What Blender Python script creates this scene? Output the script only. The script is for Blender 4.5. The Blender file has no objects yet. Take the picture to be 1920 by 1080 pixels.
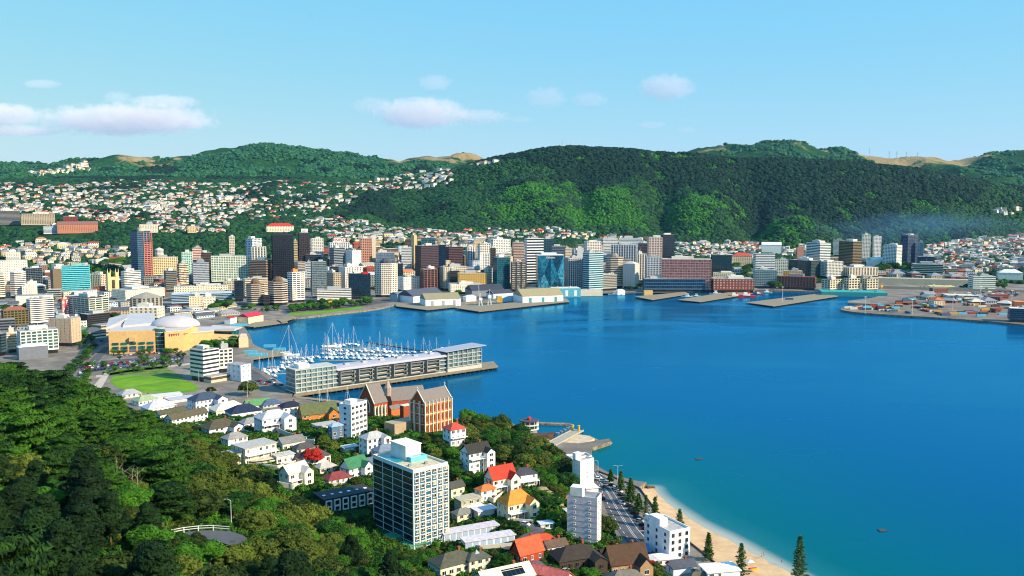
import bpy, bmesh, math, random
import numpy as np
from mathutils import Vector, Matrix, noise as mnoise
R = math.radians
scene = bpy.context.scene
COL = scene.collection
random.seed(7)
RNG = np.random.default_rng(11)

# ------------------------------------------------------------------ camera, sky, sun, exposure
CAM_H = 150.0; F = 1725.0; PITCH = R(5.3)
cam_data = bpy.data.cameras.new("camera"); cam = bpy.data.objects.new("camera", cam_data); COL.objects.link(cam)
cam.location = (0, 0, CAM_H); cam.rotation_euler = (R(90) - PITCH, 0, 0)
cam_data.sensor_width = 36.0; cam_data.lens = 36.0 * F / 1920.0
cam_data.clip_start = 1.0; cam_data.clip_end = 60000.0
scene.camera = cam
SUN_EL = R(31); SUN_AZ = math.atan2(0.84, -0.36)          # compass angle from +Y towards +X
SUN_DIR = Vector((math.sin(SUN_AZ) * math.cos(SUN_EL), math.cos(SUN_AZ) * math.cos(SUN_EL), math.sin(SUN_EL)))
sd = bpy.data.lights.new("sun", 'SUN'); sd.energy = 5.0; sd.angle = R(0.5); sd.color = (1.0, 0.85, 0.62)
sun = bpy.data.objects.new("sun", sd); COL.objects.link(sun)
sun.rotation_euler = SUN_DIR.to_track_quat('Z', 'Y').to_euler()
world = bpy.data.worlds.new("World"); scene.world = world; world.use_nodes = True
nt = world.node_tree; nt.nodes.clear()
sky = nt.nodes.new("ShaderNodeTexSky"); sky.sky_type = 'NISHITA'; sky.sun_disc = False
sky.sun_elevation = SUN_EL; sky.sun_rotation = SUN_AZ; sky.air_density = 1.0; sky.dust_density = 0.25; sky.ozone_density = 2.2
sky.altitude = 150
hs = nt.nodes.new("ShaderNodeHueSaturation"); hs.inputs['Saturation'].default_value = 1.12
bg = nt.nodes.new("ShaderNodeBackground"); bg.inputs['Strength'].default_value = 0.107
wo = nt.nodes.new("ShaderNodeOutputWorld")
nt.links.new(sky.outputs[0], hs.inputs['Color']); sep = nt.nodes.new('ShaderNodeSeparateColor'); com = nt.nodes.new('ShaderNodeCombineColor'); nt.links.new(hs.outputs[0], sep.inputs[0])
for ch, (gam, gain) in enumerate(((0.66, 1.05), (0.25, 3.0), (-0.17, 7.75))):      # softer, paler horizon than the raw model gives
    pw = nt.nodes.new('ShaderNodeMath'); pw.operation = 'POWER'; pw.inputs[1].default_value = gam; ml = nt.nodes.new('ShaderNodeMath'); ml.operation = 'MULTIPLY'; ml.inputs[1].default_value = gain
    nt.links.new(sep.outputs[ch], pw.inputs[0]); nt.links.new(pw.outputs[0], ml.inputs[0]); nt.links.new(ml.outputs[0], com.inputs[ch])
nt.links.new(com.outputs[0], bg.inputs[0]); nt.links.new(bg.outputs[0], wo.inputs[0])
scene.view_settings.view_transform = 'Standard'; scene.view_settings.look = 'None'
scene.view_settings.exposure = 0.6; scene.view_settings.gamma = 1.0
scene.render.engine = 'CYCLES'
cy = scene.cycles
cy.max_bounces = 10; cy.diffuse_bounces = 2; cy.glossy_bounces = 3; cy.transmission_bounces = 3; cy.volume_bounces = 6; cy.transparent_max_bounces = 8
cy.use_denoising = True; cy.use_adaptive_sampling = True; cy.adaptive_threshold = 0.015
cy.filter_width = 1.1; cy.sample_clamp_indirect = 4.0; cy.caustics_reflective = False; cy.caustics_refractive = False

# ------------------------------------------------------------------ materials
def srgb(h):
    if isinstance(h, str):
        c = [int(h[i:i + 2], 16) / 255 for i in (0, 2, 4)]
    else:
        c = [v / 255 for v in h]
    return tuple(v / 12.92 if v <= 0.04045 else ((v + 0.055) / 1.055) ** 2.4 for v in c)
_mats = {}
def mat(kind, col, rough=0.75, var=0.12, scale=0.35, metal=0.0, spec=0.4, bump=0.0):
    """plain surface with a little uneven wear; col is an sRGB hex of the base colour"""
    key = (kind, col, rough, var, scale, metal, spec, bump)
    if key in _mats: return _mats[key]
    m = bpy.data.materials.new(kind); m.use_nodes = True
    t = m.node_tree; b = t.nodes['Principled BSDF']
    b.inputs['Roughness'].default_value = rough; b.inputs['Metallic'].default_value = metal
    b.inputs['Specular IOR Level'].default_value = spec
    c = srgb(col) if isinstance(col, str) else col
    tc = t.nodes.new('ShaderNodeTexCoord'); nz = t.nodes.new('ShaderNodeTexNoise')
    nz.inputs['Scale'].default_value = scale; nz.inputs['Detail'].default_value = 5; nz.inputs['Roughness'].default_value = 0.65
    t.links.new(tc.outputs['Object'], nz.inputs['Vector'])
    mp = t.nodes.new('ShaderNodeMapRange'); mp.inputs[1].default_value = 0.3; mp.inputs[2].default_value = 0.7
    mp.inputs[3].default_value = 1 - var; mp.inputs[4].default_value = 1 + var
    t.links.new(nz.outputs[0], mp.inputs[0])
    mx = t.nodes.new('ShaderNodeVectorMath'); mx.operation = 'SCALE'; mx.inputs[0].default_value = c
    t.links.new(mp.outputs[0], mx.inputs['Scale']); t.links.new(mx.outputs[0], b.inputs['Base Color'])
    if bump:
        bp = t.nodes.new('ShaderNodeBump'); bp.inputs['Strength'].default_value = 0.6; bp.inputs['Distance'].default_value = bump
        t.links.new(nz.outputs[0], bp.inputs['Height']); t.links.new(bp.outputs[0], b.inputs['Normal'])
    _mats[key] = m
    return m
def wallm(c): return mat('wall_paint', c, 0.85, 0.13, 0.35)
def roofm(c): return mat('roofing', c, 0.7, 0.26, 0.7, spec=0.2)
def glassm(c, rough=0.12):
    """window glass seen from outside: dark interior with uneven blinds and a glossy face"""
    key = ('glass', c, rough)
    if key in _mats: return _mats[key]
    m = bpy.data.materials.new('window_glass'); m.use_nodes = True
    t = m.node_tree; b = t.nodes['Principled BSDF']; b.inputs['Roughness'].default_value = rough; b.inputs['Specular IOR Level'].default_value = 0.7
    tc = t.nodes.new('ShaderNodeTexCoord'); vm = t.nodes.new('ShaderNodeVectorMath'); vm.operation = 'SNAP'
    vm.inputs[1].default_value = (2.6, 2.6, 3.1)
    t.links.new(tc.outputs['Object'], vm.inputs[0])
    wn = t.nodes.new('ShaderNodeTexWhiteNoise'); t.links.new(vm.outputs[0], wn.inputs['Vector'])
    mp = t.nodes.new('ShaderNodeMapRange'); mp.inputs[1].default_value = 0.0; mp.inputs[2].default_value = 1.0; mp.inputs[3].default_value = 0.55; mp.inputs[4].default_value = 1.7
    t.links.new(wn.outputs['Value'], mp.inputs[0])
    mx = t.nodes.new('ShaderNodeVectorMath'); mx.operation = 'SCALE'; mx.inputs[0].default_value = srgb(c)
    t.links.new(mp.outputs[0], mx.inputs['Scale']); t.links.new(mx.outputs[0], b.inputs['Base Color'])
    _mats[key] = m
    return m

# ------------------------------------------------------------------ mesh building
class MB:
    def __init__(s): s.v = []; s.f = []; s.mi = []
    def box(s, x0, x1, y0, y1, z0, z1, M=None, mi=0):
        n = len(s.v)
        vs = [(x0,y0,z0),(x1,y0,z0),(x1,y1,z0),(x0,y1,z0),(x0,y0,z1),(x1,y0,z1),(x1,y1,z1),(x0,y1,z1)]
        if M is not None: vs = [tuple(M @ Vector(v)) for v in vs]
        s.v += vs
        s.f += [(n,n+3,n+2,n+1),(n+4,n+5,n+6,n+7),(n,n+1,n+5,n+4),(n+1,n+2,n+6,n+5),(n+2,n+3,n+7,n+6),(n+3,n,n+4,n+7)]
        s.mi += [mi] * 6; return s
    def poly(s, pts, mi=0):
        n = len(s.v); s.v += [tuple(p) for p in pts]; s.f.append(tuple(range(n, n + len(pts)))); s.mi.append(mi); return s
    def prism(s, pts, z0, z1, mi=0, top=1.0, mt=None):
        """vertical prism over a counter-clockwise outline; top scales the upper outline towards its centre"""
        n = len(s.v); k = len(pts); cx = sum(p[0] for p in pts) / k; cy_ = sum(p[1] for p in pts) / k
        s.v += [(p[0], p[1], z0) for p in pts] + [(cx + (p[0] - cx) * top, cy_ + (p[1] - cy_) * top, z1) for p in pts]
        for i in range(k):
            j = (i + 1) % k; s.f.append((n + i, n + j, n + k + j, n + k + i)); s.mi.append(mi)
        s.f.append(tuple(range(n + k, n + 2 * k))); s.mi.append(mi if mt is None else mt)
        s.f.append(tuple(reversed(range(n, n + k)))); s.mi.append(mi); return s
    def tube(s, a, b, r, r2=None, n=6, mi=0):
        a = Vector(a); b = Vector(b); r2 = r if r2 is None else r2
        d = (b - a).normalized(); u = d.orthogonal().normalized(); w = d.cross(u); k = len(s.v)
        for q, rr in ((a, r), (b, r2)):
            for i in range(n):
                t = 2 * math.pi * i / n; s.v.append(tuple(q + u * math.cos(t) * rr + w * math.sin(t) * rr))
        for i in range(n):
            j = (i + 1) % n; s.f.append((k + i, k + j, k + n + j, k + n + i)); s.mi.append(mi)
        s.f.append(tuple(reversed(range(k, k + n)))); s.f.append(tuple(range(k + n, k + 2 * n))); s.mi += [mi, mi]; return s
    def loft(s, rings, mi=0, cap=True):
        k = len(rings[0]); n = len(s.v)
        for r_ in rings: s.v += [tuple(p) for p in r_]
        for a in range(len(rings) - 1):
            for i in range(k):
                j = (i + 1) % k; s.f.append((n + a*k + i, n + a*k + j, n + (a+1)*k + j, n + (a+1)*k + i)); s.mi.append(mi)
        if cap:
            s.f.append(tuple(reversed(range(n, n + k)))); s.f.append(tuple(range(n + (len(rings)-1)*k, n + len(rings)*k))); s.mi += [mi, mi]
        return s
    def build(s, name, mats, parent=None, smooth=False):
        me = bpy.data.meshes.new(name); me.from_pydata(s.v, [], s.f)
        if not isinstance(mats, (list, tuple)): mats = [mats]
        for m in mats: me.materials.append(m)
        if len(mats) > 1: me.polygons.foreach_set('material_index', s.mi)
        if smooth: me.polygons.foreach_set('use_smooth', [True] * len(me.polygons))
        me.update(); o = bpy.data.objects.new(name, me); COL.objects.link(o)
        if parent is not None: o.parent = parent
        return o
def npmesh(name, V, Fq, mats, smooth=False, mi=None):
    """numpy quads/tris -> mesh data"""
    me = bpy.data.meshes.new(name); V = np.asarray(V, dtype=np.float32); Fq = np.asarray(Fq, dtype=np.int32); k = Fq.shape[1]
    me.vertices.add(len(V)); me.vertices.foreach_set('co', V.ravel())
    me.loops.add(Fq.size); me.loops.foreach_set('vertex_index', Fq.ravel())
    me.polygons.add(len(Fq)); me.polygons.foreach_set('loop_start', np.arange(0, Fq.size, k, dtype=np.int32))
    if mi is not None: me.polygons.foreach_set('material_index', np.asarray(mi, dtype=np.int32))
    for m in (mats if isinstance(mats, (list, tuple)) else [mats]): me.materials.append(m)
    me.update(calc_edges=True); me.validate()
    me.polygons.foreach_set('use_smooth', np.full(len(Fq), smooth))
    return me
def tag(o, label=None, cat=None, group=None, kind=None):
    if label: o['label'] = label
    if cat: o['category'] = cat
    if group: o['group'] = group
    if kind: o['kind'] = kind
    return o
def empty(name, loc, rz=0.0, label=None, cat=None, group=None):
    o = bpy.data.objects.new(name, None); COL.objects.link(o); o.location = loc; o.rotation_euler = (0, 0, rz); o.empty_display_size = 1
    return tag(o, label, cat, group)
def dup(root, loc, rz=0.0, scale=None, label=None, group=None, recolour=None):
    kids = list(root.children)
    r = root.copy(); COL.objects.link(r); r.location = loc; r.rotation_euler = (root.rotation_euler[0], root.rotation_euler[1], rz)
    if scale is not None: r.scale = scale if hasattr(scale, '__len__') else (scale,) * 3
    if label: r['label'] = label
    if group: r['group'] = group
    for ch in kids:
        c = ch.copy(); COL.objects.link(c); c.parent = r
        for g in ch.children:
            d = g.copy(); COL.objects.link(d); d.parent = c
    return r
def set_mat(o, slot, m):
    o.material_slots[slot].link = 'OBJECT'; o.material_slots[slot].material = m

# ------------------------------------------------------------------ pixel <-> world (1920 x 1080 pixels of the photograph)
SP, CP = math.sin(PITCH), math.cos(PITCH)
def ray(px, py):
    u = (px - 960) / F; w = (py - 540) / F
    return Vector((u, CP - w * SP, -(SP + w * CP)))      # y forward, per unit camera depth
def at_z(px, py, z):
    d = ray(px, py); t = (z - CAM_H) / d.z
    return Vector((d.x * t, d.y * t, z))
def at_y(px, py, y):
    d = ray(px, py); t = y / d.y
    return Vector((d.x * t, y, CAM_H + d.z * t))
def proj(p):
    zc = p[1] * CP + (CAM_H - p[2]) * SP; yc = (CAM_H - p[2]) * CP - p[1] * SP
    return 960 + F * p[0] / zc, 540 + F * yc / zc, zc
def z_at(py, y): return at_y(960, py, y).z

# ------------------------------------------------------------------ terrain height
def _hash(ix, iy, s):
    h = (ix * 374761393 + iy * 668265263 + s * 982451653) & 0x7fffffff
    h = ((h ^ (h >> 13)) * 1274126177) & 0x7fffffff
    return ((h ^ (h >> 16)) & 0xffff) / 65535.0
def vnoise(x, y, s=0):
    ix = np.floor(x).astype(np.int64); iy = np.floor(y).astype(np.int64); fx = x - ix; fy = y - iy
    fx = fx * fx * (3 - 2 * fx); fy = fy * fy * (3 - 2 * fy)
    a = _hash(ix, iy, s); b = _hash(ix + 1, iy, s); c = _hash(ix, iy + 1, s); d = _hash(ix + 1, iy + 1, s)
    return (a * (1 - fx) + b * fx) * (1 - fy) + (c * (1 - fx) + d * fx) * fy
def fbm(x, y, o=4, s=0):
    r = 0; a = 0.5
    for k in range(o): r = r + a * (vnoise(x * 2**k, y * 2**k, s + k) - 0.5) * 2; a *= 0.5
    return r
GX = np.array([-900, -400, 0, 200, 400, 600, 800, 1000, 1150, 1300, 1600, 2400, 3200], float)
def zr(y, pys): return [z_at(p, y) for p in pys]
NEAR = [
 (0,   [85,85,85,85,80,75,70,65,60,50,40,30,20]),
 (100, [80,80,80,78,70,62,52,42,34,20,5,-5,-8]),
 (180, [76,76,76,72,62,50,40,28,18,5,-6,-8,-8]),
 (260, [74,74,72,66,54,40,25,15,8,2.5,-6,-8,-8]),
 (330, [72,72,70,61,43,27,12,13,6,2,-6,-8,-8]),
 (380, [70,72,69,56,30,18,11,15,6,1,-6,-8,-8]),
 (430, [66,70,65,47,25,21,18,19,2,-1,-8,-8,-8]),
 (480, [58,64,56,33,19,21,24,17,0,-6,-8,-8,-8]),
 (540, [46,50,36,16,11,14,22,8,-6,-8,-8,-8,-8]),
 (600, [18,18,12,6,5,8,6,-6,-8,-8,-8,-8,-8]),
 (680, [1,1,1,1,0,-2,-6,-8,-8,-8,-8,-8,-8]),
 (800, [0]*5 + [-8]*8),
 (1300,[0]*13),
 (1560,[3,3,3,2,1,0,-2,-3,-4,-5,-5,-5,-5])]
FX = np.array([-900,-300,0,150,300,450,600,750,900,1050,1200,1350,1500,1650,1800,1920,2300,3000], float)
FAR = [
 (1700, [34,34,30,26,20,14,12,10,8,6,5,4,3,3,3,3,3,3]),
 (2000, zr(2000,[462,460,456,452,450,450,448,450,452,463,478,495,500,503,503,503,503,503])),
 (2300, zr(2300,[428,425,421,418,418,422,426,430,430,446,458,470,484,487,487,487,487,487])),
 (2600, zr(2600,[398,395,392,392,393,396,402,408,406,412,432,444,452,462,466,468,465,465])),
 (2950, zr(2950,[368,365,364,364,364,366,374,372,356,345,355,364,372,382,405,432,445,445])),
 (3300, zr(3300,[350,348,345,344,343,344,350,344,306,276,286,297,303,312,332,358,384,440])),
 (3600, zr(3600,[345,343,340,338,337,338,342,352,330,300,310,322,325,330,350,370,385,430])),
 (4100, zr(4100,[336,336,334,332,328,326,326,328,328,326,326,324,320,335,340,345,350,380]))]
FARX = np.array([-900,-300,0,60,110,170,220,280,330,360,400,440,490,560,640,700,760,830,880,910,960,1000,1060,1200,1300,1350,1410,1490,1560,1620,1700,1760,1800,1850,1920,2300,3000], float)
SKYL = [330,318,309,307,310,298,295,300,297,295,286,280,274,280,292,299,303,293,291,294,292,284,290,300,285,277,272,270,279,292,297,301,298,293,284,274,280]
CX = np.unique(np.concatenate([GX, FX, FARX]))
ROWS = [(y, np.interp(CX, GX, z)) for y, z in NEAR] + [(y, np.interp(CX, FX, z)) for y, z in FAR]
ROWS += [(5200, np.interp(CX, FARX, zr(5200, SKYL))), (6200, np.interp(CX, FARX, zr(6200, [p + 22 for p in SKYL]))), (9000, np.interp(CX, FARX, zr(9000, [p + 55 for p in SKYL])))]
RY = np.array([r[0] for r in ROWS], float)
CXU = np.arange(-900, 3001, 25.0)
TAB = np.array([np.interp(CXU, CX, r[1]) for r in ROWS])
_k = np.array([1, 2, 3, 2, 1]) / 9.0
_p = np.pad(TAB[:-3], ((0, 0), (2, 2)), mode='edge'); TAB[:-3] = sum(_k[i] * _p[:, i:i + TAB.shape[1]] for i in range(5))
RYU = np.concatenate([np.arange(0, 1500, 10.0), np.arange(1500, 9001, 25.0)])
def _pchip(ys, t, q):
    h = np.diff(ys); d = np.diff(t, axis=0) / h[:, None]; m = np.zeros_like(t)
    for i in range(1, len(ys) - 1):
        s = d[i - 1] * d[i] > 0; w1 = 2 * h[i] + h[i - 1]; w2 = h[i] + 2 * h[i - 1]
        with np.errstate(divide='ignore', invalid='ignore'):
            m[i] = np.where(s, (w1 + w2) / (w1 / d[i - 1] + w2 / d[i]), 0)
    m[0] = d[0]; m[-1] = d[-1]; idx = np.clip(np.searchsorted(ys, q, side='right') - 1, 0, len(ys) - 2)
    u = (q - ys[idx]) / h[idx]; H = h[idx]; u = u[:, None]; H = H[:, None]
    return (2*u**3-3*u**2+1)*t[idx] + (u**3-2*u**2+u)*H*m[idx] + (-2*u**3+3*u**2)*t[idx+1] + (u**3-u**2)*H*m[idx+1]
TABU = _pchip(RY, TAB, RYU)
_ro = [at_z(px, py, 2.3) for px, py in [(1224,1090),(1178,1022),(1148,985),(1131,950),(1122,925),(1112,905),(1100,880),(1085,868),(1060,858)]]
RO_Y = np.array([p.y for p in _ro]); RO_P = np.array([960 + F * p.x / (p.y * CP + 8) for p in _ro])
def gauss(px, y, cx, cy_, sx, sy): return np.exp(-((px - cx) / sx) ** 2 - ((y - cy_) / sy) ** 2)
SPURS = [(1010, 2700, 75, 230, 30), (1160, 2680, 75, 230, 36), (1320, 2680, 70, 200, 34), (1500, 2600, 70, 160, 34), (1240, 2760, 30, 260, -28), (1090, 2780, 26, 240, -22),
         (1410, 2760, 34, 300, -26), (1620, 2700, 60, 250, -12), (1800, 2750, 80, 200, 12), (880, 2750, 60, 250, 14), (760, 2700, 50, 250, -12)]
def ground(x, y):
    x = np.asarray(x, float); y = np.asarray(y, float)
    zc = np.maximum(y * CP + 8, 70.0); px = 960 + F * x / zc
    yy = np.clip(y, 0, 8990)
    iy = np.where(yy < 1490, yy / 10.0, 149 + (yy - 1490) / 10.0)
    iy = np.where(yy >= 1500, 150 + (yy - 1500) / 25.0, yy / 10.0)
    ia = np.clip(np.floor(iy).astype(int), 0, len(RYU) - 2); fy = (yy - RYU[ia]) / (RYU[ia + 1] - RYU[ia])
    ix = np.clip((px + 900) / 25.0, 0, len(CXU) - 1.001); ib = np.floor(ix).astype(int); fx = ix - ib
    z = (TABU[ia, ib] * (1 - fx) + TABU[ia, ib + 1] * fx) * (1 - fy) + (TABU[ia + 1, ib] * (1 - fx) + TABU[ia + 1, ib + 1] * fx) * fy
    for cx, c2, sx, sy, a in SPURS: z = z + 1.7 * a * gauss(px, yy, cx, c2, sx, sy)
    far = np.clip((yy - 1900) / 700, 0, 1)
    rid = 1 - np.abs(fbm(x / 260.0, yy / 800.0, 4, 5)) * 2.6
    far = far * np.where(yy < 3700, np.clip((3260 - yy) / 450, 0.12, 1), .5)
    z = z + far * (rid - 0.5) * np.clip((yy - 1900) / 90, 0, 30) * 2.1 + far * fbm(x / 90.0, yy / 120.0, 3, 9) * 6
    farr = np.clip((yy - 3700) / 600, 0, 1) * np.clip((5150 - yy) / 200, 0, 1)
    z = z - farr * np.abs(fbm(x / 260.0, yy / 1500.0, 4, 15)) * 60
    near = np.clip((640 - yy) / 80, 0, 1)
    z = z + near * fbm(x / 35.0, yy / 35.0, 3, 3) * 1.5 * np.clip(z / 10, 0, 1)
    cut = np.clip((px - (np.interp(yy, RO_Y, RO_P) - 26)) / 24, 0, 1) * np.clip((yy - 290) / 30, 0, 1) * np.clip((570 - yy) / 40, 0, 1)
    z = z * (1 - cut) - 2 * cut
    return z
def gz(x, y): return max(float(ground(x, y)), SLAB)
SLAB = 2.3
_T = np.concatenate([np.arange(120, 1600, 1.5), np.arange(1600, 6000, 6.0)])
def hit(px, py):
    """the ground point seen at a pixel"""
    d = ray(px, py); t = _T; x = d.x * t; y = d.y * t; z = CAM_H + d.z * t
    g = np.maximum(ground(x, y), SLAB); b = np.nonzero(z <= g)[0]
    if len(b) == 0: return at_z(px, py, SLAB)
    i = b[0]; return Vector((x[i], y[i], g[i]))
# ------------------------------------------------------------------ land: near hill, city flat, far hills
WATERLINE = [(2300,650),(2100,632),(1920,612),(1850,605),(1750,598),(1650,592),(1600,588),(1577,584),(1576,580),(1592,577),(1640,578),(1664,576),
 (1640,573),(1589,571),(1590,567),(1640,560),(1666,552),(1560,551),(1530,549),
 (1465,547),(1415,546),(1385,552),(1330,547),(1290,545),(1165,550),(1120,552),(1065,554),(1056,557),(960,565),(858,572),(800,578),(740,574),(715,580),(690,584),(655,588),(620,592),(575,597),(530,601),
 (470,606),(455,612),(462,622),(470,634),(474,648),(486,655),(500,660),(476,668),(474,690),(500,704),(540,730),(556,738),(545,748),(600,760),(660,775),(700,800)]
COAST2 = [(940,790),(985,812),(1010,822),(1040,835),(1085,838),(1142,829),(1146,834),(1110,846),(1108,862),(1118,880),(1140,893),(1165,902),(1190,909),(1212,912)]
BEACH = [(1226,915),(1240,933),(1268,955),(1300,977),(1340,998),(1380,1019),(1430,1046),(1470,1068),(1510,1088),(1560,1112),(1640,1150),(1760,1205)]
PROM = [(1196,915),(1206,926),(1218,942),(1232,962),(1250,982),(1275,1005),(1300,1024),(1330,1048),(1362,1075),(1400,1102),(1450,1140),(1520,1190),(1600,1250)]
wl = [at_z(px, py, 0) for px, py in WATERLINE] + [at_z(700, 800, 0) * 1.0] + [at_z(880, 790, 0)] + [at_z(px, py, 0) for px, py in COAST2]
prom = [at_z(px, py, 2.3) for px, py in PROM]
beachw = [at_z(px, py, 0) for px, py in BEACH]
land = [(p.x, p.y) for p in wl] + [(p.x, p.y) for p in prom] + [(330, 60), (330, -150), (-900, -150), (-2600, 1000), (-4200, 3000), (5200, 3000), (2600, 1700)]
land = [land[0]] + land[1:]
def noisy_mat(name, stops, scale, rough=0.85, extra=None, bump=0.0, coord='Object', detail=8, distort=0.0, vary=None):
    m = bpy.data.materials.new(name); m.use_nodes = True; t = m.node_tree; b = t.nodes['Principled BSDF']; b.inputs['Roughness'].default_value = rough; b.inputs['Specular IOR Level'].default_value = 0.2
    tc = t.nodes.new('ShaderNodeTexCoord'); nz = t.nodes.new('ShaderNodeTexNoise'); nz.inputs['Scale'].default_value = scale; nz.inputs['Detail'].default_value = detail; nz.inputs['Roughness'].default_value = 0.7; nz.inputs['Distortion'].default_value = distort
    t.links.new(tc.outputs[coord], nz.inputs['Vector']); cr = t.nodes.new('ShaderNodeValToRGB'); e = cr.color_ramp.elements
    while len(e) < len(stops): e.new(0.5)
    for i, (p, c) in enumerate(stops): e[i].position = p; e[i].color = (*(srgb(c) if isinstance(c, str) else c), 1)
    t.links.new(nz.outputs[0], cr.inputs[0]); t.links.new(cr.outputs[0], b.inputs['Base Color'])
    if bump:
        bp = t.nodes.new('ShaderNodeBump'); bp.inputs['Distance'].default_value = bump; t.links.new(nz.outputs[0], bp.inputs['Height']); t.links.new(bp.outputs[0], b.inputs['Normal'])
    return m
M_ground = noisy_mat('city_paving', [(0.3, '5e574f'), (0.5, '7c7268'), (0.7, 'a0947f')], 0.03)
M_rock = noisy_mat('seawall_rock', [(0.3, '4a423a'), (0.5, '857866'), (0.72, 'b3a58e')], 0.4, bump=1.0)
def flat_poly(name, pts, z, m, kind='structure', depth=0.0, side=None):
    bm = bmesh.new(); vs = [bm.verts.new((p[0], p[1], z)) for p in pts]; f = bm.faces.new(vs); bm.normal_update()
    if f.normal.z < 0: f.normal_flip()
    if depth:
        n = len(vs); lo = [bm.verts.new((p[0], p[1], z - depth)) for p in pts]
        for i in range(n):
            j = (i + 1) % n; ff = bm.faces.new((vs[i], lo[i], lo[j], vs[j])); ff.material_index = 1 if side else 0
    bmesh.ops.triangulate(bm, faces=[f]); bmesh.ops.recalc_face_normals(bm, faces=[x for x in bm.faces if len(x.verts) == 4])
    me = bpy.data.meshes.new(name); bm.to_mesh(me); bm.free(); me.materials.append(m)
    if side: me.materials.append(side)
    o = bpy.data.objects.new(name, me); COL.objects.link(o)
    if kind: o['kind'] = kind
    return o
flat_poly('city_ground', land, SLAB, M_ground, depth=4.5, side=M_rock)

# hills: soil and low scrub; woods are scattered on top further down
M_hill = bpy.data.materials.new('hill_scrub'); M_hill.use_nodes = True
t = M_hill.node_tree; b = t.nodes['Principled BSDF']; b.inputs['Roughness'].default_value = 0.95; b.inputs['Specular IOR Level'].default_value = 0.1
tc = t.nodes.new('ShaderNodeTexCoord'); n1 = t.nodes.new('ShaderNodeTexNoise'); n1.inputs['Scale'].default_value = 0.02; n1.inputs['Detail'].default_value = 10; n1.inputs['Roughness'].default_value = 0.75
t.links.new(tc.outputs['Object'], n1.inputs['Vector']); cr = t.nodes.new('ShaderNodeValToRGB'); e = cr.color_ramp.elements
for i, (p, c) in enumerate([(0.35, '123018'), (0.55, '224a20'), (0.7, '3a6628')]):
    if i > 1: e.new(p)
    e[i].position = p; e[i].color = (*srgb(c), 1)
t.links.new(n1.outputs[0], cr.inputs[0])
at = t.nodes.new('ShaderNodeAttribute'); at.attribute_name = 'dry'
mxn = t.nodes.new('ShaderNodeMix'); mxn.data_type = 'RGBA'; mxn.inputs[7].default_value = (*srgb('978258'), 1)
n3 = t.nodes.new('ShaderNodeTexNoise'); n3.inputs['Scale'].default_value = 0.008; n3.inputs['Detail'].default_value = 8; n3.inputs['Roughness'].default_value = 0.7; t.links.new(tc.outputs['Object'], n3.inputs['Vector'])
ma = t.nodes.new('ShaderNodeMath'); ma.operation = 'ADD'; t.links.new(at.outputs['Fac'], ma.inputs[0]); t.links.new(n3.outputs[0], ma.inputs[1])
mr = t.nodes.new('ShaderNodeMapRange'); mr.inputs[1].default_value = 0.98; mr.inputs[2].default_value = 1.08; t.links.new(ma.outputs[0], mr.inputs[0])
t.links.new(mr.outputs[0], mxn.inputs[0]); t.links.new(cr.outputs[0], mxn.inputs[6]); t.links.new(mxn.outputs[2], b.inputs['Base Color'])
bp = t.nodes.new('ShaderNodeBump'); bp.inputs['Distance'].default_value = 14; bp.inputs['Strength'].default_value = 0.8
n2 = t.nodes.new('ShaderNodeTexNoise'); n2.inputs['Scale'].default_value = 0.05; n2.inputs['Detail'].default_value = 6; t.links.new(tc.outputs['Object'], n2.inputs['Vector'])
t.links.new(n2.outputs[0], bp.inputs['Height']); t.links.new(bp.outputs[0], b.inputs['Normal'])
def fan(name, ys, pxs, m, dry=False):
    Y, PX = np.meshgrid(ys, pxs, indexing='ij'); zc = np.maximum(Y * CP + 8, 70.0); X = (PX - 960) / F * zc
    Z = ground(X, Y); V = np.stack([X, Y, Z], -1).reshape(-1, 3); a, c = Y.shape
    i = np.arange(a - 1)[:, None] * c + np.arange(c - 1)[None, :]; Q = np.stack([i, i + 1, i + c + 1, i + c], -1).reshape(-1, 4)
    me = npmesh(name, V, Q, m, smooth=True)
    at = me.attributes.new('dry', 'FLOAT', 'POINT')
    d = np.zeros(len(V))
    if dry:
        y_ = V[:, 1]; p_ = 960 + F * V[:, 0] / (y_ * CP + 8); sk = np.interp(p_, FARX, zr(5200, SKYL))
        w = np.interp(p_, [-300, 180, 230, 330, 370, 690, 730, 900, 1010, 1080, 1300, 1560, 1620, 1800, 1860, 2300], [.1, .1, .55, .55, .12, .1, .6, .58, .56, .2, .42, .5, .64, .64, .45, .35])
        d = w * np.clip(1.15 - np.abs(y_ - 5150) / 900, 0, 1); d = d + np.where((y_ < 3700), 0, 0)
    at.data.foreach_set('value', d.astype(np.float32))
    o = bpy.data.objects.new(name, me); COL.objects.link(o); o['kind'] = 'structure'; return o
fan('near_hill', np.arange(-150, 702, 6.0), np.arange(-900, 1500, 12.0), M_hill)
fan('far_hills', np.concatenate([np.arange(1590, 3700, 18.0), np.arange(3700, 6300, 40.0), [7000, 9000]]), np.arange(-700, 2700, 9.0), M_hill, dry=True)

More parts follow.
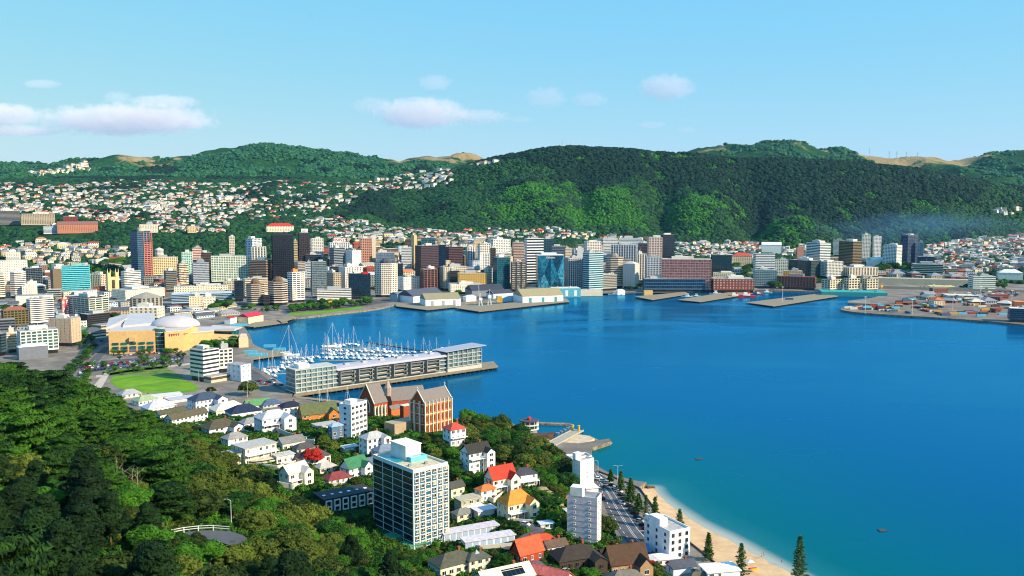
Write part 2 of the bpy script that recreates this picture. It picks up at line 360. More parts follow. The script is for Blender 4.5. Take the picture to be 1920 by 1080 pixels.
# ------------------------------------------------------------------ water
M_water = bpy.data.materials.new('harbour_water'); M_water.use_nodes = True
t = M_water.node_tree; b = t.nodes['Principled BSDF']; b.inputs['Roughness'].default_value = 0.1; b.inputs['IOR'].default_value = 1.09
b.inputs['Specular IOR Level'].default_value = 0.5
tc = t.nodes.new('ShaderNodeTexCoord'); at = t.nodes.new('ShaderNodeAttribute'); at.attribute_name = 'shore'
n1 = t.nodes.new('ShaderNodeTexNoise'); n1.inputs['Scale'].default_value = 0.006; n1.inputs['Detail'].default_value = 4; t.links.new(tc.outputs['Object'], n1.inputs['Vector'])
ad = t.nodes.new('ShaderNodeMath'); ad.operation = 'MULTIPLY_ADD'; ad.inputs[1].default_value = 14.0; t.links.new(n1.outputs[0], ad.inputs[0]); t.links.new(at.outputs['Fac'], ad.inputs[2])
dv = t.nodes.new('ShaderNodeMath'); dv.operation = 'DIVIDE'; dv.inputs[1].default_value = 200.0; t.links.new(ad.outputs[0], dv.inputs[0])
cr = t.nodes.new('ShaderNodeValToRGB'); e = cr.color_ramp.elements
WST = [(0.0, 'c2b49a'), (0.045, '9ea292'), (0.075, '1a6668'), (0.16, '005a60'), (0.36, '005668'), (0.7, '004f70'), (1.0, '004c76')]
while len(e) < len(WST): e.new(0.5)
for i, (p, c) in enumerate(WST): e[i].position = p; e[i].color = (*srgb(c), 1)
t.links.new(dv.outputs[0], cr.inputs[0]); 
t.links.new(cr.outputs[0], b.inputs['Base Color'])
mp = t.nodes.new('ShaderNodeMapping'); mp.inputs['Scale'].default_value = (1, 1.0, 1); t.links.new(tc.outputs['Object'], mp.inputs[0])
w1 = t.nodes.new('ShaderNodeTexNoise'); w1.inputs['Scale'].default_value = 0.35; w1.inputs['Detail'].default_value = 5; w1.inputs['Roughness'].default_value = 0.6; t.links.new(mp.outputs[0], w1.inputs['Vector'])
rn = t.nodes.new('ShaderNodeTexNoise'); rn.inputs['Scale'].default_value = 0.004; rn.inputs['Detail'].default_value = 5; rn.inputs['Distortion'].default_value = 1.6; mp2 = t.nodes.new('ShaderNodeMapping'); mp2.inputs['Scale'].default_value = (1, 2.6, 1); t.links.new(tc.outputs['Object'], mp2.inputs[0]); t.links.new(mp2.outputs[0], rn.inputs['Vector'])
rr_ = t.nodes.new('ShaderNodeMapRange'); rr_.inputs[1].default_value = .35; rr_.inputs[2].default_value = .65; rr_.inputs[3].default_value = .09; rr_.inputs[4].default_value = .28; t.links.new(rn.outputs[0], rr_.inputs[0])
df = t.nodes.new('ShaderNodeBsdfDiffuse'); gl_ = t.nodes.new('ShaderNodeBsdfGlossy'); gl_.inputs['Color'].default_value = (.2, .74, 1, 1); fr_ = t.nodes.new('ShaderNodeFresnel'); fr_.inputs['IOR'].default_value = 1.21; mxs = t.nodes.new('ShaderNodeMixShader')
t.links.new(rr_.outputs[0], gl_.inputs['Roughness']); t.links.new(cr.outputs[0], df.inputs['Color']); t.links.new(fr_.outputs[0], mxs.inputs[0]); t.links.new(df.outputs[0], mxs.inputs[1]); t.links.new(gl_.outputs[0], mxs.inputs[2]); t.links.new(mxs.outputs[0], t.nodes['Material Output'].inputs['Surface'])
bp = t.nodes.new('ShaderNodeBump'); bp.inputs['Distance'].default_value = 0.14; bp.inputs['Strength'].default_value = 0.5
t.links.new(w1.outputs[0], bp.inputs['Height']); [t.links.new(bp.outputs[0], q.inputs['Normal']) for q in (df, gl_, fr_)]
def seg_dist(X, Y, pts):
    D = np.full(X.shape, 1e9)
    for (a, c) in zip(pts[:-1], pts[1:]):
        ax, ay = a[0], a[1]; dx, dy = c[0] - ax, c[1] - ay; u = np.clip(((X - ax) * dx + (Y - ay) * dy) / (dx * dx + dy * dy + 1e-9), 0, 1)
        D = np.minimum(D, np.hypot(X - ax - u * dx, Y - ay - u * dy))
    return D
ys = np.concatenate([np.arange(100, 520, 2.5), np.arange(520, 900, 10.0), np.arange(900, 2000, 50.0)]); pxs = np.arange(200, 3000, 10.0)
Y, PX = np.meshgrid(ys, pxs, indexing='ij'); X = (PX - 960) / F * (Y * CP + 14)
D = seg_dist(X, Y, [(p.x, p.y) for p in beachw]); i0 = Y.shape
bx = np.interp(Y.ravel(), [p.y for p in beachw[::-1]], [p.x for p in beachw[::-1]]).reshape(Y.shape)
D = np.where((X < bx) & (Y < beachw[0].y), 0, D)
D2 = seg_dist(X, Y, [(p.x, p.y) for p in [at_z(px, py, 0) for px, py in COAST2[6:]]])
D = np.minimum(D, D2 * 1.3 + 22)
V = np.stack([X, Y, np.zeros_like(X)], -1).reshape(-1, 3); a_, c_ = Y.shape
i = np.arange(a_ - 1)[:, None] * c_ + np.arange(c_ - 1)[None, :]; Q = np.stack([i, i + 1, i + c_ + 1, i + c_], -1).reshape(-1, 4)
me = npmesh('harbour_water', V, Q, M_water); at_ = me.attributes.new('shore', 'FLOAT', 'POINT'); at_.data.foreach_set('value', D.ravel().astype(np.float32))
o = bpy.data.objects.new('harbour_water', me); COL.objects.link(o); o['kind'] = 'structure'

# ------------------------------------------------------------------ beach
M_sand = noisy_mat('sand', [(0.3, 'b08d68'), (0.5, 'c6a47c'), (0.7, 'd4b48c')], 0.12, rough=0.95)
n = 60
def resample(pts, n):
    pts = [Vector((p[0], p[1], 0)) for p in pts]; L = [0]
    for a, c in zip(pts[:-1], pts[1:]): L.append(L[-1] + (c - a).length)
    q = np.linspace(0, L[-1], n); return np.stack([np.interp(q, L, [p.x for p in pts]), np.interp(q, L, [p.y for p in pts])], -1)
A = resample(prom, n); B = resample(beachw, n); rows = []
for s in np.linspace(0, 1.35, 12):
    P = A * (1 - s) + B * s; zz = 1.9 * (1 - s) ** 1.3 if s < 1 else -(s - 1) * 2.2
    zz = zz + (0.12 * fbm(P[:, 0] / 4, P[:, 1] / 4, 2, 4) if 0 < s < 1 else 0)
    rows.append(np.column_stack([P, np.full(n, 0.0) + zz]))
V = np.concatenate(rows); i = np.arange(11)[:, None] * n + np.arange(n - 1)[None, :]; Q = np.stack([i, i + n, i + n + 1, i + 1], -1).reshape(-1, 4)
me = npmesh('beach', V, Q, M_sand, smooth=True); o = bpy.data.objects.new('beach', me); COL.objects.link(o); o['kind'] = 'structure'
# ------------------------------------------------------------------ foliage
def leafm(name, dark, light, tint=0.25, scale=0.5):
    m = bpy.data.materials.new(name); m.use_nodes = True; t = m.node_tree; b = t.nodes['Principled BSDF']
    b.inputs['Roughness'].default_value = 0.75; b.inputs['Specular IOR Level'].default_value = 0.15
    tc = t.nodes.new('ShaderNodeTexCoord'); nz = t.nodes.new('ShaderNodeTexNoise'); nz.inputs['Scale'].default_value = scale; nz.inputs['Detail'].default_value = 4
    oi = t.nodes.new('ShaderNodeObjectInfo'); t.links.new(tc.outputs['Object'], nz.inputs['Vector'])
    mr = t.nodes.new('ShaderNodeMapRange'); mr.inputs[1].default_value = 0; mr.inputs[2].default_value = 1; mr.inputs[3].default_value = -tint; mr.inputs[4].default_value = tint
    t.links.new(oi.outputs['Random'], mr.inputs[0]); ad = t.nodes.new('ShaderNodeMath'); ad.operation = 'ADD'
    t.links.new(mr.outputs[0], ad.inputs[0]); t.links.new(nz.outputs[0], ad.inputs[1])
    cr = t.nodes.new('ShaderNodeValToRGB'); e = cr.color_ramp.elements; e[0].position = 0.25; e[1].position = 0.8
    e[0].color = (*srgb(dark), 1); e[1].color = (*srgb(light), 1)
    t.links.new(ad.outputs[0], cr.inputs[0]); t.links.new(cr.outputs[0], b.inputs['Base Color'])
    return m
ML = dict(
    cypress=leafm('cypress_leaves', '132b0a', '416a14'), poh=leafm('pohutukawa_leaves', '1b2f0b', '5d6a22'),
    pine=leafm('pine_needles', '0b1c0a', '1d3812', 0.15), broad=leafm('broadleaf_leaves', '15380d', '477a18'),
    red=leafm('red_blossom', '7a1410', 'd8382a', 0.1, 1.2), norfolk=leafm('norfolk_needles', '1f4519', '56752a', 0.1),
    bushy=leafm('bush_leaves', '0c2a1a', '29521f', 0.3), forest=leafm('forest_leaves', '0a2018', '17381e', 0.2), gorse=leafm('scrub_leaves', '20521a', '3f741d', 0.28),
    shade=leafm('suburb_leaves', '163c1e', '44702a', 0.4))
M_bark = mat('bark', '5a4a3a', 0.95, 0.25, 1.5)
M_palebark = mat('pale_bark', '8f8570', 0.95, 0.25, 1.5)
def quads(P, N, size, rng, aspect=1.0, droop=None):
    """leaf clusters: one bent quad per point, facing N"""
    n = len(P); N = N / np.linalg.norm(N, axis=1, keepdims=True)
    U = np.cross(N, rng.normal(size=(n, 3))); U /= np.linalg.norm(U, axis=1, keepdims=True)
    if droop is not None:
        U = droop - N * (droop * N).sum(1, keepdims=True); U /= np.linalg.norm(U, axis=1, keepdims=True) + 1e-9
    W = np.cross(N, U); s = size * rng.uniform(0.6, 1.3, (n, 1)); a = s * aspect
    V = np.stack([P - U * a - W * s * .35, P + W * s * -.9 * .8 + U * a * .1, P + U * a + W * s * .2, P + W * s * .8 - N * s * .25], 1).reshape(-1, 3)
    return V, np.arange(n * 4).reshape(-1, 4)
def sphere_pts(n, rng, up=0.35):
    d = rng.normal(size=(n, 3)); d /= np.linalg.norm(d, axis=1, keepdims=True); d[:, 2] = np.abs(d[:, 2]) * (1 - up) + d[:, 2] * up
    return d / np.linalg.norm(d, axis=1, keepdims=True)
def crown_mesh(kind, seed, R_, H, nl, name):
    rng = np.random.default_rng(seed); VV = []; 
    if kind == 'dome':
        k = 70; d = sphere_pts(k, rng, 0.1); rad = rng.uniform(.55, 1.0, k) ** .5
        C = d * rad[:, None] * np.array([R_, R_, H * .62]) * .82 + np.array([0, 0, H * .38]); cr_ = rng.uniform(.13, .3, k) * R_
        sz = .042 * R_; asp = 1.1; wind = 0
    elif kind == 'pine':
        k = 90; u = rng.uniform(0, 1, k) ** .8; th = rng.uniform(0, 6.28, k); rr = R_ * (1 - u ** 1.8) * .8 * rng.uniform(.5, 1, k) + .3
        C = np.stack([np.cos(th) * rr, np.sin(th) * rr, H * (.25 + .72 * u)], -1); cr_ = rng.uniform(.12, .26, k) * R_; sz = .038 * R_; asp = 2.0; wind = 0
    elif kind == 'spray':
        k = 95; u = rng.uniform(0, 1, k); th = rng.uniform(0, 6.28, k); rr = R_ * np.sqrt(rng.uniform(0.05, 1, k)) * (1 - .5 * u ** 2)
        C = np.stack([np.cos(th) * rr, np.sin(th) * rr, H * (.35 + .6 * u - .15 * (rr / R_) ** 2)], -1); cr_ = rng.uniform(.2, .4, k) * R_; sz = .042 * R_; asp = 2.4; wind = 1
    else:
        k = 40; d = sphere_pts(k, rng, 0.3); rad = rng.uniform(.4, 1.0, k) ** .5
        C = d * rad[:, None] * np.array([R_, R_, H * .42]) * .8 + np.array([0, 0, H * .58]); cr_ = rng.uniform(.22, .4, k) * R_; sz = .045 * R_; asp = 1.2; wind = 0
    per = nl // len(C); Vs = []; n0 = 0; Fs = []
    for c, r in zip(C, cr_):
        m_ = int(per * rng.uniform(.8, 1.2)); d = sphere_pts(m_, rng, .45); P = c + d * r * np.array([1, 1, .3 if wind else .7]) * rng.uniform(.75, 1.05, (m_, 1))
        N = d + rng.normal(size=(m_, 3)) * .45 + np.array([0, 0, .35 + wind * .5]); 
        dr = None
        if wind: dr = np.tile(np.array([[.8, -.5, .15]]), (m_, 1)) + rng.normal(size=(m_, 3)) * .35
        V, Fq = quads(P, N, sz, rng, asp, dr); Vs.append(V); Fs.append(Fq + n0); n0 += len(V)
    # inner fill so the crown is not see-through
    m_ = nl // 8; d = sphere_pts(m_, rng, .6); P = np.array([0, 0, H * .55]) + d * np.array([R_ * .6, R_ * .6, H * .28]) * rng.uniform(.6, 1, (m_, 1))
    V, Fq = quads(P, d + rng.normal(size=(m_, 3)) * .2, sz * 2.4, rng, 1.0); Vs.append(V); Fs.append(Fq + n0)
    return npmesh(name, np.concatenate(Vs), np.concatenate(Fs), ML['broad'])
def trunk_mesh(seed, R_, H, r=.35, name='trunk'):
    rng = random.Random(seed); b = MB(); top = (rng.uniform(-.5, .5), rng.uniform(-.5, .5), H * .62)
    b.tube((0, 0, -1.5), (top[0] * .5, top[1] * .5, H * .3), r, r * .75, 7); b.tube((top[0] * .5, top[1] * .5, H * .3), top, r * .75, r * .35, 6)
    for i in range(6):
        a = i * 1.05 + rng.uniform(-.3, .3); z = H * rng.uniform(.22, .5); q = rng.uniform(.45, .75) * R_
        b.tube((top[0] * .4, top[1] * .4, z), (math.cos(a) * q, math.sin(a) * q, z + H * rng.uniform(.12, .3)), r * .45, r * .12, 5)
    me = bpy.data.meshes.new(name); me.from_pydata(b.v, [], b.f); me.materials.append(M_bark); return me
def norfolk_meshes(seed, H, R_, thin=1.0):
    rng = random.Random(seed); nr = np.random.default_rng(seed); b = MB(); b.tube((0, 0, -1), (0, 0, H), .3, .05, 7); Vs = []; Fs = []; n0 = 0
    z = H * .12
    while z < H * .985:
        u = z / H; L = R_ * (1 - u) ** .8 * rng.uniform(.85, 1.1) + .25; kk = 6
        a0 = rng.uniform(0, 1)
        for i in range(kk):
            a = a0 + i * 2 * math.pi / kk + rng.uniform(-.15, .15); l = L * rng.uniform(.75, 1.1); dirv = np.array([math.cos(a), math.sin(a), 0])
            e = dirv * l + np.array([0, 0, z + l * .12]); b.tube((0, 0, z), tuple(e), .07, .03, 4)
            m_ = max(6, int(26 * l / R_ * thin)); tpos = nr.uniform(.2, 1.05, m_); side = np.array([-math.sin(a), math.cos(a), 0])
            wdt = .16 * l + .12
            P = np.array([0, 0, z]) + dirv * l * tpos[:, None] + np.array([0, 0, 1]) * (l * .12 * tpos[:, None] + nr.uniform(-.1, .25, (m_, 1))) + side * nr.uniform(-1, 1, (m_, 1)) * wdt * (1.2 - .5 * tpos[:, None])
            V, Fq = quads(P, np.array([0, 0, 1]) + nr.normal(size=(m_, 3)) * .5, .2 + .035 * R_, nr, 1.7, np.tile(dirv, (m_, 1)) + nr.normal(size=(m_, 3)) * .4); Vs.append(V); Fs.append(Fq + n0); n0 += len(V)
        z += H * .042 * rng.uniform(.85, 1.2) * (1.15 - .5 * u) / max(thin, .7)
    tm = bpy.data.meshes.new('trunk'); tm.from_pydata(b.v, [], b.f); tm.materials.append(M_palebark)
    return tm, npmesh('crown', np.concatenate(Vs), np.concatenate(Fs), ML['norfolk'])
KINDS = {  # name: (crown kind, radius, height, leaf material, crown variants)
    'cypress_tree': ('spray', 6.8, 13.5, 'cypress', 3, 11000), 'pohutukawa_tree': ('dome', 6.2, 9.0, 'poh', 3, 11000), 'pine_tree': ('pine', 5.6, 15, 'pine', 3, 11000),
    'broadleaf_tree': ('round', 4.6, 8.5, 'broad', 3, 7000), 'street_tree': ('round', 3.0, 5.6, 'broad', 2, 1200)}
for k_ in ('garden_tree', 'park_tree'): KINDS[k_] = KINDS['broadleaf_tree']
TREEMESH = {}
for k_, (ck, r_, h_, lm, nv, nl) in KINDS.items():
    TREEMESH[k_] = []
    if k_ in ('garden_tree', 'park_tree'): TREEMESH[k_] = TREEMESH['broadleaf_tree']; continue
    for v in range(nv):
        cm = crown_mesh(ck, 100 + v * 7 + len(k_), r_, h_, nl, 'crown'); cm.materials.clear(); cm.materials.append(ML[lm])
        TREEMESH[k_].append((trunk_mesh(v + len(k_), r_, h_), cm))
TREES = []
def tree(kind, x, y, s=1.0, rz=None, label=None, group=None, v=None, z=None, cat='tree', leaf=None, sink=0.0):
    tm, cm = random.choice(TREEMESH[kind]) if v is None else TREEMESH[kind][v]
    zz = gz(x, y) if z is None else z
    root = empty(kind, (x, y, zz - sink), random.uniform(0, 6.28) if rz is None else rz, label, cat, group); root.scale = (s, s, s * random.uniform(.88, 1.1))
    if kind == 'cypress_tree': root.rotation_euler[2] = random.uniform(-.35, .35)
    a = bpy.data.objects.new('trunk', tm); c = bpy.data.objects.new('crown', cm)
    for q in (a, c): COL.objects.link(q); q.parent = root
    if leaf: set_mat(c, 0, ML[leaf])
    TREES.append((x, y, KINDS[kind][1] * s)); return root

# ------------------------------------------------------------------ scattered woods (uncountable): points + geometry nodes
def clump_proto(name, seed, m, sub=2, rough=.35):
    bm = bmesh.new(); bmesh.ops.create_icosphere(bm, subdivisions=sub, radius=1.0)
    for v in bm.verts:
        q = mnoise.noise(v.co * 2.3 + Vector((seed, seed * 2, 0))) * rough + mnoise.noise(v.co * 6 + Vector((seed, 0, 9))) * rough * .6
        v.co *= 1 + q; v.co.z *= .85
    me = bpy.data.meshes.new(name); bm.to_mesh(me); bm.free(); me.materials.append(m)
    return bpy.data.objects.new(name, me)
def mini_tree(name, seed, m, n=260):
    rng = np.random.default_rng(seed); k = 12; C = sphere_pts(k, rng, .5) * .62; Vs = []; Fs = []; n0 = 0
    for c in C:
        d = sphere_pts(n // k, rng, .6); P = c + d * rng.uniform(.25, .42); V, Fq = quads(P, d + rng.normal(size=d.shape) * .35, .14, rng, 1.1); Vs.append(V); Fs.append(Fq + n0); n0 += len(V)
    d = sphere_pts(60, rng, .7); V, Fq = quads(d * .55, d, .3, rng); Vs.append(V); Fs.append(Fq + n0)
    return bpy.data.objects.new(name, npmesh(name, np.concatenate(Vs), np.concatenate(Fs), m))
def scatter(name, P, S, protos, label, cat, seed=1):
    me = bpy.data.meshes.new(name); P = np.asarray(P, np.float32); me.vertices.add(len(P)); me.vertices.foreach_set('co', P.ravel())
    a = me.attributes.new('size', 'FLOAT', 'POINT'); a.data.foreach_set('value', np.asarray(S, np.float32))
    o = bpy.data.objects.new(name, me); COL.objects.link(o); tag(o, label, cat, None, 'stuff')
    g = bpy.data.node_groups.new(name, 'GeometryNodeTree'); g.interface.new_socket('Geometry', in_out='INPUT', socket_type='NodeSocketGeometry'); g.interface.new_socket('Geometry', in_out='OUTPUT', socket_type='NodeSocketGeometry')
    N = g.nodes.new; L = g.links.new; gi = N('NodeGroupInput'); go = N('NodeGroupOutput'); iop = N('GeometryNodeInstanceOnPoints'); gti = N('GeometryNodeGeometryToInstance')
    for p in protos:
        oi = N('GeometryNodeObjectInfo'); oi.inputs['Object'].default_value = p; oi.inputs['As Instance'].default_value = False; oi.transform_space = 'ORIGINAL'; L(oi.outputs['Geometry'], gti.inputs[0])
    L(gi.outputs[0], iop.inputs['Points']); L(gti.outputs[0], iop.inputs['Instance']); iop.inputs['Pick Instance'].default_value = True
    ri = N('FunctionNodeRandomValue'); ri.data_type = 'INT'; ri.inputs['Min'].default_value = 0; ri.inputs['Max'].default_value = len(protos) - 1; ri.inputs['Seed'].default_value = seed
    L(ri.outputs[2], iop.inputs['Instance Index'])
    rr = N('FunctionNodeRandomValue'); rr.data_type = 'FLOAT_VECTOR'; rr.inputs['Min'].default_value = (-.15, -.15, 0); rr.inputs['Max'].default_value = (.15, .15, 6.28); rr.inputs['Seed'].default_value = seed + 5
    L(rr.outputs[0], iop.inputs['Rotation']); na = N('GeometryNodeInputNamedAttribute'); na.data_type = 'FLOAT'; na.inputs['Name'].default_value = 'size'
    L(na.outputs[0], iop.inputs['Scale']); L(iop.outputs[0], go.inputs[0])
    md = o.modifiers.new('scatter', 'NODES'); md.node_group = g; return o

HOUSES_MASK = []   # (px0, px1, y0, y1, density) filled below
def far_points(n, y0, y1, p0, p1, pick, smin, smax, seed, sink=.1):
    rng = np.random.default_rng(seed); Y = np.sqrt(rng.uniform(y0**2, y1**2, n)); PX = rng.uniform(p0, p1, n); X = (PX - 960) / F * (Y * CP + 8)
    keep = pick(PX, Y, X, rng); X, Y, PX = X[keep], Y[keep], PX[keep]; Z = ground(X, Y); S = (smin * .6 + (smax - smin * .6) * rng.uniform(0, 1, len(X)) ** 1.6) * np.clip(.65 + Y / 6000, 0, 1.25)
    ok = Z > SLAB - .6; return np.stack([X, Y, Z + S * .25], -1)[ok], S[ok]
def vegclass(PX, Y, X):
    """0 bush, 1 dark pine, 2 scrub, brightened for the sunlit spurs, 3 bare"""
    c = np.zeros(len(PX), int); nz = fbm(X / 140, Y / 220, 3, 21); nb = fbm(X / 45, Y / 70, 2, 8)
    pine_line = np.interp(PX, [600, 900, 1020, 1100, 1240, 1300, 1390, 1500, 1560, 1700, 1850, 1950], [9999, 3240, 3120, 2960, 2960, 2950, 2640, 2800, 2700, 2880, 3160, 9999])
    c[(Y > pine_line + nz * 160) & (Y < 3700)] = 1
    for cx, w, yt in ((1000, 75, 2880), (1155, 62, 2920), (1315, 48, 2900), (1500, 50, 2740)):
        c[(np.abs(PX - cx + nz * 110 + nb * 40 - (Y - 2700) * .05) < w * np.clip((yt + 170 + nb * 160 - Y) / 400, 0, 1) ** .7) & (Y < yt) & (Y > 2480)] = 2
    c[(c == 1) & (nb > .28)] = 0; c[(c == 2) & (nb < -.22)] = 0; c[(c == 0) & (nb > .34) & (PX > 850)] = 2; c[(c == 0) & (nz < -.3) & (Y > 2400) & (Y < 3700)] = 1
    c[(Y > 3900) & (nz > -.05)] = 2; c[(Y > 3900) & (nz < -.38)] = 1
    return c
# ------------------------------------------------------------------ generic multi-storey building
FOOT = []   # footprints (x, y, radius) so that greenery and infill keep clear
M_deck = roofm('9a9690'); M_metal = mat('grey_metal', '8d9296', 0.5, 0.1, 0.5, 0.3); M_white = wallm('ece6dc'); M_dark = wallm('2c2f33')
def footprint(shape, W, D):
    if shape == 'oct':
        k = .29; a, b_ = W / 2, D / 2
        return [(-a + W*k, -b_), (a - W*k, -b_), (a, -b_ + D*k), (a, b_ - D*k), (a - W*k, b_), (-a + W*k, b_), (-a, b_ - D*k), (-a, -b_ + D*k)]
    if shape == 'round': return [(W / 2 * math.cos(t), D / 2 * math.sin(t)) for t in [2 * math.pi * i / 24 for i in range(24)]]
    if shape == 'cham':
        k = .12; a, b_ = W / 2, D / 2
        return [(-a + W*k, -b_), (a - W*k, -b_), (a, -b_ + D*k), (a, b_), (-a, b_), (-a, -b_ + D*k)]
    return [(-W/2, -D/2), (W/2, -D/2), (W/2, D/2), (-W/2, D/2)]
def inset(pts, d):
    r = []; n = len(pts)
    for i in range(n):
        p = Vector(pts[i]); a = Vector(pts[i - 1]); c = Vector(pts[(i + 1) % n]); e1 = (p - a).normalized(); e2 = (c - p).normalized()
        n1 = Vector((-e1.y, e1.x)); n2 = Vector((-e2.y, e2.x)); m = (n1 + n2); m = m / max(m.dot(n1), .2)
        r.append(tuple(p + m * d))
    return r
def building(name, loc, rz, W, D, H, wall='d8d0c4', glass='2a3640', nf=None, st='band', sr=None, pr=None, sp=3.6, shape='rect', roof='flat', roofc='9a9690', base=None,
             label=None, cat='building', group=None, plant=True, fins=None, topc=None, rec=.3, skip=0.0, seed=0, minbands=True):
    rng = random.Random(int(abs(loc[0] * 7 + loc[1])) + seed); root = empty(name, loc, rz, label, cat, group)
    nf = nf or max(1, round(H / 3.5)); P = footprint(shape, W, D); sr = {'band': .5, 'grid': .38, 'vert': .15, 'glass': .14, 'punch': .55, 'solid': 1.0}[st] if sr is None else sr
    pr = {'band': 0, 'grid': .28, 'vert': .42, 'glass': .05, 'punch': .55, 'solid': 0}[st] if pr is None else pr
    mw = wallm(wall); mg = glassm(glass); w = MB(); hb = 4.5 if H > 16 else 0; fh = (H - hb - .8) / nf; Pi = inset(P, rec); Pd = inset(P, .5)
    if st == 'solid':
        w.prism(P, -2, H - .6); w.prism(P, H - .6, H)
    else:
        if hb:
            g = MB(); g.prism(inset(P, .9), -2, hb); g.build('ground_floor', glassm('1d2226') if not base else wallm(base), root)
            w.prism(P, hb - .9, hb)
        for i in range(nf):
            z0 = hb + i * fh; z1 = z0 + fh * sr
            if i == 0 and hb: z0 += .003
            w.prism(P if i or hb else P, z0 if (i or hb) else -2, z1)
            g = MB(); g.prism(Pi, z1, z0 + fh); g.build('window_band', mg, root)
        w.prism(P, H - .8, H - .02)
        if pr:
            n = len(P)
            for e in range(n):
                a = Vector(P[e]); c = Vector(P[(e + 1) % n]); L = (c - a).length; d = (c - a) / L; k = max(1, round(L / sp)); q = L / k; hw = q * pr / 2
                ang = math.atan2(d.y, d.x)
                for j in range(k + 1):
                    m_ = a + d * (j * q); M = Matrix.Translation((m_.x, m_.y, 0)) @ Matrix.Rotation(ang, 4, 'Z')
                    w.box(-hw if j else 0, hw if j < k else 0, -.12, rec + .1, hb if hb else -1.9, H - .4, M)
    w.build('wall', mw if not topc else mw, root)
    b = MB()
    if roof == 'flat':
        b.prism(Pd, H - .015, H + .12)
        if H > 25 or W > 30:
            for _ in range(rng.randint(3, 7)):
                x = rng.uniform(-.38, .38) * W; y = rng.uniform(-.38, .38) * D; q = rng.uniform(.6, 1.6); b.box(x - q, x + q, y - q, y + q, H + .1, H + rng.uniform(.8, 2))
        b.build('roof', roofm(roofc), root)
    elif roof == 'pyr':
        b.prism([(x * 1.02, y * 1.02) for x, y in P], H, H + min(W, D) * .28, top=.12); b.build('roof', roofm(roofc), root)
    elif roof == 'pyrc':
        b.prism(Pd, H - .015, H + .15); b.prism([(x * .5, y * .5) for x, y in P], H + .1, H + 2.5); b.prism([(x * .5, y * .5) for x, y in P], H + 2.5, H + 7, top=.55); b.build('roof', roofm(roofc), root)
    elif roof in ('gable', 'hip'):
        a = W / 2 + .5; c = D / 2 + .5; rh = min(W, D) * .24; k = 0 if roof == 'gable' else min(a, c) * .9
        if W >= D:
            r1 = (-a + k, 0, H + rh); r2 = (a - k, 0, H + rh); b.poly([(-a, -c, H), (a, -c, H), r2, r1]); b.poly([(a, c, H), (-a, c, H), r1, r2]); b.poly([(-a, c, H), (-a, -c, H), r1]); b.poly([(a, -c, H), (a, c, H), r2])
        else:
            r1 = (0, -c + k, H + rh); r2 = (0, c - k, H + rh); b.poly([(-a, -c, H), (a, -c, H), r1]); b.poly([(a, c, H), (-a, c, H), r2]); b.poly([(a, -c, H), (a, c, H), r2, r1]); b.poly([(-a, c, H), (-a, -c, H), r1, r2])
        b.poly([(-a, c, H), (a, c, H), (a, -c, H), (-a, -c, H)]); b.build('roof', roofm(roofc), root)
    elif roof == 'barrel':
        n = 10; pr_ = [(W / 2 * math.cos(math.pi * i / n), H + math.sin(math.pi * i / n) * W * .16) for i in range(n + 1)]
        b.loft([[(x, y, z) for x, z in pr_] for y in (-D / 2, D / 2)]); b.build('roof', roofm(roofc), root, True)
    if plant and roof == 'flat' and H > 14:
        q = MB(); a = W * rng.uniform(.3, .55); c = D * rng.uniform(.35, .6); ox = rng.uniform(-.15, .15) * W; oy = rng.uniform(-.1, .15) * D; hh = rng.uniform(2.4, 4.5)
        q.box(ox - a/2, ox + a/2, oy - c/2, oy + c/2, H + .1, H + hh)
        if rng.random() < .5: q.box(ox - a/3, ox, oy - c/4, oy + c/4, H + hh, H + hh + 1.8)
        if rng.random() < .4: q.tube((ox, oy, H + hh), (ox, oy, H + hh + rng.uniform(4, 9)), .15, .08, 5)
        q.build('plant_room', wallm(rng.choice(['c9c4ba', 'a7a8a6', 'dcd6ca'])) if not topc else wallm(topc), root)
    return root
def place(xl, xr, yt, yb, c=None, d=None, zb=None):
    """solve a footprint from the pixels of its left edge, near corner and right edge, its top and its base"""
    cc = xl if c is None else c; C = hit(cc, yb) if zb is None else at_z(cc, yb, zb)
    if zb is None and C.y > 1000: C.z = max(C.z, SLAB)
    def along(u, px):   # length along u from C until pixel column px
        r_ = ray(px, 540); k = r_.x / r_.y
        zf = (C.y * CP + (CAM_H - C.z) * SP) / C.y; k = (px - 960) / F * zf
        return (k * C.y - C.x) / (u.x - k * u.y)
    if c is None:
        a = math.atan2(C.x, C.y); th = -a * .9
        u = Vector((math.cos(th), math.sin(th))); W = along(u, xr); D = d or max(10, min(W * .8, 28))
    else:
        wl_, wr_ = c - xl, xr - c; th = math.atan2(wl_, .6 * wr_) if wl_ < wr_ else math.atan2(.6 * wl_, wr_); th = min(max(th, R(7)), R(83)) - math.atan2(C.x, C.y)
        u = Vector((math.cos(th), math.sin(th))); v = Vector((-math.sin(th), math.cos(th))); W = along(u, xr); D = along(v, xl)
        if d: D = d
    v = Vector((-math.sin(th), math.cos(th))); H = at_y(cc, yt, C.y).z - C.z
    ctr = Vector((C.x, C.y)) + u * W / 2 + v * D / 2
    return (ctr.x, ctr.y, C.z), th, abs(W), abs(D), H
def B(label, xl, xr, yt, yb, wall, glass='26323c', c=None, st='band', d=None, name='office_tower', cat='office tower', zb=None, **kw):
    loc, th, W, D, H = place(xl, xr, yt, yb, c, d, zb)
    FOOT.append((loc[0], loc[1], max(W, D) * .55)); return building(name, loc, th, W, D, max(H, 4), wall, glass, st=st, label=label, cat=cat, **kw)
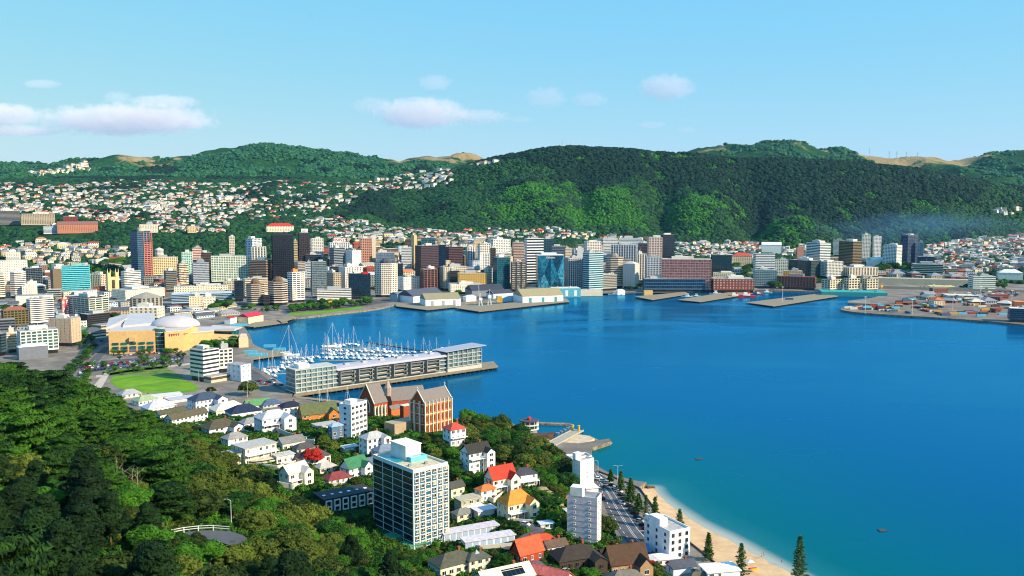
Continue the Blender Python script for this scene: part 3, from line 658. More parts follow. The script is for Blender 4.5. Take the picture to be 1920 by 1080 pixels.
def lettering(txt, size, parent, loc, rot, m, name='sign_lettering', ext=.15, align='CENTER'):
    cu = bpy.data.curves.new(name, 'FONT'); cu.body = txt; cu.size = size; cu.extrude = ext; cu.align_x = align; cu.align_y = 'CENTER'; cu.materials.append(m)
    t_ = bpy.data.objects.new(name, cu); COL.objects.link(t_); me = bpy.data.meshes.new_from_object(t_.evaluated_get(bpy.context.evaluated_depsgraph_get())); bpy.data.objects.remove(t_)
    me.name = name; o = bpy.data.objects.new(name, me); COL.objects.link(o); o.parent = parent; o.location = loc; o.rotation_euler = rot; return o
# ------------------------------------------------------------------ the city centre, building by building
OB = dict(name='office_block', cat='office block'); AP = dict(name='apartment_block', cat='apartments'); HA = dict(name='hall', cat='hall'); OL = dict(name='old_building', cat='old building')
def T(label, *a, **k): return B(label, *a, **k)
# -- far left, hospital slope
T('dark banded hospital block at the left edge below the hillside houses', 0, 38, 395, 424, '8b8a88', '1f2830', st='band', sr=.4, **OB)
T('long beige hospital block beside the dark banded one on the slope', 40, 103, 401, 425, 'bdae97', '5f574c', st='grid', **OB)
T('small red brick block right of the beige hospital', 119, 145, 406, 424, '8d4038', '3a2a28', st='grid', **OB)
T('long pink brick school with gabled roof on the slope behind the pink tower', 108, 184, 421, 441, 'c07f66', '5d4038', st='punch', roof='gable', roofc='8a5f55', **OL)
T('low pale blue grey annex in front of the pink brick school', 82, 118, 424, 442, 'c9cdd2', '5a6670', **OB)
T('cream apartment block on the slope straight above the pink tower', 262, 296, 421, 440, 'ded2be', '6a6258', st='punch', **AP)
T('square cream apartments with flat roof among the trees right of the pink tower', 352, 368, 424, 440, 'd9bf95', '5c4e3c', st='punch', **AP)
T('long white house row with red roof on the slope above the black tower', 500, 551, 424, 435, 'efe2cc', '7a6f62', st='punch', roof='hip', roofc='c23a2c', **HA)
# -- back left
T('white stepped apartment block with roof terrace at far left', 12, 38, 473, 492, 'e9dcc8', '6b5c4a', st='punch', **AP)
T('long white block with small square windows behind the octagonal tower', 0, 52, 489, 530, 'efe6d4', '80725c', st='punch', **OB)
T('white octagonal tower with black window bands and pyramid roof', 20, 50, 511, 560, 'e6e0d8', '1a1e22', st='band', sr=.52, shape='oct', roof='pyr', roofc='cfc8bd')
T('dark glass block with pale roof frame behind the octagonal tower', 44, 81, 503, 545, '7d858c', '10202c', c=50, st='glass')
T('round cream tower with dark strip windows at the left edge', -14, 10, 517, 562, 'e6dac2', '2a2a26', shape='oct')
T('plain white stair block in front of the dark glass block', 53, 70, 528, 558, 'ece0cd', '8c8070', st='punch', pr=.8, **OB)
T('small white block with a blank wall beside the octagonal tower', 42, 58, 536, 560, 'd9d2c6', '88857c', st='punch', pr=.75, **OB)
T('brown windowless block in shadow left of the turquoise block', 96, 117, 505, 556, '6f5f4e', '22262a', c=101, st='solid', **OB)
T('turquoise glass office block with a blue stair stripe', 117, 170, 499, 552, '6fd0d4', '0e5f78', st='band', sr=.45, topc='78b8b4')
T('pinkish beige block with vertical ribs right of the turquoise block', 171, 200, 515, 548, 'dcc3ad', '6c5544', c=190, st='grid', **OB)
T('cream and pink apartment tower with stepped top behind the gothic church', 206, 222, 531, 552, 'e6dcc6', '5c5244', st='punch', **AP)
T('white tower with curved bands and a chamfered crown', 228, 266, 509, 548, 'ece9e4', '28323a', c=235, st='band', sr=.5, shape='cham')
T('long old cream block with rows of small windows', 210, 309, 545, 566, 'eadfc6', '8a7550', c=236, st='punch', **OL)
T('plain white block with a blank gable beside the old cream block', 140, 181, 546, 560, 'e4e0da', '9a968e', st='punch', pr=.7, **OB)
T('flat white roofed hall behind the diagonal striped block', 30, 100, 556, 572, 'd9d3c8', '9c9588', st='solid', **OB)
T('cream hotel with pale yellow bays right of the pink tower', 288, 334, 483, 520, 'ead9ab', '7e6a45', st='grid', **OB)
T('small white domed apartment top behind the cream hotel', 291, 307, 468, 490, 'ece3d6', '7a7468', shape='oct', roof='pyr', roofc='c9c2b8', **AP)
T('green and white tiled block behind the brown slab', 342, 362, 473, 520, 'cfe3d8', '1f7a58', st='grid')
T('white block with red panels behind the green tiled block', 362, 379, 465, 515, 'd9c8bc', '8c2c28', st='band')
T('dark low block in front of the cream hotel', 308, 333, 508, 548, '77746e', '1c2a30', c=312, **OB)
T('slim dark brown slab with a cream striped front', 333, 355, 495, 540, '44362c', 'd8cdb4', c=337, st='band', sr=.5)
T('blue grey tower with fine horizontal bands and a spired roof', 361, 393, 493, 536, 'a9adb6', '4c5866', c=363, st='band', roof='pyrc', roofc='7e838c')
T('wide white grid block with green glass windows', 397, 470, 481, 533, 'e9e4d4', '4f7468', st='grid', sp=4.2, pr=.2, sr=.3)
T('slender cream apartment tower standing alone against the bush', 431, 441, 443, 500, 'e3d9c8', '7a6a55', st='grid', **AP)
T('dark brown block behind the white grid block', 378, 398, 474, 520, '57483f', '2a2624', **OB)
T('brown office block with cream ribbon bands beside the black tower', 469, 511, 488, 536, 'b09078', '2b2624', c=500, st='band', sr=.4)
T('white slab tower with a dark blue side left of the black tower', 462, 492, 448, 505, 'dbe0e4', '2d4152', c=474, st='grid')
T('pale stepped tower with vertical white stripes left of the black tower', 473, 500, 463, 520, 'ded9cc', '3a4a58', st='vert', sp=5)
T('long cream civic building with a blue arched centre', 327, 428, 538, 566, 'efe2c4', '5f5340', st='punch', d=22, **HA)
T('low blue roofed gallery hall in front of the long cream civic building', 322, 436, 552, 574, 'a8bcd0', '26404a', st='band', sr=.35, roofc='b7c6d6', **HA)
T('old cream ornate building left of the waterfront trees', 355, 380, 556, 580, 'e9d2b4', '8a6a52', st='punch', **OL)
T('white stepped building right of the ornate cream one', 382, 404, 557, 578, 'e8ddcc', '8c8478', st='punch', **OB)
T('cream grid block with a pale side next to the white grid tower', 420, 440, 527, 556, 'd8ccb0', '5f5a50', st='grid', **OB)
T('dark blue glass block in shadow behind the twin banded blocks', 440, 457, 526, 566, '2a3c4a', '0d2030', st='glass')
# -- front left
T('white block with diagonal looking black ribbon windows', 51, 103, 562, 612, 'efe8df', '15161a', c=58, st='band', sr=.5, nf=11, plant=False)
T('olive brown old block with a red tiled mansard roof', 4, 55, 583, 618, '6e6340', '2a2818', c=8, st='grid', roof='hip', roofc='8f5a48', **OL)
T('red panelled stair tower at the corner of the green glass block', 117, 131, 562, 596, 'd2281e', 'f0e8e0', st='grid', **OB)
T('pale framed office block with green glass bands above dark lower floors', 131, 205, 560, 600, 'd9cfbe', '2c4c48', c=168, st='grid', sr=.3, pr=.12, sp=9, roofc='3a3f44', **OB)
T('dark lower shop floors under the green glass office block', 150, 207, 590, 622, '3e3a3a', '101418', c=165, st='band', sr=.3, **OB)
T('tan block with a white gridded side wing', 93, 153, 598, 650, 'bfa68c', '6b6a66', c=135, st='punch', sp=5, pr=.8, sr=.7, **AP)
T('white gridded wing with tiny windows beside the tan block', 136, 153, 597, 644, 'efeae2', '5c6064', c=138, st='punch', **AP)
T('small white block with square windows under the green glass block', 152, 163, 603, 626, 'efe8dc', '48423c', st='punch', **OB)
T('grey low roofed block at the left edge', 0, 29, 600, 622, '5e6670', '20262c', **OB)
T('long white apartment row with green balconies', 34, 111, 622, 668, 'eae4da', '3c5c5a', c=40, st='grid', sr=.25, pr=.22, sp=4.5, nf=6, **AP)
T('white apartments with yellow and orange panels at the left edge', 14, 33, 624, 662, 'efe4cc', 'c88a3a', st='band', **AP)
T('dark glass apartment end at the left edge', -20, 14, 626, 668, '3c4a52', '12303c', c=4, **AP)
T('blue grey shed with a white sawtooth roof above the forest edge', 33, 91, 652, 676, '70757f', '50565e', c=36, st='solid', roof='hip', roofc='cfd2d6', **HA)
T('grey concert hall with a curved roof and vertical ribs', 243, 308, 560, 586, '9d978c', '3e3a36', c=250, st='vert', sp=6, roof='pyr', roofc='8b8880', shape='oct', **HA)
T('cream three storey box with square black windows', 243, 309, 577, 602, 'ded2bc', '2a2620', c=296, st='punch', sp=6, nf=3, roofc='e6e2da', **OB)
# -- centre left
T('tall black tower with a grid of dark windows', 487 + 24, 552, 441, 535, '1b1d26', '0c0e14', c=513, st='grid', sp=3.4, roofc='3a3c42', topc='2a2c34')
T('slender cream tower between the black and the brown towers', 552, 559, 452, 515, 'cdb98c', '5c5540', st='band')
T('tall dark brown tower with a yellow band under its roof sign', 560, 582, 437, 515, '3d3336', '1a1416', c=562, st='grid', sp=3.2)
T('white tower with a lattice of patterned panels', 583, 607, 447, 490, 'ddd8d0', '7d7a76', c=585, st='grid')
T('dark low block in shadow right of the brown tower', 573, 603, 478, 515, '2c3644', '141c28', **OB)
uni = T('white block with a rooftop board of red letters', 617, 656, 455, 500, 'dcdcd8', '5c6a74', c=620, st='vert', sp=4)
T('dark striped block below the white block with red letters', 618, 648, 465, 520, '8d959c', '16222c', c=627, st='band', sr=.4)
T('smooth blue grey tower with a bright white side', 639, 678, 470, 520, 'e6e2dc', 'cfccc6', c=661, st='band', sr=.7, pr=0)
T('pink brown stepped tower with a cream slab behind', 675, 698, 447, 510, 'c48d76', '5a3d36', c=677, st='grid')
T('tall thin cream slab right of the pink brown tower', 697, 705, 441, 500, 'ddd0b8', '9a8c74', st='solid')
T('grey green glass tower with a pale roof box in the front row', 584, 613, 491, 560, '868d90', '4b5a5e', c=586, st='glass', nf=19, sr=.3)
T('black and white banded block between the two glass towers', 573, 584, 492, 530, 'd0d6da', '18242e', st='band')
T('white apartment tower with cream bands and orange roof trim', 540, 572, 511, 568, 'efe6d8', '352c28', c=549, st='grid', sr=.5, pr=.14, sp=8, topc='d08848')
T('left brown and cream banded octagonal block by the lagoon', 462, 496, 533, 574, 'c8b8a6', '241e22', st='band', sr=.42, shape='oct', roof='pyrc', roofc='6c5440', nf=9, **OB)
T('right brown and cream banded octagonal block with pyramid top by the lagoon', 503, 540, 529, 573, 'c8b8a6', '241e22', st='band', sr=.42, shape='oct', roof='pyrc', roofc='6c5440', nf=9, **OB)
T('low dark link block between the twin banded blocks', 494, 506, 553, 574, '3c383c', '16161a', **OB)
T('cream pedimented block behind the left banded block', 457, 503, 523, 560, 'd6c6ae', '5c4e44', c=460, **OB)
T('white ribbed block with black vertical windows in the second row', 636, 681, 501, 548, 'eae6de', '26262a', c=648, st='vert', sp=3.0, pr=.5)
T('dark blue glass block with a red roof sign', 654, 695, 513, 562, '1e2c3a', '0e1c2a', c=656, st='glass')
T('beige block behind the dark glass block', 612, 640, 512, 550, 'b8a890', '4e473c', c=626, st='grid', **OB)
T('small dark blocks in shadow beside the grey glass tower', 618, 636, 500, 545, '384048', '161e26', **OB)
T('octagonal beige tower with a dense grid of black windows', 703, 746, 494, 558, 'e4d8c4', '24201e', st='punch', sp=3.3, pr=.42, sr=.5, shape='oct', roof='pyrc', roofc='4c5058')
T('long low white block with ribbon windows and yellow ground floor', 595, 659, 544, 567, 'e9e6e0', '2c2c2c', st='band', sr=.5, base='d8b038', **OB)
T('pale blue office block behind the octagonal tower', 705, 740, 474, 510, '98a4b0', '5b6c7e', st='glass', **OB)
T('white office with a red vertical stripe and striped floors', 753, 772, 464, 510, 'e2e0dc', '5c5c60', st='band')
T('thin tan tower slab with a brown edge', 771, 782, 441, 505, 'c2a878', '6a4436', c=777, st='solid')
T('brown ribbed block beside the octagonal tower', 744, 756, 495, 540, '8a7f70', '2e2a28')
T('white block with square windows and a mauve side wall', 745, 788, 520, 548, 'efe6da', '7c4f44', c=757, st='punch', **OB)
# -- centre
T('tall brown granite tower with dark glass sides', 779, 823, 461, 545, '4f3a40', '1a1620', c=790, st='glass', sr=.55, nf=24)
T('small bronze glass block with pink frames at the foot of the granite tower', 788, 821, 505, 548, '8c6058', '1e1214', c=795, st='vert', sp=6, pr=.18)
T('dark blue glass tower beside the granite tower', 821, 836, 459, 540, '22405e', '0e2a44', st='glass')
T('square brown tower with bronze windows', 836, 868, 463, 520, '5a4246', '241a1c', c=842, st='glass', sr=.5)
T('green glass penthouse block behind the granite tower', 790, 816, 446, 500, '6a8a8c', '1f4c56', st='glass')
T('white tower with three vertical pillars of windows', 873, 895, 463, 515, 'e6dfd6', '3c4048', c=877, st='vert', sp=4.5)
T('tall white grid tower with a stepped front', 896, 920, 457, 520, 'eae2d6', '55504c', c=900, st='grid', sp=4)
T('white front block with an arched dark frame', 897, 918, 475, 520, 'eeeae4', '2a343e', c=900, st='grid', sp=5)
T('bright white office with square windows standing high', 915, 957, 449, 510, 'f0ece4', '6a6660', c=925, st='grid', sp=5)
T('low dark brown block left of the teal tower', 920, 930, 465, 520, '5a4c44', '2a2420')
T('teal glass tower with a dark left side', 924, 956, 483, 548, '1c5a66', '0a4250', c=932, st='glass')
T('white roofed block behind the teal tower', 930, 958, 476, 530, 'dcd4c8', '7c7870', **OB)
T('black block with cream window bands in the second row', 958, 987, 491, 548, '3e3e46', 'b8a78c', c=959, st='grid', sp=8, sr=.5)
T('pinkish brown apartment tower with balconies behind', 960, 983, 455, 505, 'b8a094', '46302c', c=963, st='band')
T('tall round fronted tower with white bands and a teal glass drum', 983, 1019, 447, 540, 'e9e9e6', '16242e', c=988, st='band', sr=.45, nf=17)
T('small teal tiled tower behind the faceted glass block', 1018, 1038, 448, 500, '3a5c66', '12384a', st='grid')
T('cream low block right of the faceted glass block top', 1056, 1072, 466, 510, 'dcccb0', '7a6a58', c=1058, **OB)
T('grey office slab behind the faceted glass block', 1034, 1060, 462, 510, '6e7884', '2e3a46', **OB)
T('white tower with dark blue vertical windows', 1058, 1093, 484, 545, 'd4d0ca', '1a2a3c', c=1066, st='vert', sp=4, pr=.35)
T('small white tower with plain side behind the blue striped tower', 1082, 1094, 465, 520, 'ddd6cc', '8c8880', st='solid')
T('ochre old building with rows of arched windows', 857, 913, 513, 548, 'cda556', '5a4428', c=860, st='punch', sp=3.8, pr=.45, sr=.45, **OL)
T('grand cream old building left of the ochre one', 824, 876, 501, 545, 'dcd0b8', '5e564c', c=832, st='grid', **OL)
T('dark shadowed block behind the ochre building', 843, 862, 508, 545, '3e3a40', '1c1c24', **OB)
T('white old block with tall windows right of the ochre building', 908, 924, 503, 545, 'e4dac8', '565048', c=914, st='grid', **OL)
T('long low white building with square windows behind the sheds', 841, 903, 533, 552, 'efe6d4', '8a7a5c', c=845, st='punch', **OB)
# -- centre right
T('pale tower with teal glass bands', 1092, 1131, 474, 548, 'bcd0d4', '12505c', c=1104, st='band', sr=.4, nf=17)
T('beige octagonal tower with a pyramid roof', 1135, 1168, 483, 540, 'd0bfa8', '3a2c28', st='band', sr=.5, shape='oct', roof='pyrc', roofc='8d8478')
T('cream block with a low pyramid roof half in shadow', 1168, 1198, 495, 542, 'cfc8bc', '8c8a86', c=1190, st='punch', roof='pyr', roofc='cfc4b4')
T('wide white slab with dark blue vertical windows at the back', 1145, 1192, 459, 510, 'c2c8cc', '20304a', st='vert', sp=5, pr=.3)
T('slender white tower with black vertical stripes', 1192, 1212, 476, 530, 'ddd4c6', '2c2826', c=1194, st='vert', sp=4, pr=.4)
T('tall pinkish apartment tower with white balconies', 1213, 1241, 445, 510, 'cfc0b4', '6a342e', c=1216, st='grid', sr=.4, sp=5, name='apartment_tower', cat='apartment tower')
T('black glass tower at the foot of the bush', 1236, 1264, 440, 500, '24303a', '0c1a28', c=1243, st='glass')
T('dark block with white frames right of the slender striped tower', 1211, 1240, 482, 540, 'cdd2d4', '14304a', c=1213, st='grid', sp=5)
T('wide pinkish office block with a white top frame', 1240, 1333, 486, 546, 'b98b80', '7e5550', st='grid', sp=4.4, pr=.18, sr=.3, nf=11, d=30, roofc='b8ada0', topc='d8cfc0')
T('dark green glass block beside the wide pinkish block', 1332, 1371, 478, 535, '2c4644', '10282c', c=1334, st='glass')
T('long low blue glass building on the quay', 1204, 1322, 523, 547, '4c6c84', '0c3450', c=1208, st='glass', nf=3, sr=.2, d=26, **OB)
T('long red brick wharf building with white windows', 1331, 1414, 523, 548, '8c4a3e', 'd8b8a4', c=1337, st='punch', sp=5, pr=.5, sr=.45, nf=4, **OL)
T('low cream building with ornate parapet behind the brick one', 1337, 1375, 512, 540, 'e4d8a8', '7a6a40', st='punch', **OL)
T('white striped office with a green top', 1411, 1452, 476, 530, 'dfe2e0', '34444a', c=1416, st='band', topc='2a7058')
T('glass lower wing of the white striped office', 1415, 1456, 506, 540, '9cb0ac', '2c4c50', st='grid', **OB)
T('cream and pink ornate houses with a dome behind the trees', 1372, 1410, 480, 505, 'ecd0a8', '9a5a48', st='punch', roof='hip', roofc='b8503e', **OL)
T('white hall with curved roof at the foot of the bush', 1428, 1465, 459, 475, 'e6e4e0', 'b0aeaa', st='solid', roof='gable', roofc='dcdad6', **HA)
T('white block cluster with rooftop plant behind the slab', 1126, 1158, 447, 480, 'dcdcd8', '5c6064', c=1130, **OB)
T('white slab with brown left edge at the back', 1095, 1127, 453, 500, 'e9e3d8', '6c4c44', c=1101, st='grid')
T('white long roofed office at the back above the striped slab', 1160, 1204, 447, 480, 'e2e4e4', '6a7680', **OB)
T('brown glass office between the slab and apartment tower', 1196, 1216, 456, 500, '5c5058', '2a2630')
T('small white grid office right of the white striped office', 1450, 1477, 487, 520, 'e8e2d4', '4c5a50', c=1452, st='grid', **OB)
# -- right
T('brick red wharf warehouse with a pink roof', 1459, 1530, 520, 544, '8e5440', '4c2c26', c=1528, st='vert', sp=5, pr=.5, roofc='9c4440', **OL)
T('yellow brick upper building behind the brick warehouse', 1468, 1504, 508, 530, 'cfa256', '7a5a30', st='punch', **OL)
T('white banded tower with a dark glass left side', 1510, 1556, 456, 515, 'e9ece8', '1c2c36', c=1536, st='band', sr=.45)
T('low dark green office in front of the banded tower', 1477, 1538, 489, 522, '3c4c50', '16282e', c=1520, st='grid', **OB)
T('low white windowed office beside the dark green one', 1535, 1580, 491, 522, 'dcd6cc', '22343c', c=1550, st='grid', **OB)
T('brown tower with cream bands on its right side', 1571, 1615, 453, 510, '8c7c58', '241e1c', c=1598, st='band', sr=.35)
T('white tower behind the brown banded tower', 1614, 1631, 440, 490, 'efe8dc', '7c7468', c=1616, st='grid', name='apartment_tower', cat='apartment tower')
T('second white slab tower, slimmer, right of the first', 1635, 1651, 443, 490, 'f0eeea', '5c6068', c=1638, st='grid', name='apartment_tower', cat='apartment tower')
T('white grid office tower with a wide front', 1654, 1690, 460, 505, 'efeee8', '4c4844', c=1680, st='grid')
T('tall slate blue tower near the bush', 1687, 1720, 441, 500, '5c6c80', '2e3c50', c=1701, st='glass')
T('pale blue lower tower attached to the slate blue one', 1719, 1730, 455, 500, '9ca8b4', '68747f', st='glass')
T('stepped dark glass office with green bands', 1708, 1768, 495, 517, '8ab0a4', '0e2c38', c=1712, st='band', sr=.3, nf=5, **OB)
T('upper dark step of the green banded office', 1720, 1752, 481, 505, '4a6470', '10303c', st='band', sr=.3, **OB)
T('pinkish brick bell tower', 1492, 1506, 464, 500, 'b07868', '6a4038', c=1494, st='solid', roof='pyr', roofc='9a5c50', name='bell_tower', cat='tower')
T('white block with a plain pale gable wall', 1562, 1580, 450, 480, 'd9d4cc', '8c8880', **OB)
T('long cream station hall', 1572, 1646, 502, 522, 'd8ccb8', '6a5c50', c=1592, st='vert', sp=6, **HA)
T('white gabled church hall', 1624, 1658, 487, 503, 'eae8e2', 'bab6b0', c=1635, st='solid', roof='gable', roofc='d9d6d0', **HA)
for lab, a, c_, z, yt in (('left cream office block with black square windows on the teal wharf', 1540, 1580, 1556, 525), ('middle cream office block with black square windows on the teal wharf', 1582, 1612, 1591, 522), ('right cream office block with black square windows on the teal wharf', 1616, 1646, 1625, 523)):
    T(lab, a, c_, yt, 547, 'd8caae', '22201e', c=z, st='punch', sp=6, pr=.35, sr=.4, nf=4, roofc='7c5448', **OB)
T('long beige railway station platform roof', 1640, 1832, 521, 531, 'c8b898', '8c7c60', st='solid', d=24, roofc='b8ac98', plant=False, **HA)
T('long grey elevated road deck building behind the port', 1650, 1925, 536, 541, 'a99c84', '3c3834', st='solid', d=14, roofc='8c8478', plant=False, **HA)
T('green and white striped office by the port', 1814, 1866, 518, 546, 'dfe8dc', '1c3a34', c=1824, st='band', sr=.5, nf=6, **OB)
T('white low sheds behind the striped port office', 1868, 1918, 511, 524, 'e2dcd0', '9a948a', c=1872, st='solid', roof='hip', roofc='d8d2c6', **HA)
T('blue banded cold store at the right edge of the port', 1888, 1960, 578, 604, '46586c', '1a2836', c=1892, st='band', sr=.5, nf=5, roofc='e2dcd0', **HA)
T('orange roofed port workshop at the right edge', 1896, 1960, 566, 580, 'c87848', '6a4030', c=1902, st='solid', roofc='d08850', **HA)
# signs on roofs
M_redsign = mat('red_sign', 'c8282a', .5, .03); M_board = mat('white_board', 'f2efe8', .6, .04)
def roof_sign(label, px0, px1, py0, py1, ref_yb, txt, board, ink, bcol=None):
    a = at_z(px0, ref_yb, SLAB); b_ = MB(); W = (px1 - px0) / F * (a.y + 13); p = at_y((px0 + px1) / 2, py1, a.y); H = (py1 - py0) / F * (a.y + 13)
    r = empty('roof_sign', tuple(p), -math.atan2(p.x, p.y), label, 'sign'); b_.box(-W/2, W/2, 0, .6, 0, H); b_.box(-W/2 + 1, -W/2 + 1.4, .7, 1.2, -3, H * .8); b_.box(W/2 - 1.4, W/2 - 1, .7, 1.2, -3, H * .8)
    b_.build('board', board, r)
    if txt is None and board is M_board:      # faint blurred marks, too small to read in the photograph
        q = MB()
        for k in range(3): q.box(-W * .32 + k * W * .23, -W * .32 + k * W * .23 + W * .17, -.1, .02, H * .55, H * .78)
        q.build('faint_marks', mat('faint_blue', 'b4bcd4', .6, .03), r)
    if txt: lettering(txt, H * .95, r, (0, -.12, H * .5), (R(90), 0, 0), ink)
roof_sign('white rooftop board with red letters on the ribbed white block', 626, 648, 446, 455, 512, 'UNISYS', M_board, M_redsign)
roof_sign('white rooftop board on the tall dark brown tower', 565, 577, 429, 437, 520, None, M_board, None)
roof_sign('red lettering strip on the dark glass block', 677, 690, 510, 514, 561, None, M_redsign, None)
# ------------------------------------------------------------------ hillside houses
def house_mesh(kind, W, D, H, two=False):
    w = MB(); g = MB(); r = MB(); a, c = W / 2, D / 2
    w.box(-a, a, -c, c, -4, H)
    for fl in range(2 if H > 4.5 else 1):
        z = .9 + fl * 3
        for x in np.arange(-a + 1.6, a - 1, 3.4): g.box(x - .7, x + .7, -c - .06, -c + .05, z, z + 1.5); g.box(x - .7, x + .7, c - .05, c + .06, z, z + 1.5)
        for y in np.arange(-c + 1.6, c - 1, 3.4): g.box(a - .05, a + .06, y - .7, y + .7, z, z + 1.5); g.box(-a - .06, -a + .05, y - .7, y + .7, z, z + 1.5)
    a += .5; c += .5; rh = D * .27; k = 0 if kind == 'gable' else c * .95
    if kind == 'flat': r.box(-a, a, -c, c, H + .003, H + .5)
    else:
        r1 = (-a + k, 0, H + rh); r2 = (a - k, 0, H + rh); r.poly([(-a, -c, H), (a, -c, H), r2, r1]); r.poly([(a, c, H), (-a, c, H), r1, r2]); r.poly([(-a, c, H), (-a, -c, H), r1]); r.poly([(a, -c, H), (a, c, H), r2]); r.poly([(-a, c, H), (a, c, H), (a, -c, H), (-a, -c, H)])
    return w, g, r
HP = []
for kind, W, D, H in (('gable', 13, 9, 5.6), ('hip', 14, 11, 5.8), ('hip', 11, 10, 3.6), ('gable', 17, 9, 6.2), ('flat', 15, 10, 6.4), ('hip', 18, 11, 8.5)):
    w, g, r = house_mesh(kind, W, D, H); HP.append((kind, w, g, r))
def mesh_of(b, n, m):
    me = bpy.data.meshes.new(n); me.from_pydata(b.v, [], b.f); me.materials.append(m); return me
M_hglass = glassm('2a3036', .2)
HM = [(k, mesh_of(w, 'wall', M_white), mesh_of(g, 'windows', M_hglass), mesh_of(r, 'roof', M_deck)) for k, w, g, r in HP]
WALLC = [('white', 'dacfba'), ('cream', 'd9c49c'), ('white', 'dcd6c8'), ('pale grey', 'b4aea4'), ('beige', 'bfa47c'), ('white', 'e2d8c2')]
ROOFC = [('grey', '8b8c8e'), ('dark grey', '55585e'), ('pale', 'c6c2ba'), ('red', '98402f'), ('terracotta', 'c07048'), ('grey', '9b9a98'), ('white', 'cac4b8'), ('brown', '6a5044'), ('green', '5c7a68')]
RW = [4, 4, 2.4, .9, 1.2, 3, 1.6, 1.4, .6]
def inpoly(x, y, P):
    r = False; j = len(P) - 1
    for i in range(len(P)):
        if (P[i][1] > y) != (P[j][1] > y) and x < (P[j][0] - P[i][0]) * (y - P[i][1]) / (P[j][1] - P[i][1] + 1e-9) + P[i][0]: r = not r
        j = i
    return r
ZONES = [  # pixel polygons, count, place words
 ([(0,345),(0,398),(110,395),(250,410),(430,415),(470,395),(455,350),(250,338),(120,350)], 330, 'high on the left hillside'),
 ([(184,405),(250,408),(300,440),(420,438),(430,415),(330,405)], 40, 'on the slope behind the pink tower'),
 ([(0,398),(0,394),(100,392),(240,402),(240,418),(190,418),(130,404)], 40, 'just above the hospital'),
 ([(0,462),(0,482),(60,488),(130,478),(200,492),(245,480),(245,468),(180,462),(120,460),(60,452)], 60, 'above the turquoise block'),
 ([(60,480),(60,500),(180,505),(240,500),(240,486)], 16, 'just behind the turquoise block'),
 ([(460,342),(700,345),(660,380),(600,400),(480,420),(440,400)], 95, 'above the black tower'),
 ([(560,415),(640,410),(760,432),(900,440),(930,452),(780,452),(690,460),(600,445)], 120, 'at the foot of the bush'),
 ([(770,440),(930,445),(960,462),(800,466)], 30, 'just behind the granite tower'),
 ([(640,352),(720,335),(800,322),(850,318),(850,345),(780,358),(700,362)], 50, 'below the big hill'),
 ([(840,306),(910,300),(935,306),(880,312)], 12, 'along the skyline shoulder'),
 ([(860,430),(1040,430),(1130,442),(1240,452),(1230,462),(1060,450),(900,448)], 60, 'under the big hill'),
 ([(1265,458),(1420,456),(1440,470),(1400,488),(1265,482)], 70, 'right of the black glass tower'),
 ([(1462,466),(1510,462),(1520,486),(1465,482)], 16, 'beside the brick bell tower'),
 ([(1730,466),(1800,452),(1920,440),(1920,508),(1800,512),(1730,500)], 190, 'in the right suburb'),
 ([(40,312),(160,304),(170,322),(60,330)], 22, 'on the far left ridge'),
 ([(1860,395),(1920,390),(1920,402),(1870,402)], 6, 'on the far right shoulder'),
]
hs_ = []; rng = random.Random(5); occ = {}
def occupied(x, y, r):
    for fx, fy, fr in FOOT:
        if abs(fx - x) < fr + r and abs(fy - y) < fr + r and math.hypot(fx - x, fy - y) < fr + r: return True
    return False
for poly, n, words_ in ZONES:
    xs = [p[0] for p in poly]; ys_ = [p[1] for p in poly]; got = 0; tries = 0; n = int(n * 1.45)
    while got < n and tries < n * 12:
        tries += 1; px = rng.uniform(min(xs), max(xs)); py = rng.uniform(min(ys_), max(ys_))
        if not inpoly(px, py, poly): continue
        if any(abs(px - q[0]) < 6.2 and abs(py - q[1]) < 2.6 for q in hs_[-400:]): continue
        P = hit(px, py)
        if P.y > 4800 or occupied(P.x, P.y, 7): continue
        hs_.append((px, py, P, words_)); got += 1
# terraces follow the contour in short rows, so give neighbours similar headings
hs_.sort(key=lambda q: q[2].y)
HOUSEPOS = [(q[2].x, q[2].y) for q in hs_]
from collections import defaultdict
lab_count = defaultdict(list); rest = []
for i, (px, py, P, words_) in enumerate(hs_):
    k = rng.choices(range(6), [3, 3, 2, 2, 2, 1])[0]; wn, wc = rng.choice(WALLC); rn, rc = rng.choices(ROOFC, RW)[0]
    az = math.atan2(P.x, P.y); rz = -az + rng.gauss(0, .35) + rng.choice([0, 0, math.pi / 2]) + fbm(np.array(P.x / 200), np.array(P.y / 200), 2, 3) * .8; s = rng.uniform(.75, 1.15) * (1 + max(0, P.y - 2300) / 3000)
    if i >= 298: rest.append((P, s)); continue
    kk, wm, gm, rm = HM[k]; root = empty('hillside_house', (P.x, P.y, P.z), float(rz), None, 'house', 'houses on the hillsides behind the city'); root.scale = (s, s, s)
    for nm, me, m in (('wall', wm, wallm(wc)), ('windows', gm, None), ('roof', rm, roofm(rc))):
        o = bpy.data.objects.new(nm, me); COL.objects.link(o); o.parent = root
        if m: set_mat(o, 0, m)
    shp = {'gable': 'gabled', 'hip': 'hipped', 'flat': 'flat'}[kk]
    lab_count[f'{wn} house, {shp} {rn} roof, {words_}'].append((px, root))
ORD = ['leftmost', 'second', 'third', 'fourth', 'fifth', 'sixth', 'seventh', 'eighth', 'ninth', 'tenth', 'eleventh', 'twelfth']
def number_labels(lc, fmt_one='{l}'):
    for l, L in lc.items():
        L.sort(key=lambda q: q[0]); n = len(L)
        for j, (_, o) in enumerate(L):
            if n == 1: o['label'] = l
            elif j == n - 1: o['label'] = f'{l}, rightmost'
            elif j < len(ORD): o['label'] = f'{l}, {ORD[j]}' + (' from left' if j else '')
            else: o['label'] = f'{l}, mid row'
number_labels(lab_count)
hp = []
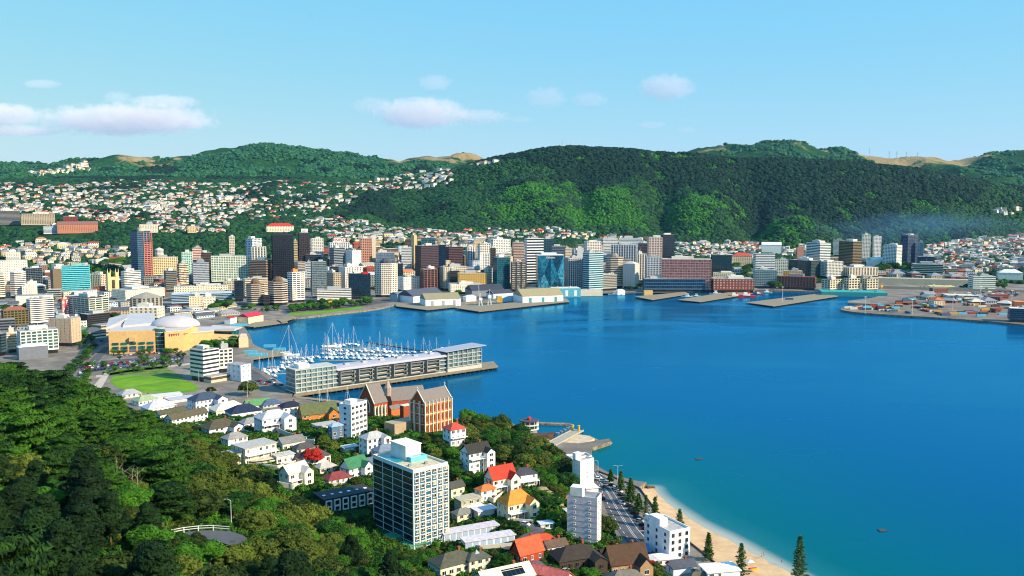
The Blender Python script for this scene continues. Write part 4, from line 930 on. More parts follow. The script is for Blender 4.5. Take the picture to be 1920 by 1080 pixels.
for q, (wc, rc) in zip(range(8), [('dcd2c0', '77767a'), ('d0c8ba', '9c968c'), ('e0cfae', '55585e'), ('dcd4c4', 'a04434'), ('ebe4d8', '9b9a98'), ('d8cfbc', 'b4ada0'), ('e4e2de', 'c07048'), ('ebe4d8', 'c6c2ba')]):
    k, w, g, r = HP[[0, 1, 4, 0, 3, 1, 2, 4][q]]; m_ = MB()
    for bb, mi in ((w, 0), (g, 1), (r, 2)):
        n = len(m_.v); m_.v += bb.v; m_.f += [tuple(i + n for i in f) for f in bb.f]; m_.mi += [mi] * len(bb.f)
    me = bpy.data.meshes.new('far_house'); me.from_pydata(m_.v, [], m_.f)
    for m in (wallm(wc), M_hglass, roofm(rc)): me.materials.append(m)
    me.polygons.foreach_set('material_index', m_.mi); hp.append(bpy.data.objects.new('far_house', me))
scatter('distant_houses', [tuple(p) for p, s in rest], [s for p, s in rest], hp, 'hundreds of small pale houses further up the hillsides', 'houses', 4)
# ------------------------------------------------------------------ low infill between the big blocks
inf = defaultdict(list); rng = random.Random(9)
IW = [('white', 'e6e0d4'), ('cream', 'dccba8'), ('grey', 'a5a29c'), ('beige', 'c4ad8c'), ('brown', '7c6450'), ('pale blue', 'b4bec8'), ('brick red', '96503e')]
for poly, n, words_, hmin, hmax in (
  ([(0,505),(240,505),(300,520),(460,520),(460,545),(200,560),(0,560)], 60, 'left of the civic hall', 7, 16),
  ([(460,505),(700,505),(1100,500),(1300,500),(1300,540),(1100,545),(700,545),(470,545)], 120, 'between the office towers', 12, 36),
  ([(560,470),(780,475),(1000,475),(1240,480),(1240,500),(560,500)], 80, 'behind the office towers', 9, 28),
  ([(1300,480),(1500,480),(1700,490),(1880,505),(1880,525),(1660,522),(1480,515),(1300,515)], 50, 'right of the city centre', 6, 13),
  ([(0,560),(50,575),(120,600),(130,640),(0,640)], 14, 'at the far left', 6, 11),
  ([(103,600),(130,560),(245,556),(245,600),(205,625),(160,640)], 22, 'behind the museum', 5, 12), ([(310,574),(455,574),(440,592),(330,600)], 12, 'between museum and civic hall', 4, 7), ([(1560,512),(1800,512),(1860,535),(1650,535)], 26, 'behind the port', 4, 9), ([(1700,548),(1890,548),(1890,574),(1760,576)], 14, 'among the port yards', 4, 7)):
    xs = [p[0] for p in poly]; ys_ = [p[1] for p in poly]; got = tries = 0
    while got < n and tries < n * 15:
        tries += 1; px = rng.uniform(min(xs), max(xs)); py = rng.uniform(min(ys_), max(ys_))
        if not inpoly(px, py, poly): continue
        P = hit(px, py); W = rng.uniform(14, 28); D = rng.uniform(12, 22)
        if occupied(P.x, P.y, W * .5): continue
        FOOT.append((P.x, P.y, max(W, D) * .5)); wn, wc = rng.choice(IW); az = math.atan2(P.x, P.y); st = rng.choice(['punch', 'band', 'grid', 'punch']); rf = rng.choice(['flat', 'flat', 'gable', 'hip']); rn, rc = rng.choices(ROOFC, RW)[0]
        H = rng.uniform(hmin, hmax)
        if rf != 'flat': H *= .7
        o = building('city_building', (P.x, P.y, P.z), -az + rng.choice([.5, .45, .55, -.2]), W, D, H, wc, rng.choice(['26323c', '3a3a3a', '4a4238', '22303a']), st=st, roof=rf, roofc=rc, cat='building', group='low city buildings', plant=False)
        inf[f'low {wn} building, {dict(flat="flat", gable="gabled", hip="hipped")[rf]} {rn} roof, {words_}'].append((px, o)); got += 1
number_labels(inf)
# ------------------------------------------------------------------ helpers for things traced on the ground
def G(px, py, z=SLAB): return at_z(px, py, z)
def px_prism(name, pts, z0, z1, m, parent=None, zref=None, top=1.0):
    P = [G(px, py, z0 if zref is None else zref) for px, py in pts]; a = sum(P[i].x * P[(i+1) % len(P)].y - P[(i+1) % len(P)].x * P[i].y for i in range(len(P)))
    if a < 0: P = P[::-1]
    b = MB(); b.prism([(p.x, p.y) for p in P], z0, z1, top=top); return b.build(name, m, parent)
def strip(name, left, right, z, m, kind='structure'):
    L = resample([G(*p) for p in left], 40); Rr = resample([G(*p) for p in right], 40); V = np.concatenate([np.column_stack([L, np.full(40, z)]), np.column_stack([Rr, np.full(40, z)])])
    i = np.arange(39); Q = np.stack([i, i + 1, i + 41, i + 40], -1); me = npmesh(name, V, Q, m); 
    if me.polygons[0].normal.z < 0: me.flip_normals()
    o = bpy.data.objects.new(name, me); COL.objects.link(o)
    if kind: o['kind'] = kind
    return o
def line_strip(b, pts, w, z, dash=None, n=80):
    P = resample([G(*p) for p in pts], n)
    for i in range(n - 1):
        if dash and (i // dash) % 2: continue
        a, c = Vector(P[i]), Vector(P[i + 1]); d = (c - a).normalized(); q = Vector((-d.y, d.x)) * w / 2
        b.poly([(a.x - q.x, a.y - q.y, z), (c.x - q.x, c.y - q.y, z), (c.x + q.x, c.y + q.y, z), (a.x + q.x, a.y + q.y, z)][::1])
M_asph = noisy_mat('asphalt', [(0.35, '4b4a4c'), (0.55, '5b5a5c'), (0.7, '6a6867')], 0.06, 0.9); M_paint = mat('road_paint', 'e8e6e0', .7, .05)
M_grass = noisy_mat('park_grass', [(0.3, '4c7a14'), (0.5, '668f1a'), (0.7, '7ea027')], 0.05, 0.95); M_path = mat('pale_path', 'b8ab98', .9, .12, .2)
M_timber = mat('wharf_timber', '8a7d66', .9, .25, .4); M_pile = mat('wharf_piles', '3c342c', .95, .2, .6); M_shrub = noisy_mat('rough_grass', [(0.3, '3c5a1a'), (0.5, '5c7430'), (0.7, '8a8450')], 0.12, 0.95)
# -- ground sheets
flat_poly('park_lawn', [G(*p) for p in [(212,706),(250,703),(300,704),(335,709),(362,718),(374,728),(366,734),(340,737),(300,737),(250,736),(222,728),(205,716)]], SLAB + .04, M_grass)
flat_poly('park_verge', [G(*p) for p in [(190,703),(196,694),(240,690),(300,684),(318,684),(312,690),(330,700),(342,706),(345,709),(300,703),(250,702),(212,705)]], SLAB + .03, M_shrub)
strip('park_path', [(170,730),(195,700)], [(188,732),(206,700)], SLAB + .05, M_path)
strip('avenue', [(98,735),(120,700),(140,672),(152,652),(165,640),(200,622),(260,612)], [(116,735),(136,705),(160,676),(176,655),(196,645),(225,628),(285,614)], SLAB + .02, M_asph)
strip('second_avenue', [(120,735),(146,700),(172,672),(196,650)], [(138,735),(160,704),(186,676),(206,652)], SLAB + .025, M_asph)
strip('parking_ground', [(150,684),(200,676),(260,671),(345,664)], [(152,700),(210,694),(270,688),(345,679)], SLAB + .015, M_asph)
strip('waterfront_road', [(180,704),(240,694),(345,682),(384,676)], [(180,708),(240,698),(345,685),(384,680)], SLAB + .03, M_path)
strip('quay_road', [(430,566),(520,572),(600,576),(740,556),(900,556),(1100,549),(1300,546)], [(430,572),(520,580),(600,584),(740,566),(900,562),(1100,551),(1300,548)], SLAB + .02, M_asph)
strip('waterfront_lawn', [(540,588),(600,583),(680,574)], [(545,592),(605,588),(682,578)], SLAB + .03, M_grass)
strip('marina_car_park', [(440,716),(500,720),(545,738)], [(460,690),(476,694),(520,722)], SLAB + .02, M_asph)
strip('stadium_field', [(1820,512),(1910,512)], [(1830,520),(1915,520)], SLAB + .3, M_shrub)
flat_poly('port_yard', [G(*p) for p in [(1600,578),(1660,566),(1700,556),(1760,552),(1920,548),(2050,552),(2050,622),(1920,607),(1800,598),(1700,591),(1620,586),(1588,582)]], SLAB + .012, noisy_mat('port_paving', [(.3, '5c5048'), (.5, '7a6c60'), (.7, '96866f')], .04))
mk = MB()
line_strip(mk, [(106,735),(128,702),(150,674),(164,653),(180,642)], .35, SLAB + .06, 2)
line_strip(mk, [(129,735),(153,702),(179,674)], .35, SLAB + .06, 2)
mk.build('road_markings', M_paint)['kind'] = 'structure'
PILE = MB(); PILE.tube((0, 0, -3), (0, 0, 0), .38, n=6); PILE_ME = mesh_of(PILE, 'pile', M_pile)
def add_piles(P, z, r):
    front = sorted(P, key=lambda p: p[1])[:95]
    for p in front: o = bpy.data.objects.new('pile', PILE_ME); COL.objects.link(o); o.parent = r; o.location = (p[0], p[1], z)
    rest = P and sorted(P, key=lambda p: p[1])[95:]
    if rest:
        q = MB()
        for p in rest: q.tube((p[0], p[1], -3), (p[0], p[1], z), .38, n=5)
        q.build('rear_piles', M_pile, r)['kind'] = 'stuff'
# -- wharves: timber deck on piles, one thing each
def wharf(label, pts, z=SLAB + .1, thick=.9, deck=None, name='wharf', pile_sp=6.0):
    P = [G(px, py, z) for px, py in pts]; c = sum(P, Vector()) / len(P); r = empty(name, (c.x, c.y, 0), 0, label, 'wharf')
    a = sum(P[i].x * P[(i+1) % len(P)].y - P[(i+1) % len(P)].x * P[i].y for i in range(len(P)))
    if a < 0: P = P[::-1]
    b = MB(); Q = [(p.x - c.x, p.y - c.y) for p in P]; b.prism(Q, z - thick * .5, z); b.prism(inset(Q, .4), z - thick, z - thick * .5 - .003); b.build('deck', deck or M_timber, r)
    n = 0; pm = None; piles = []
    for i in range(len(Q)):
        A_, C_ = Vector(Q[i]), Vector(Q[(i+1) % len(Q)]); L = (C_ - A_).length; k = max(1, int(L / pile_sp))
        for j in range(k): m_ = A_ + (C_ - A_) * (j / k); m_ = m_ * .985; piles.append((m_.x, m_.y))
    add_piles(piles, z - thick, r); return r
wharf('long finger wharf with a crane and sheds in front of the ochre building', [(852,577),(898,584),(1068,565),(1060,559),(900,572),(870,571)])
wharf('timber quay edge under the white sheds by the octagonal tower', [(742,574),(800,581),(856,575),(853,570),(800,573),(742,568)])
wharf('small finger wharf left of the red tugs', [(1190,556),(1222,562),(1292,551),(1284,547)])
wharf('middle finger wharf with white launches behind the red tugs', [(1270,562),(1312,566),(1412,550),(1385,546),(1340,551)])
wharf('right finger wharf with a green container', [(1398,567),(1450,574),(1572,555),(1545,549)])
wharf('short timber wharf below the red roofed boat shed', [(456,611),(476,613),(540,604),(536,600),(480,603)])
wharf('timber jetty with blue containers behind the marina', [(436,668),(470,674),(540,664),(536,658),(480,656)])
wharf('arched footbridge over the lagoon mouth', [(520,599),(528,604),(556,595),(548,592)], z=SLAB + 1.4)
wharf('slim timber finger pier left of the monastery', [(552,742),(556,746),(660,758),(662,754)], thick=.6)
# -- long apartment building on its own wharf
A0 = G(550, 742, 3.0); B0 = G(934, 687, 3.0); ax = (B0 - A0).normalized(); L0 = (B0 - A0).length; th0 = math.atan2(ax.y, ax.x)
kz = wharf('long pier carrying the glass apartment building', [(550,742),(934,687),(925,677),(560,727)], z=3.0, thick=1.2, name='wharf', pile_sp=5)
def Lx(px):   # distance along the pier axis seen at pixel column px
    r_ = (px - 960) / F * (A0.y * CP + 13.6) / A0.y; d = B0 - A0
    f = lambda t: proj(A0 + ax * t)[0]
    lo, hi = 0, L0
    for _ in range(40):
        m = (lo + hi) / 2
        if f(m) < px: lo = m
        else: hi = m
    return lo
ka = empty('apartment_pier_building', tuple(A0), th0, 'long grey roofed glass apartment building standing on the pier beside the marina', 'apartments')
M_zinc = mat('zinc_roof', 'b4aeb2', .45, .08, .3, .2); gk = glassm('5c6e70'); fr = wallm('b4b4ae'); dk = wallm('8a857e')
x1, x2, x3, x4 = Lx(557) + 2, Lx(640), Lx(846), Lx(910); y0, y1 = 6.5, 24.0
w = MB(); g = MB()
for i in range(5): w.box(x1, x2, y0, y1, i * 3.5, i * 3.5 + .9); g.box(x1 + .4, x2 - .1, y0 + .9, y1 - .4, i * 3.5 + .9, i * 3.5 + 3.5)
w.box(x1, x2, y0, y1, 17.5, 18.3)
for x in np.arange(x1, x2, 4.6): w.box(x, x + .45, y0 - .3, y0 + .1, .2, 18)
w.build('west_block', fr, ka); g.build('window_band', gk, ka)
b = MB(); b.box(x1 + 5, x1 + 14, y0 + 4, y1 - 4, 18.3, 21.4); b.build('plant_room', M_white, ka)
w = MB(); g = MB()
for i in range(4): w.box(x2 + .02, x3, y0 + .4, y1, i * 3.4, i * 3.4 + .7); g.box(x2 + .1, x3 - .1, y0 + 1.6, y1 - .4, i * 3.4 + .7, i * 3.4 + 3.4)
w.build('middle_block', fr, ka); g.build('window_band', gk, ka)
n = 8; prof = [(y0 - .8, 13.8), (y0 + .6, 15.2), (y0 + 4, 16.4), ((y0 + y1) / 2, 17.0), (y1 - 3, 16.4), (y1 + .8, 14.8), (y1 + .8, 14.2), (y0 - .8, 13.5)]
b = MB(); b.loft([[(x, p, z) for p, z in prof] for x in (x2 + .03, x3)]); 
for x in np.linspace(x2 + 12, x3 - 12, 6): b.box(x - 2.2, x + 2.2, y0 + 5, y0 + 8, 16.5, 17.8)
b.build('curved_roof', M_zinc, ka)
for x in np.linspace(x2 + 2, x3 - 22, 6):
    bb = MB(); 
    for zz in (3.3, 6.6, 9.9, 12.4): bb.box(x, x + 13, y0 - 2.2, y0 + .4, zz - .35, zz)
    for xx in (x, x + 12.4): bb.box(xx, xx + .6, y0 - 2.25, y0 + .4, 2.95, 12.4)
    bb.build('balcony_bay', dk, ka)
w = MB(); g = MB()
for i in range(5): w.box(x3 + .02, x4, y0 - 1.2, y1, (0 if not i else 3.6) + max(0, i - 1) * 3.5, (1.0 if i else 3.4) + (3.6 if i else 0) + max(0, i - 1) * 3.5 - .35); 
for i in range(1, 5): g.box(x3 + .3, x4 - .5, y0 - .3, y1 - .4, 3.6 + (i - 1) * 3.5 + .6, 3.6 + i * 3.5)
for x in np.arange(x3 + .5, x4, 5.2): w.box(x, x + .4, y0 - 1.6, y0 - 1.1, 3.5, 17.6)
w.build('east_block', fr, ka); g.build('window_band', gk, ka)
b = MB(); b.loft([[(x3 - 3, y0 - 3, 17.9), (x3 - 3, y1 + 1, 17.4), (x3 - 3, y1 + 1, 17.9), (x3 - 3, y0 - 3, 18.3)], [(x4 + 4, y0 - 3, 19.6), (x4 + 4, y1 + 1, 19.2), (x4 + 4, y1 + 1, 19.8), (x4 + 4, y0 - 3, 20.1)]]); b.build('slanted_roof', M_zinc, ka)
# -- marina
M_hull = mat('boat_hull', 'f0ede6', .35, .04); M_sail = mat('sail_cover', '3a5c88', .8, .05); M_mast = mat('mast', 'd8d6d0', .4, .03); M_teak = mat('deck', 'cfc0a4', .7, .1)
def boat_proto(L, mast, name='sailing_boat'):
    r = empty(name, (0, 0, 0)); w_ = L * .16; b = MB()
    st_ = [(-.5, .75, .1), (-.25, 1, -.1), (.1, .95, -.1), (.35, .55, 0), (.5, .03, .25)]
    b.loft([[(x * L, -w_ * k * .4, -.5), (x * L, w_ * k * .4, -.5), (x * L, w_ * k, .9 + s), (x * L, -w_ * k, .9 + s)] for x, k, s in st_]); b.build('hull', M_hull, r)
    c = MB(); c.prism([(-.22 * L, -w_ * .55), (.18 * L, -w_ * .4), (.18 * L, w_ * .4), (-.22 * L, w_ * .55)], .8, 1.7, top=.85); c.build('cabin', M_hull if mast else M_board, r)
    if mast:
        m_ = MB(); m_.tube((.06 * L, 0, 1), (.06 * L, 0, mast), .12, .08, 5); m_.tube((.06 * L, -.9, mast * .6), (.06 * L, .9, mast * .6), .05, n=4); m_.tube((.06 * L, 0, mast), (.49 * L, 0, 1.2), .04, n=3); m_.tube((.06 * L, 0, mast), (-.48 * L, 0, 1.2), .04, n=3); m_.build('mast', M_mast, r)
        s_ = MB(); s_.tube((.05 * L, 0, 2.4), (-.33 * L, 0, 2.5), .28, .16, 6); s_.build('furled_sail', M_sail, r)
    else:
        m_ = MB(); m_.box(-.15 * L, .06 * L, -w_ * .5, w_ * .5, 1.65, 3.2); m_.box(-.18 * L, .1 * L, -w_ * .6, w_ * .6, 3.2, 3.35); m_.build('wheelhouse', M_hull, r)
    return r
protos = [boat_proto(11, 14.5), boat_proto(9, 11.5), boat_proto(13, 17.5), boat_proto(12, 0, 'motor_launch')]
used = [False] * 4; bl = defaultdict(list); rng = random.Random(21)
def put_boat(k, px, py, rz, words_, s=1.0, z=0):
    P = G(px, py, 0)
    if not used[k]: o = protos[k]; o.location = (P.x, P.y, z); o.rotation_euler[2] = rz; used[k] = True
    else: o = dup(protos[k], (P.x, P.y, z), rz)
    o.scale = (s, s, s); o['category'] = 'boat'; o['group'] = 'boats moored in the marina'
    nm = ['white sailing boat with a tall mast', 'small white sailing boat with a short mast', 'large white sailing yacht', 'white motor launch without a mast'][k]
    sc = rng.choice(['3a5c88', 'e0dcd2', '2c3440', '8c3c34'])
    for ch in o.children:
        if ch.name.startswith('furled'): set_mat(ch, 0, mat('sail_cover', sc, .8, .05))
    bl[f'{nm} {words_}'].append((px, o)); return o
ROWS_B = [((604,651),(668,646),7,'in the rear row of the marina'), ((610,657),(782,661),15,'in the second marina row'), ((600,664),(770,668),16,'in the third marina row'), ((602,671),(720,673),11,'in the front marina row'),
          ((524,682),(588,678),6,'by the jetty left'), ((522,691),(560,689),4,'in the inner corner'), ((530,674),(600,670),7,'right of the tallest mast'), ((545,688),(575,686),4,'close to the pier building end'), ((484,698),(524,695),5,'by the white block'), ((488,706),(520,706),3,'nearest the marina car park'), ((790,662),(846,656),5,'behind the pier right end')]
for a, c, n, wd in ROWS_B:
    for j in range(n):
        t = (j + .5) / n; put_boat(rng.choices(range(4), [4, 4, 1.2, 3])[0], a[0] + (c[0]-a[0]) * t + rng.uniform(-1.5, 1.5), a[1] + (c[1]-a[1]) * t + rng.uniform(-.6, .6), th0 + math.pi / 2 + rng.uniform(-.12, .12) + (math.pi if rng.random() < .4 else 0), wd, rng.uniform(.85, 1.15))
put_boat(2, 540, 668, .5, 'with the tallest mast by the blue containers', 1.75); put_boat(2, 622, 652, .3, 'towering over the rear row', 1.5); put_boat(2, 712, 676, 1.4, 'with the tallest mast behind the apartment building', 1.6)
for px, py in ((600, 762), (652, 757), (615, 764)): put_boat(1, px, py, 2.2, 'at the monastery finger pier', 1.2)
M_pont = mat('pontoon', 'a39a8c', .9, .15)
for lab, a, c, wd in (('floating breakwater pontoon behind the marina masts', (688,641), (812,661), 2.2), ('marina pontoon between the second and third rows', (605,661), (790,665), 2), ('marina pontoon between the rear and second rows', (600,654), (700,652), 2), ('short pontoon in the inner marina corner', (500,688), (585,684), 2), ('pontoon by the marina car park', (480,702), (540,700), 2.2), ('front marina pontoon beside the apartments', (600,675), (730,677), 2)):
    P, Q = G(*a, .4), G(*c, .4); b = MB(); d = Q - P; b.box(0, d.length, -wd / 2, wd / 2, -.5, .45)
    for x in np.arange(4, d.length, 14): b.tube((x, wd / 2 + .3, -3), (x, wd / 2 + .3, 3), .22, n=5)
    o = b.build('pontoon', M_pont if 'break' not in lab else M_pile); o.location = (P.x, P.y, 0); o.rotation_euler[2] = math.atan2(d.y, d.x); tag(o, lab, 'pontoon')
# launches and tugs by the finger wharves
put_boat(3, 1153, 553, 3.1, 'alone by the quay steps', 1.9); put_boat(3, 1288, 557, 2.9, 'on the left finger wharf berth', 1.6); put_boat(3, 1305, 556, 2.9, 'on the middle finger wharf berth', 1.3)
put_boat(3, 1341, 551, 3, 'left of the red tugs', 1.6); put_boat(3, 1437, 549, 3, 'right of the red tugs', 1.6)
number_labels(bl)
M_red = mat('tug_red', 'c8201c', .5, .05)
for lab, px, s in (('red harbour tug, left of the pair', 1379, 1.0), ('red harbour tug, right of the pair', 1401, 1.1), ('small red and white launch beyond the tugs', 1423, .6)):
    P = G(px, 557 if s > .7 else 552, 0); r = empty('tug_boat', (P.x, P.y, 0), 3.0, lab, 'boat'); r.scale = (s, s, s); b = MB()
    b.loft([[(x, -3.6 * k, -.8), (x, 3.6 * k, -.8), (x, 4 * k, 2.2 + q), (x, -4 * k, 2.2 + q)] for x, k, q in ((-12, .8, 0), (-4, 1, 0), (6, .9, .4), (12, .1, 1.4))]); b.build('hull', M_red, r)
    c = MB(); c.box(-4, 6, -2.6, 2.6, 2.1, 4.6); c.box(0, 5, -2, 2, 4.6, 7); c.build('wheelhouse', M_board, r); c = MB(); c.tube((-2, 0, 4.6), (-2, 0, 8.5), .9, n=8); c.tube((1, 0, 7), (1, 0, 13), .15, n=4); c.build('funnel', M_red, r)
# -- sheds on the city quay
def shed(label, xl, xr, yb, c, yt, wall='ece8e2', roof='4e525a', kind='gable', doors=0, doorc='9c9aa0', **k):
    loc, th, W, D, H = place(xl, xr, yt, yb, c); H = max(H, 3.5); r = building('harbour_shed', loc, th, W, D, H, wall, st='solid', roof=kind, roofc=roof, label=label, cat='shed', plant=False); FOOT.append((loc[0], loc[1], W / 2))
    for i in range(doors):
        b = MB(); x = -W/2 + W * (i + .6) / (doors + .2); b.box(x - 2.2, x + 2.2, -D/2 - .12, -D/2 + .1, 0, H * .75); b.build('door', mat('door_paint', doorc, .6, .05), r)
    return r
shed('big white shed with dark grey gabled roof left of the front sheds', 745, 832, 568, 775, 556, roof='50545e', wall='e8e6e4')
shed('blue grey open ended shed beside the octagonal tower', 731, 762, 566, 745, 552, wall='8ca0b0', roof='6a7480')
shed('white wharf shed with a khaki roof at the water edge', 787, 864, 574, 798, 562, roof='8f8668', doors=3)
shed('long white wharf shed with khaki roof and teal doors on the finger wharf', 962, 1056, 568, 980, 556, roof='9a8f6c', doors=3, doorc='3c8c98')
shed('dark roofed shed behind the crane', 872, 945, 556, 885, 545, roof='3e424c', wall='7c8088'); shed('second dark roofed shed further right behind the crane', 912, 962, 560, 925, 551, roof='44484f', wall='c8d0d4')
shed('white pavilion with tent like roofs between the sheds', 868, 893, 566, 874, 557, kind='hip', roof='e2dcd0'); shed('white flat shed with pale roof near the crane', 930, 968, 564, 940, 556, kind='flat', wall='b8d0d8', roof='d8d4cc')
shed('orange tiled roof building between the towers and sheds', 944, 1000, 545, 950, 538, wall='c89060', roof='d07a44', kind='hip'); shed('grey slate roofed building right of the orange one', 976, 1016, 551, 984, 544, wall='8c8c8c', roof='565c64', kind='hip')
shed('teal glass events pavilion on the quay', 1030, 1089, 556, 1036, 541, kind='flat', wall='5aa4b4', roof='d6d0c4', doors=3, doorc='d8e4e0')
shed('orange brick pavilion below the faceted glass block', 1014, 1028, 548, 1017, 539, wall='c06a3c', roof='c06a3c', kind='hip')
shed('cream quay building under the pale teal tower', 1076, 1130, 553, 1080, 545, wall='d8ccb4', roof='b8b4ac', kind='flat'); shed('pale tented kiosk at the quay', 1154, 1172, 551, 1158, 545, kind='hip', roof='e6ddcc')
shed('small yellow wharf office by the blue glass building', 1205, 1224, 552, 1208, 545, wall='c8a868', roof='a89468', kind='flat')
shed('cream boat shed with a crimson roof at the lagoon', 446, 494, 606, 466, 595, wall='ecd9a8', roof='b83248'); shed('white rowing club with a small red roof', 421, 444, 608, 432, 597, wall='ece8e0', roof='a0382c', kind='hip')
shed('teal scaffolded base under the three cream office blocks', 1534, 1664, 553, 1540, 547, wall='2c8c90', roof='3a9c94', kind='flat')
shed('long low beige terminal shed on the port', 1765, 1835, 560, 1776, 554, wall='5c544c', roof='d8ccb4', kind='flat'); shed('second long low port shed with pale roof', 1800, 1850, 566, 1808, 560, wall='5c544c', roof='cfc4b0', kind='flat')
shed('brown brick port office', 1742, 1778, 549, 1750, 541, wall='7c5048', roof='8a6a5c', kind='flat')
shed('white two storey port hut', 1756, 1774, 512, 1760, 503, wall='e4dccc', roof='7c7468', kind='flat'); shed('yellow striped market shed behind the port', 1738, 1792, 541, 1745, 537, wall='e0c050', roof='d8c884', kind='flat')
# -- harbour crane and lamp masts
def crane(label, px, py, jib, col, base=True, hh=14):
    P = G(px, py, SLAB + .1); r = empty('harbour_crane', tuple(P), .3, label, 'crane'); m = mat('crane_paint', col, .5, .05); b = MB()
    for sx in (-2.5, 2.5):
        for sy in (-2.5, 2.5): b.tube((sx, sy, 0), (sx * .4, sy * .4, hh * .55), .35, .25, 5)
    b.build('portal', m, r); b = MB(); b.box(-2.2, 2.2, -1.8, 1.8, hh * .55, hh * .8); b.build('cab', m, r)
    b = MB(); jx, jz = jib; s = math.copysign(1, jx)
    for oy in (-.6, .6): b.tube((s * 1.5, oy, hh * .6), (jx, 0, jz), .22, .12, 4)
    for i in range(8): t = i / 8; b.tube((s * 1.5 + (jx - s * 1.5) * t, -.6 * (1 - t), hh * .6 + (jz - hh * .6) * t), (s * 1.5 + (jx - s * 1.5) * (t + .1), .6 * (1 - t), hh * .6 + (jz - hh * .6) * (t + .1)), .1, n=3)
    b.tube((0, 0, hh * .8), (0, 0, hh * 1.3), .2, n=4); b.tube((0, 0, hh * 1.3), (jx, 0, jz), .06, n=3); b.build('jib', m, r); return r
crane('white harbour crane with a raised jib on the finger wharf', 901, 573, (-3, 30), 'e6e2dc'); crane('white derrick with a low slanting jib on the finger wharf', 918, 572, (16, 4), 'e0ddd8', hh=18)
crane('yellow jib crane standing on the waterfront lawn', 619, 578, (6, 18), 'e8a020', hh=13); crane('small yellow port crane right of the teal base', 1652, 546, (5, 16), 'd8a030', hh=12); crane('thin dark floating crane among the lagoon trees', 412, 600, (16, 24), '6c6458', hh=10)
rng = random.Random(3)
P = G(937, 567); b = MB(); b.box(-4, 4, -2.5, 2.5, 0, 4.5); b.box(-3.4, 3.4, -2.4, 2.4, 4.5, 9); o = b.build('yellow_machine_house', mat('machine_yellow', 'e0a818', .5, .05)); o.location = tuple(P); tag(o, 'yellow two level machine house on the finger wharf', 'machine')
for i, (px, py, h) in enumerate([(1622,588,22),(1710,590,20),(1786,583,22),(1838,578,30),(1896,583,28),(1750,560,22),(1838,548,26),(1467,566,22)]):
    P = G(px, py); r = empty('light_mast', tuple(P), 0, None, 'light mast'); b = MB(); b.tube((0, 0, 0), (0, 0, h), .35, .2, 6); b.build('pole', M_mast, r); b = MB(); b.box(-1.6, 1.6, -.4, .4, h, h + .6); b.build('lamp_head', M_white, r)
    r['label'] = 'tall white light mast ' + ['beside the cream containers on the port point', 'over the container stacks', 'near the long white trailers', 'tallest, in the middle of the port', 'by the cold store at the right edge', 'behind the long port shed', 'behind the striped port office', 'on the right finger wharf'][i]
# -- containers on the port
def cont_mesh():
    b = MB(); b.box(-6.1, 6.1, -1.22, 1.22, 0, 2.6)
    for x in np.arange(-5.6, 5.7, .8): b.box(x, x + .3, -1.27, 1.27, .15, 2.45)
    me = bpy.data.meshes.new('container'); me.from_pydata(b.v, [], b.f); me.materials.append(M_red); return me
CM = cont_mesh(); CC = [('red', '8c3a32'), ('blue', '34607c'), ('white', 'c8c0b0'), ('dark blue', '263a4c'), ('orange', 'a85c38'), ('yellow', 'b8943c'), ('brown', '5c3a30'), ('sky blue', '5cacc8')]; cl_ = defaultdict(list)
def cont(px, py, rz, lv, col=None, words_='on the port', group='shipping containers on the port'):
    P = G(px, py); c = rng.choice(CC) if col is None else CC[col]; o = bpy.data.objects.new('shipping_container', CM); COL.objects.link(o); o.location = (P.x, P.y, SLAB + .02 + lv * 2.62); o.rotation_euler[2] = rz
    set_mat(o, 0, mat('container_paint', c[1], .55, .1)); tag(o, None, 'container', group); cl_[f'{c[0]} shipping container {words_}' + (' on a stack' if lv else '')].append((px, o))
for px, py, n, lv, wd in ((1640,580,7,3,'in the dark block near the port point'),(1672,583,5,1,'by the cream boxes near the port point'),(1705,570,6,4,'in the tall stack behind the port point'),(1745,577,5,2,'in the middle of the port'),(1790,566,6,2,'under the long port shed'),(1825,572,5,1,'in the row of coloured boxes'),(1775,590,7,1,'in the row along the port shore'),(1820,588,7,1,'right of centre on the port shore'),(1860,585,5,2,'near the cold store'),(1850,562,4,1,'in the back row of the port')):
    for i in range(n):
        q = px + (i - n / 2) * rng.uniform(4.5, 6.5); p_ = py + rng.uniform(-1.2, 1.2)
        for k in range(rng.randint(1, lv)): cont(q, p_, .12 + rng.choice([0, 0, 1.57]), k, None, wd)
for k_ in range(70):
    wz, (a, c, y0_, y1_) = rng.choice([('near the port point', (1610, 1690, 574, 584)), ('in the left half of the port', (1690, 1760, 566, 590)), ('in the right half of the port', (1760, 1885, 560, 594)), ('at the back of the port', (1680, 1860, 553, 563))]); cont(rng.uniform(a, c), rng.uniform(y0_, y1_) , .12 + rng.choice([0, 0, 0, 1.57]), 0, None, wz)
for px, py in ((1590,575),(1600,577),(1612,574),(1622,573)): cont(px, py + 3, .2, 0, 2, 'near the tip of the port point')
for px, py, c in ((448,614,7),(441,615,7),(454,613,7)): cont(px, py - 2, .2, 0, c, 'by the rowing club', 'pale blue containers at the waterfront')
for px, py in ((470,662),(478,668),(506,651),(524,657),(490,667)): cont(px, py, .1, 0, 7, 'on the jetty behind the white hotel', 'pale blue containers at the waterfront')
cont(1480, 562, .2, 0, 3, 'on the right finger wharf')
number_labels(cl_)
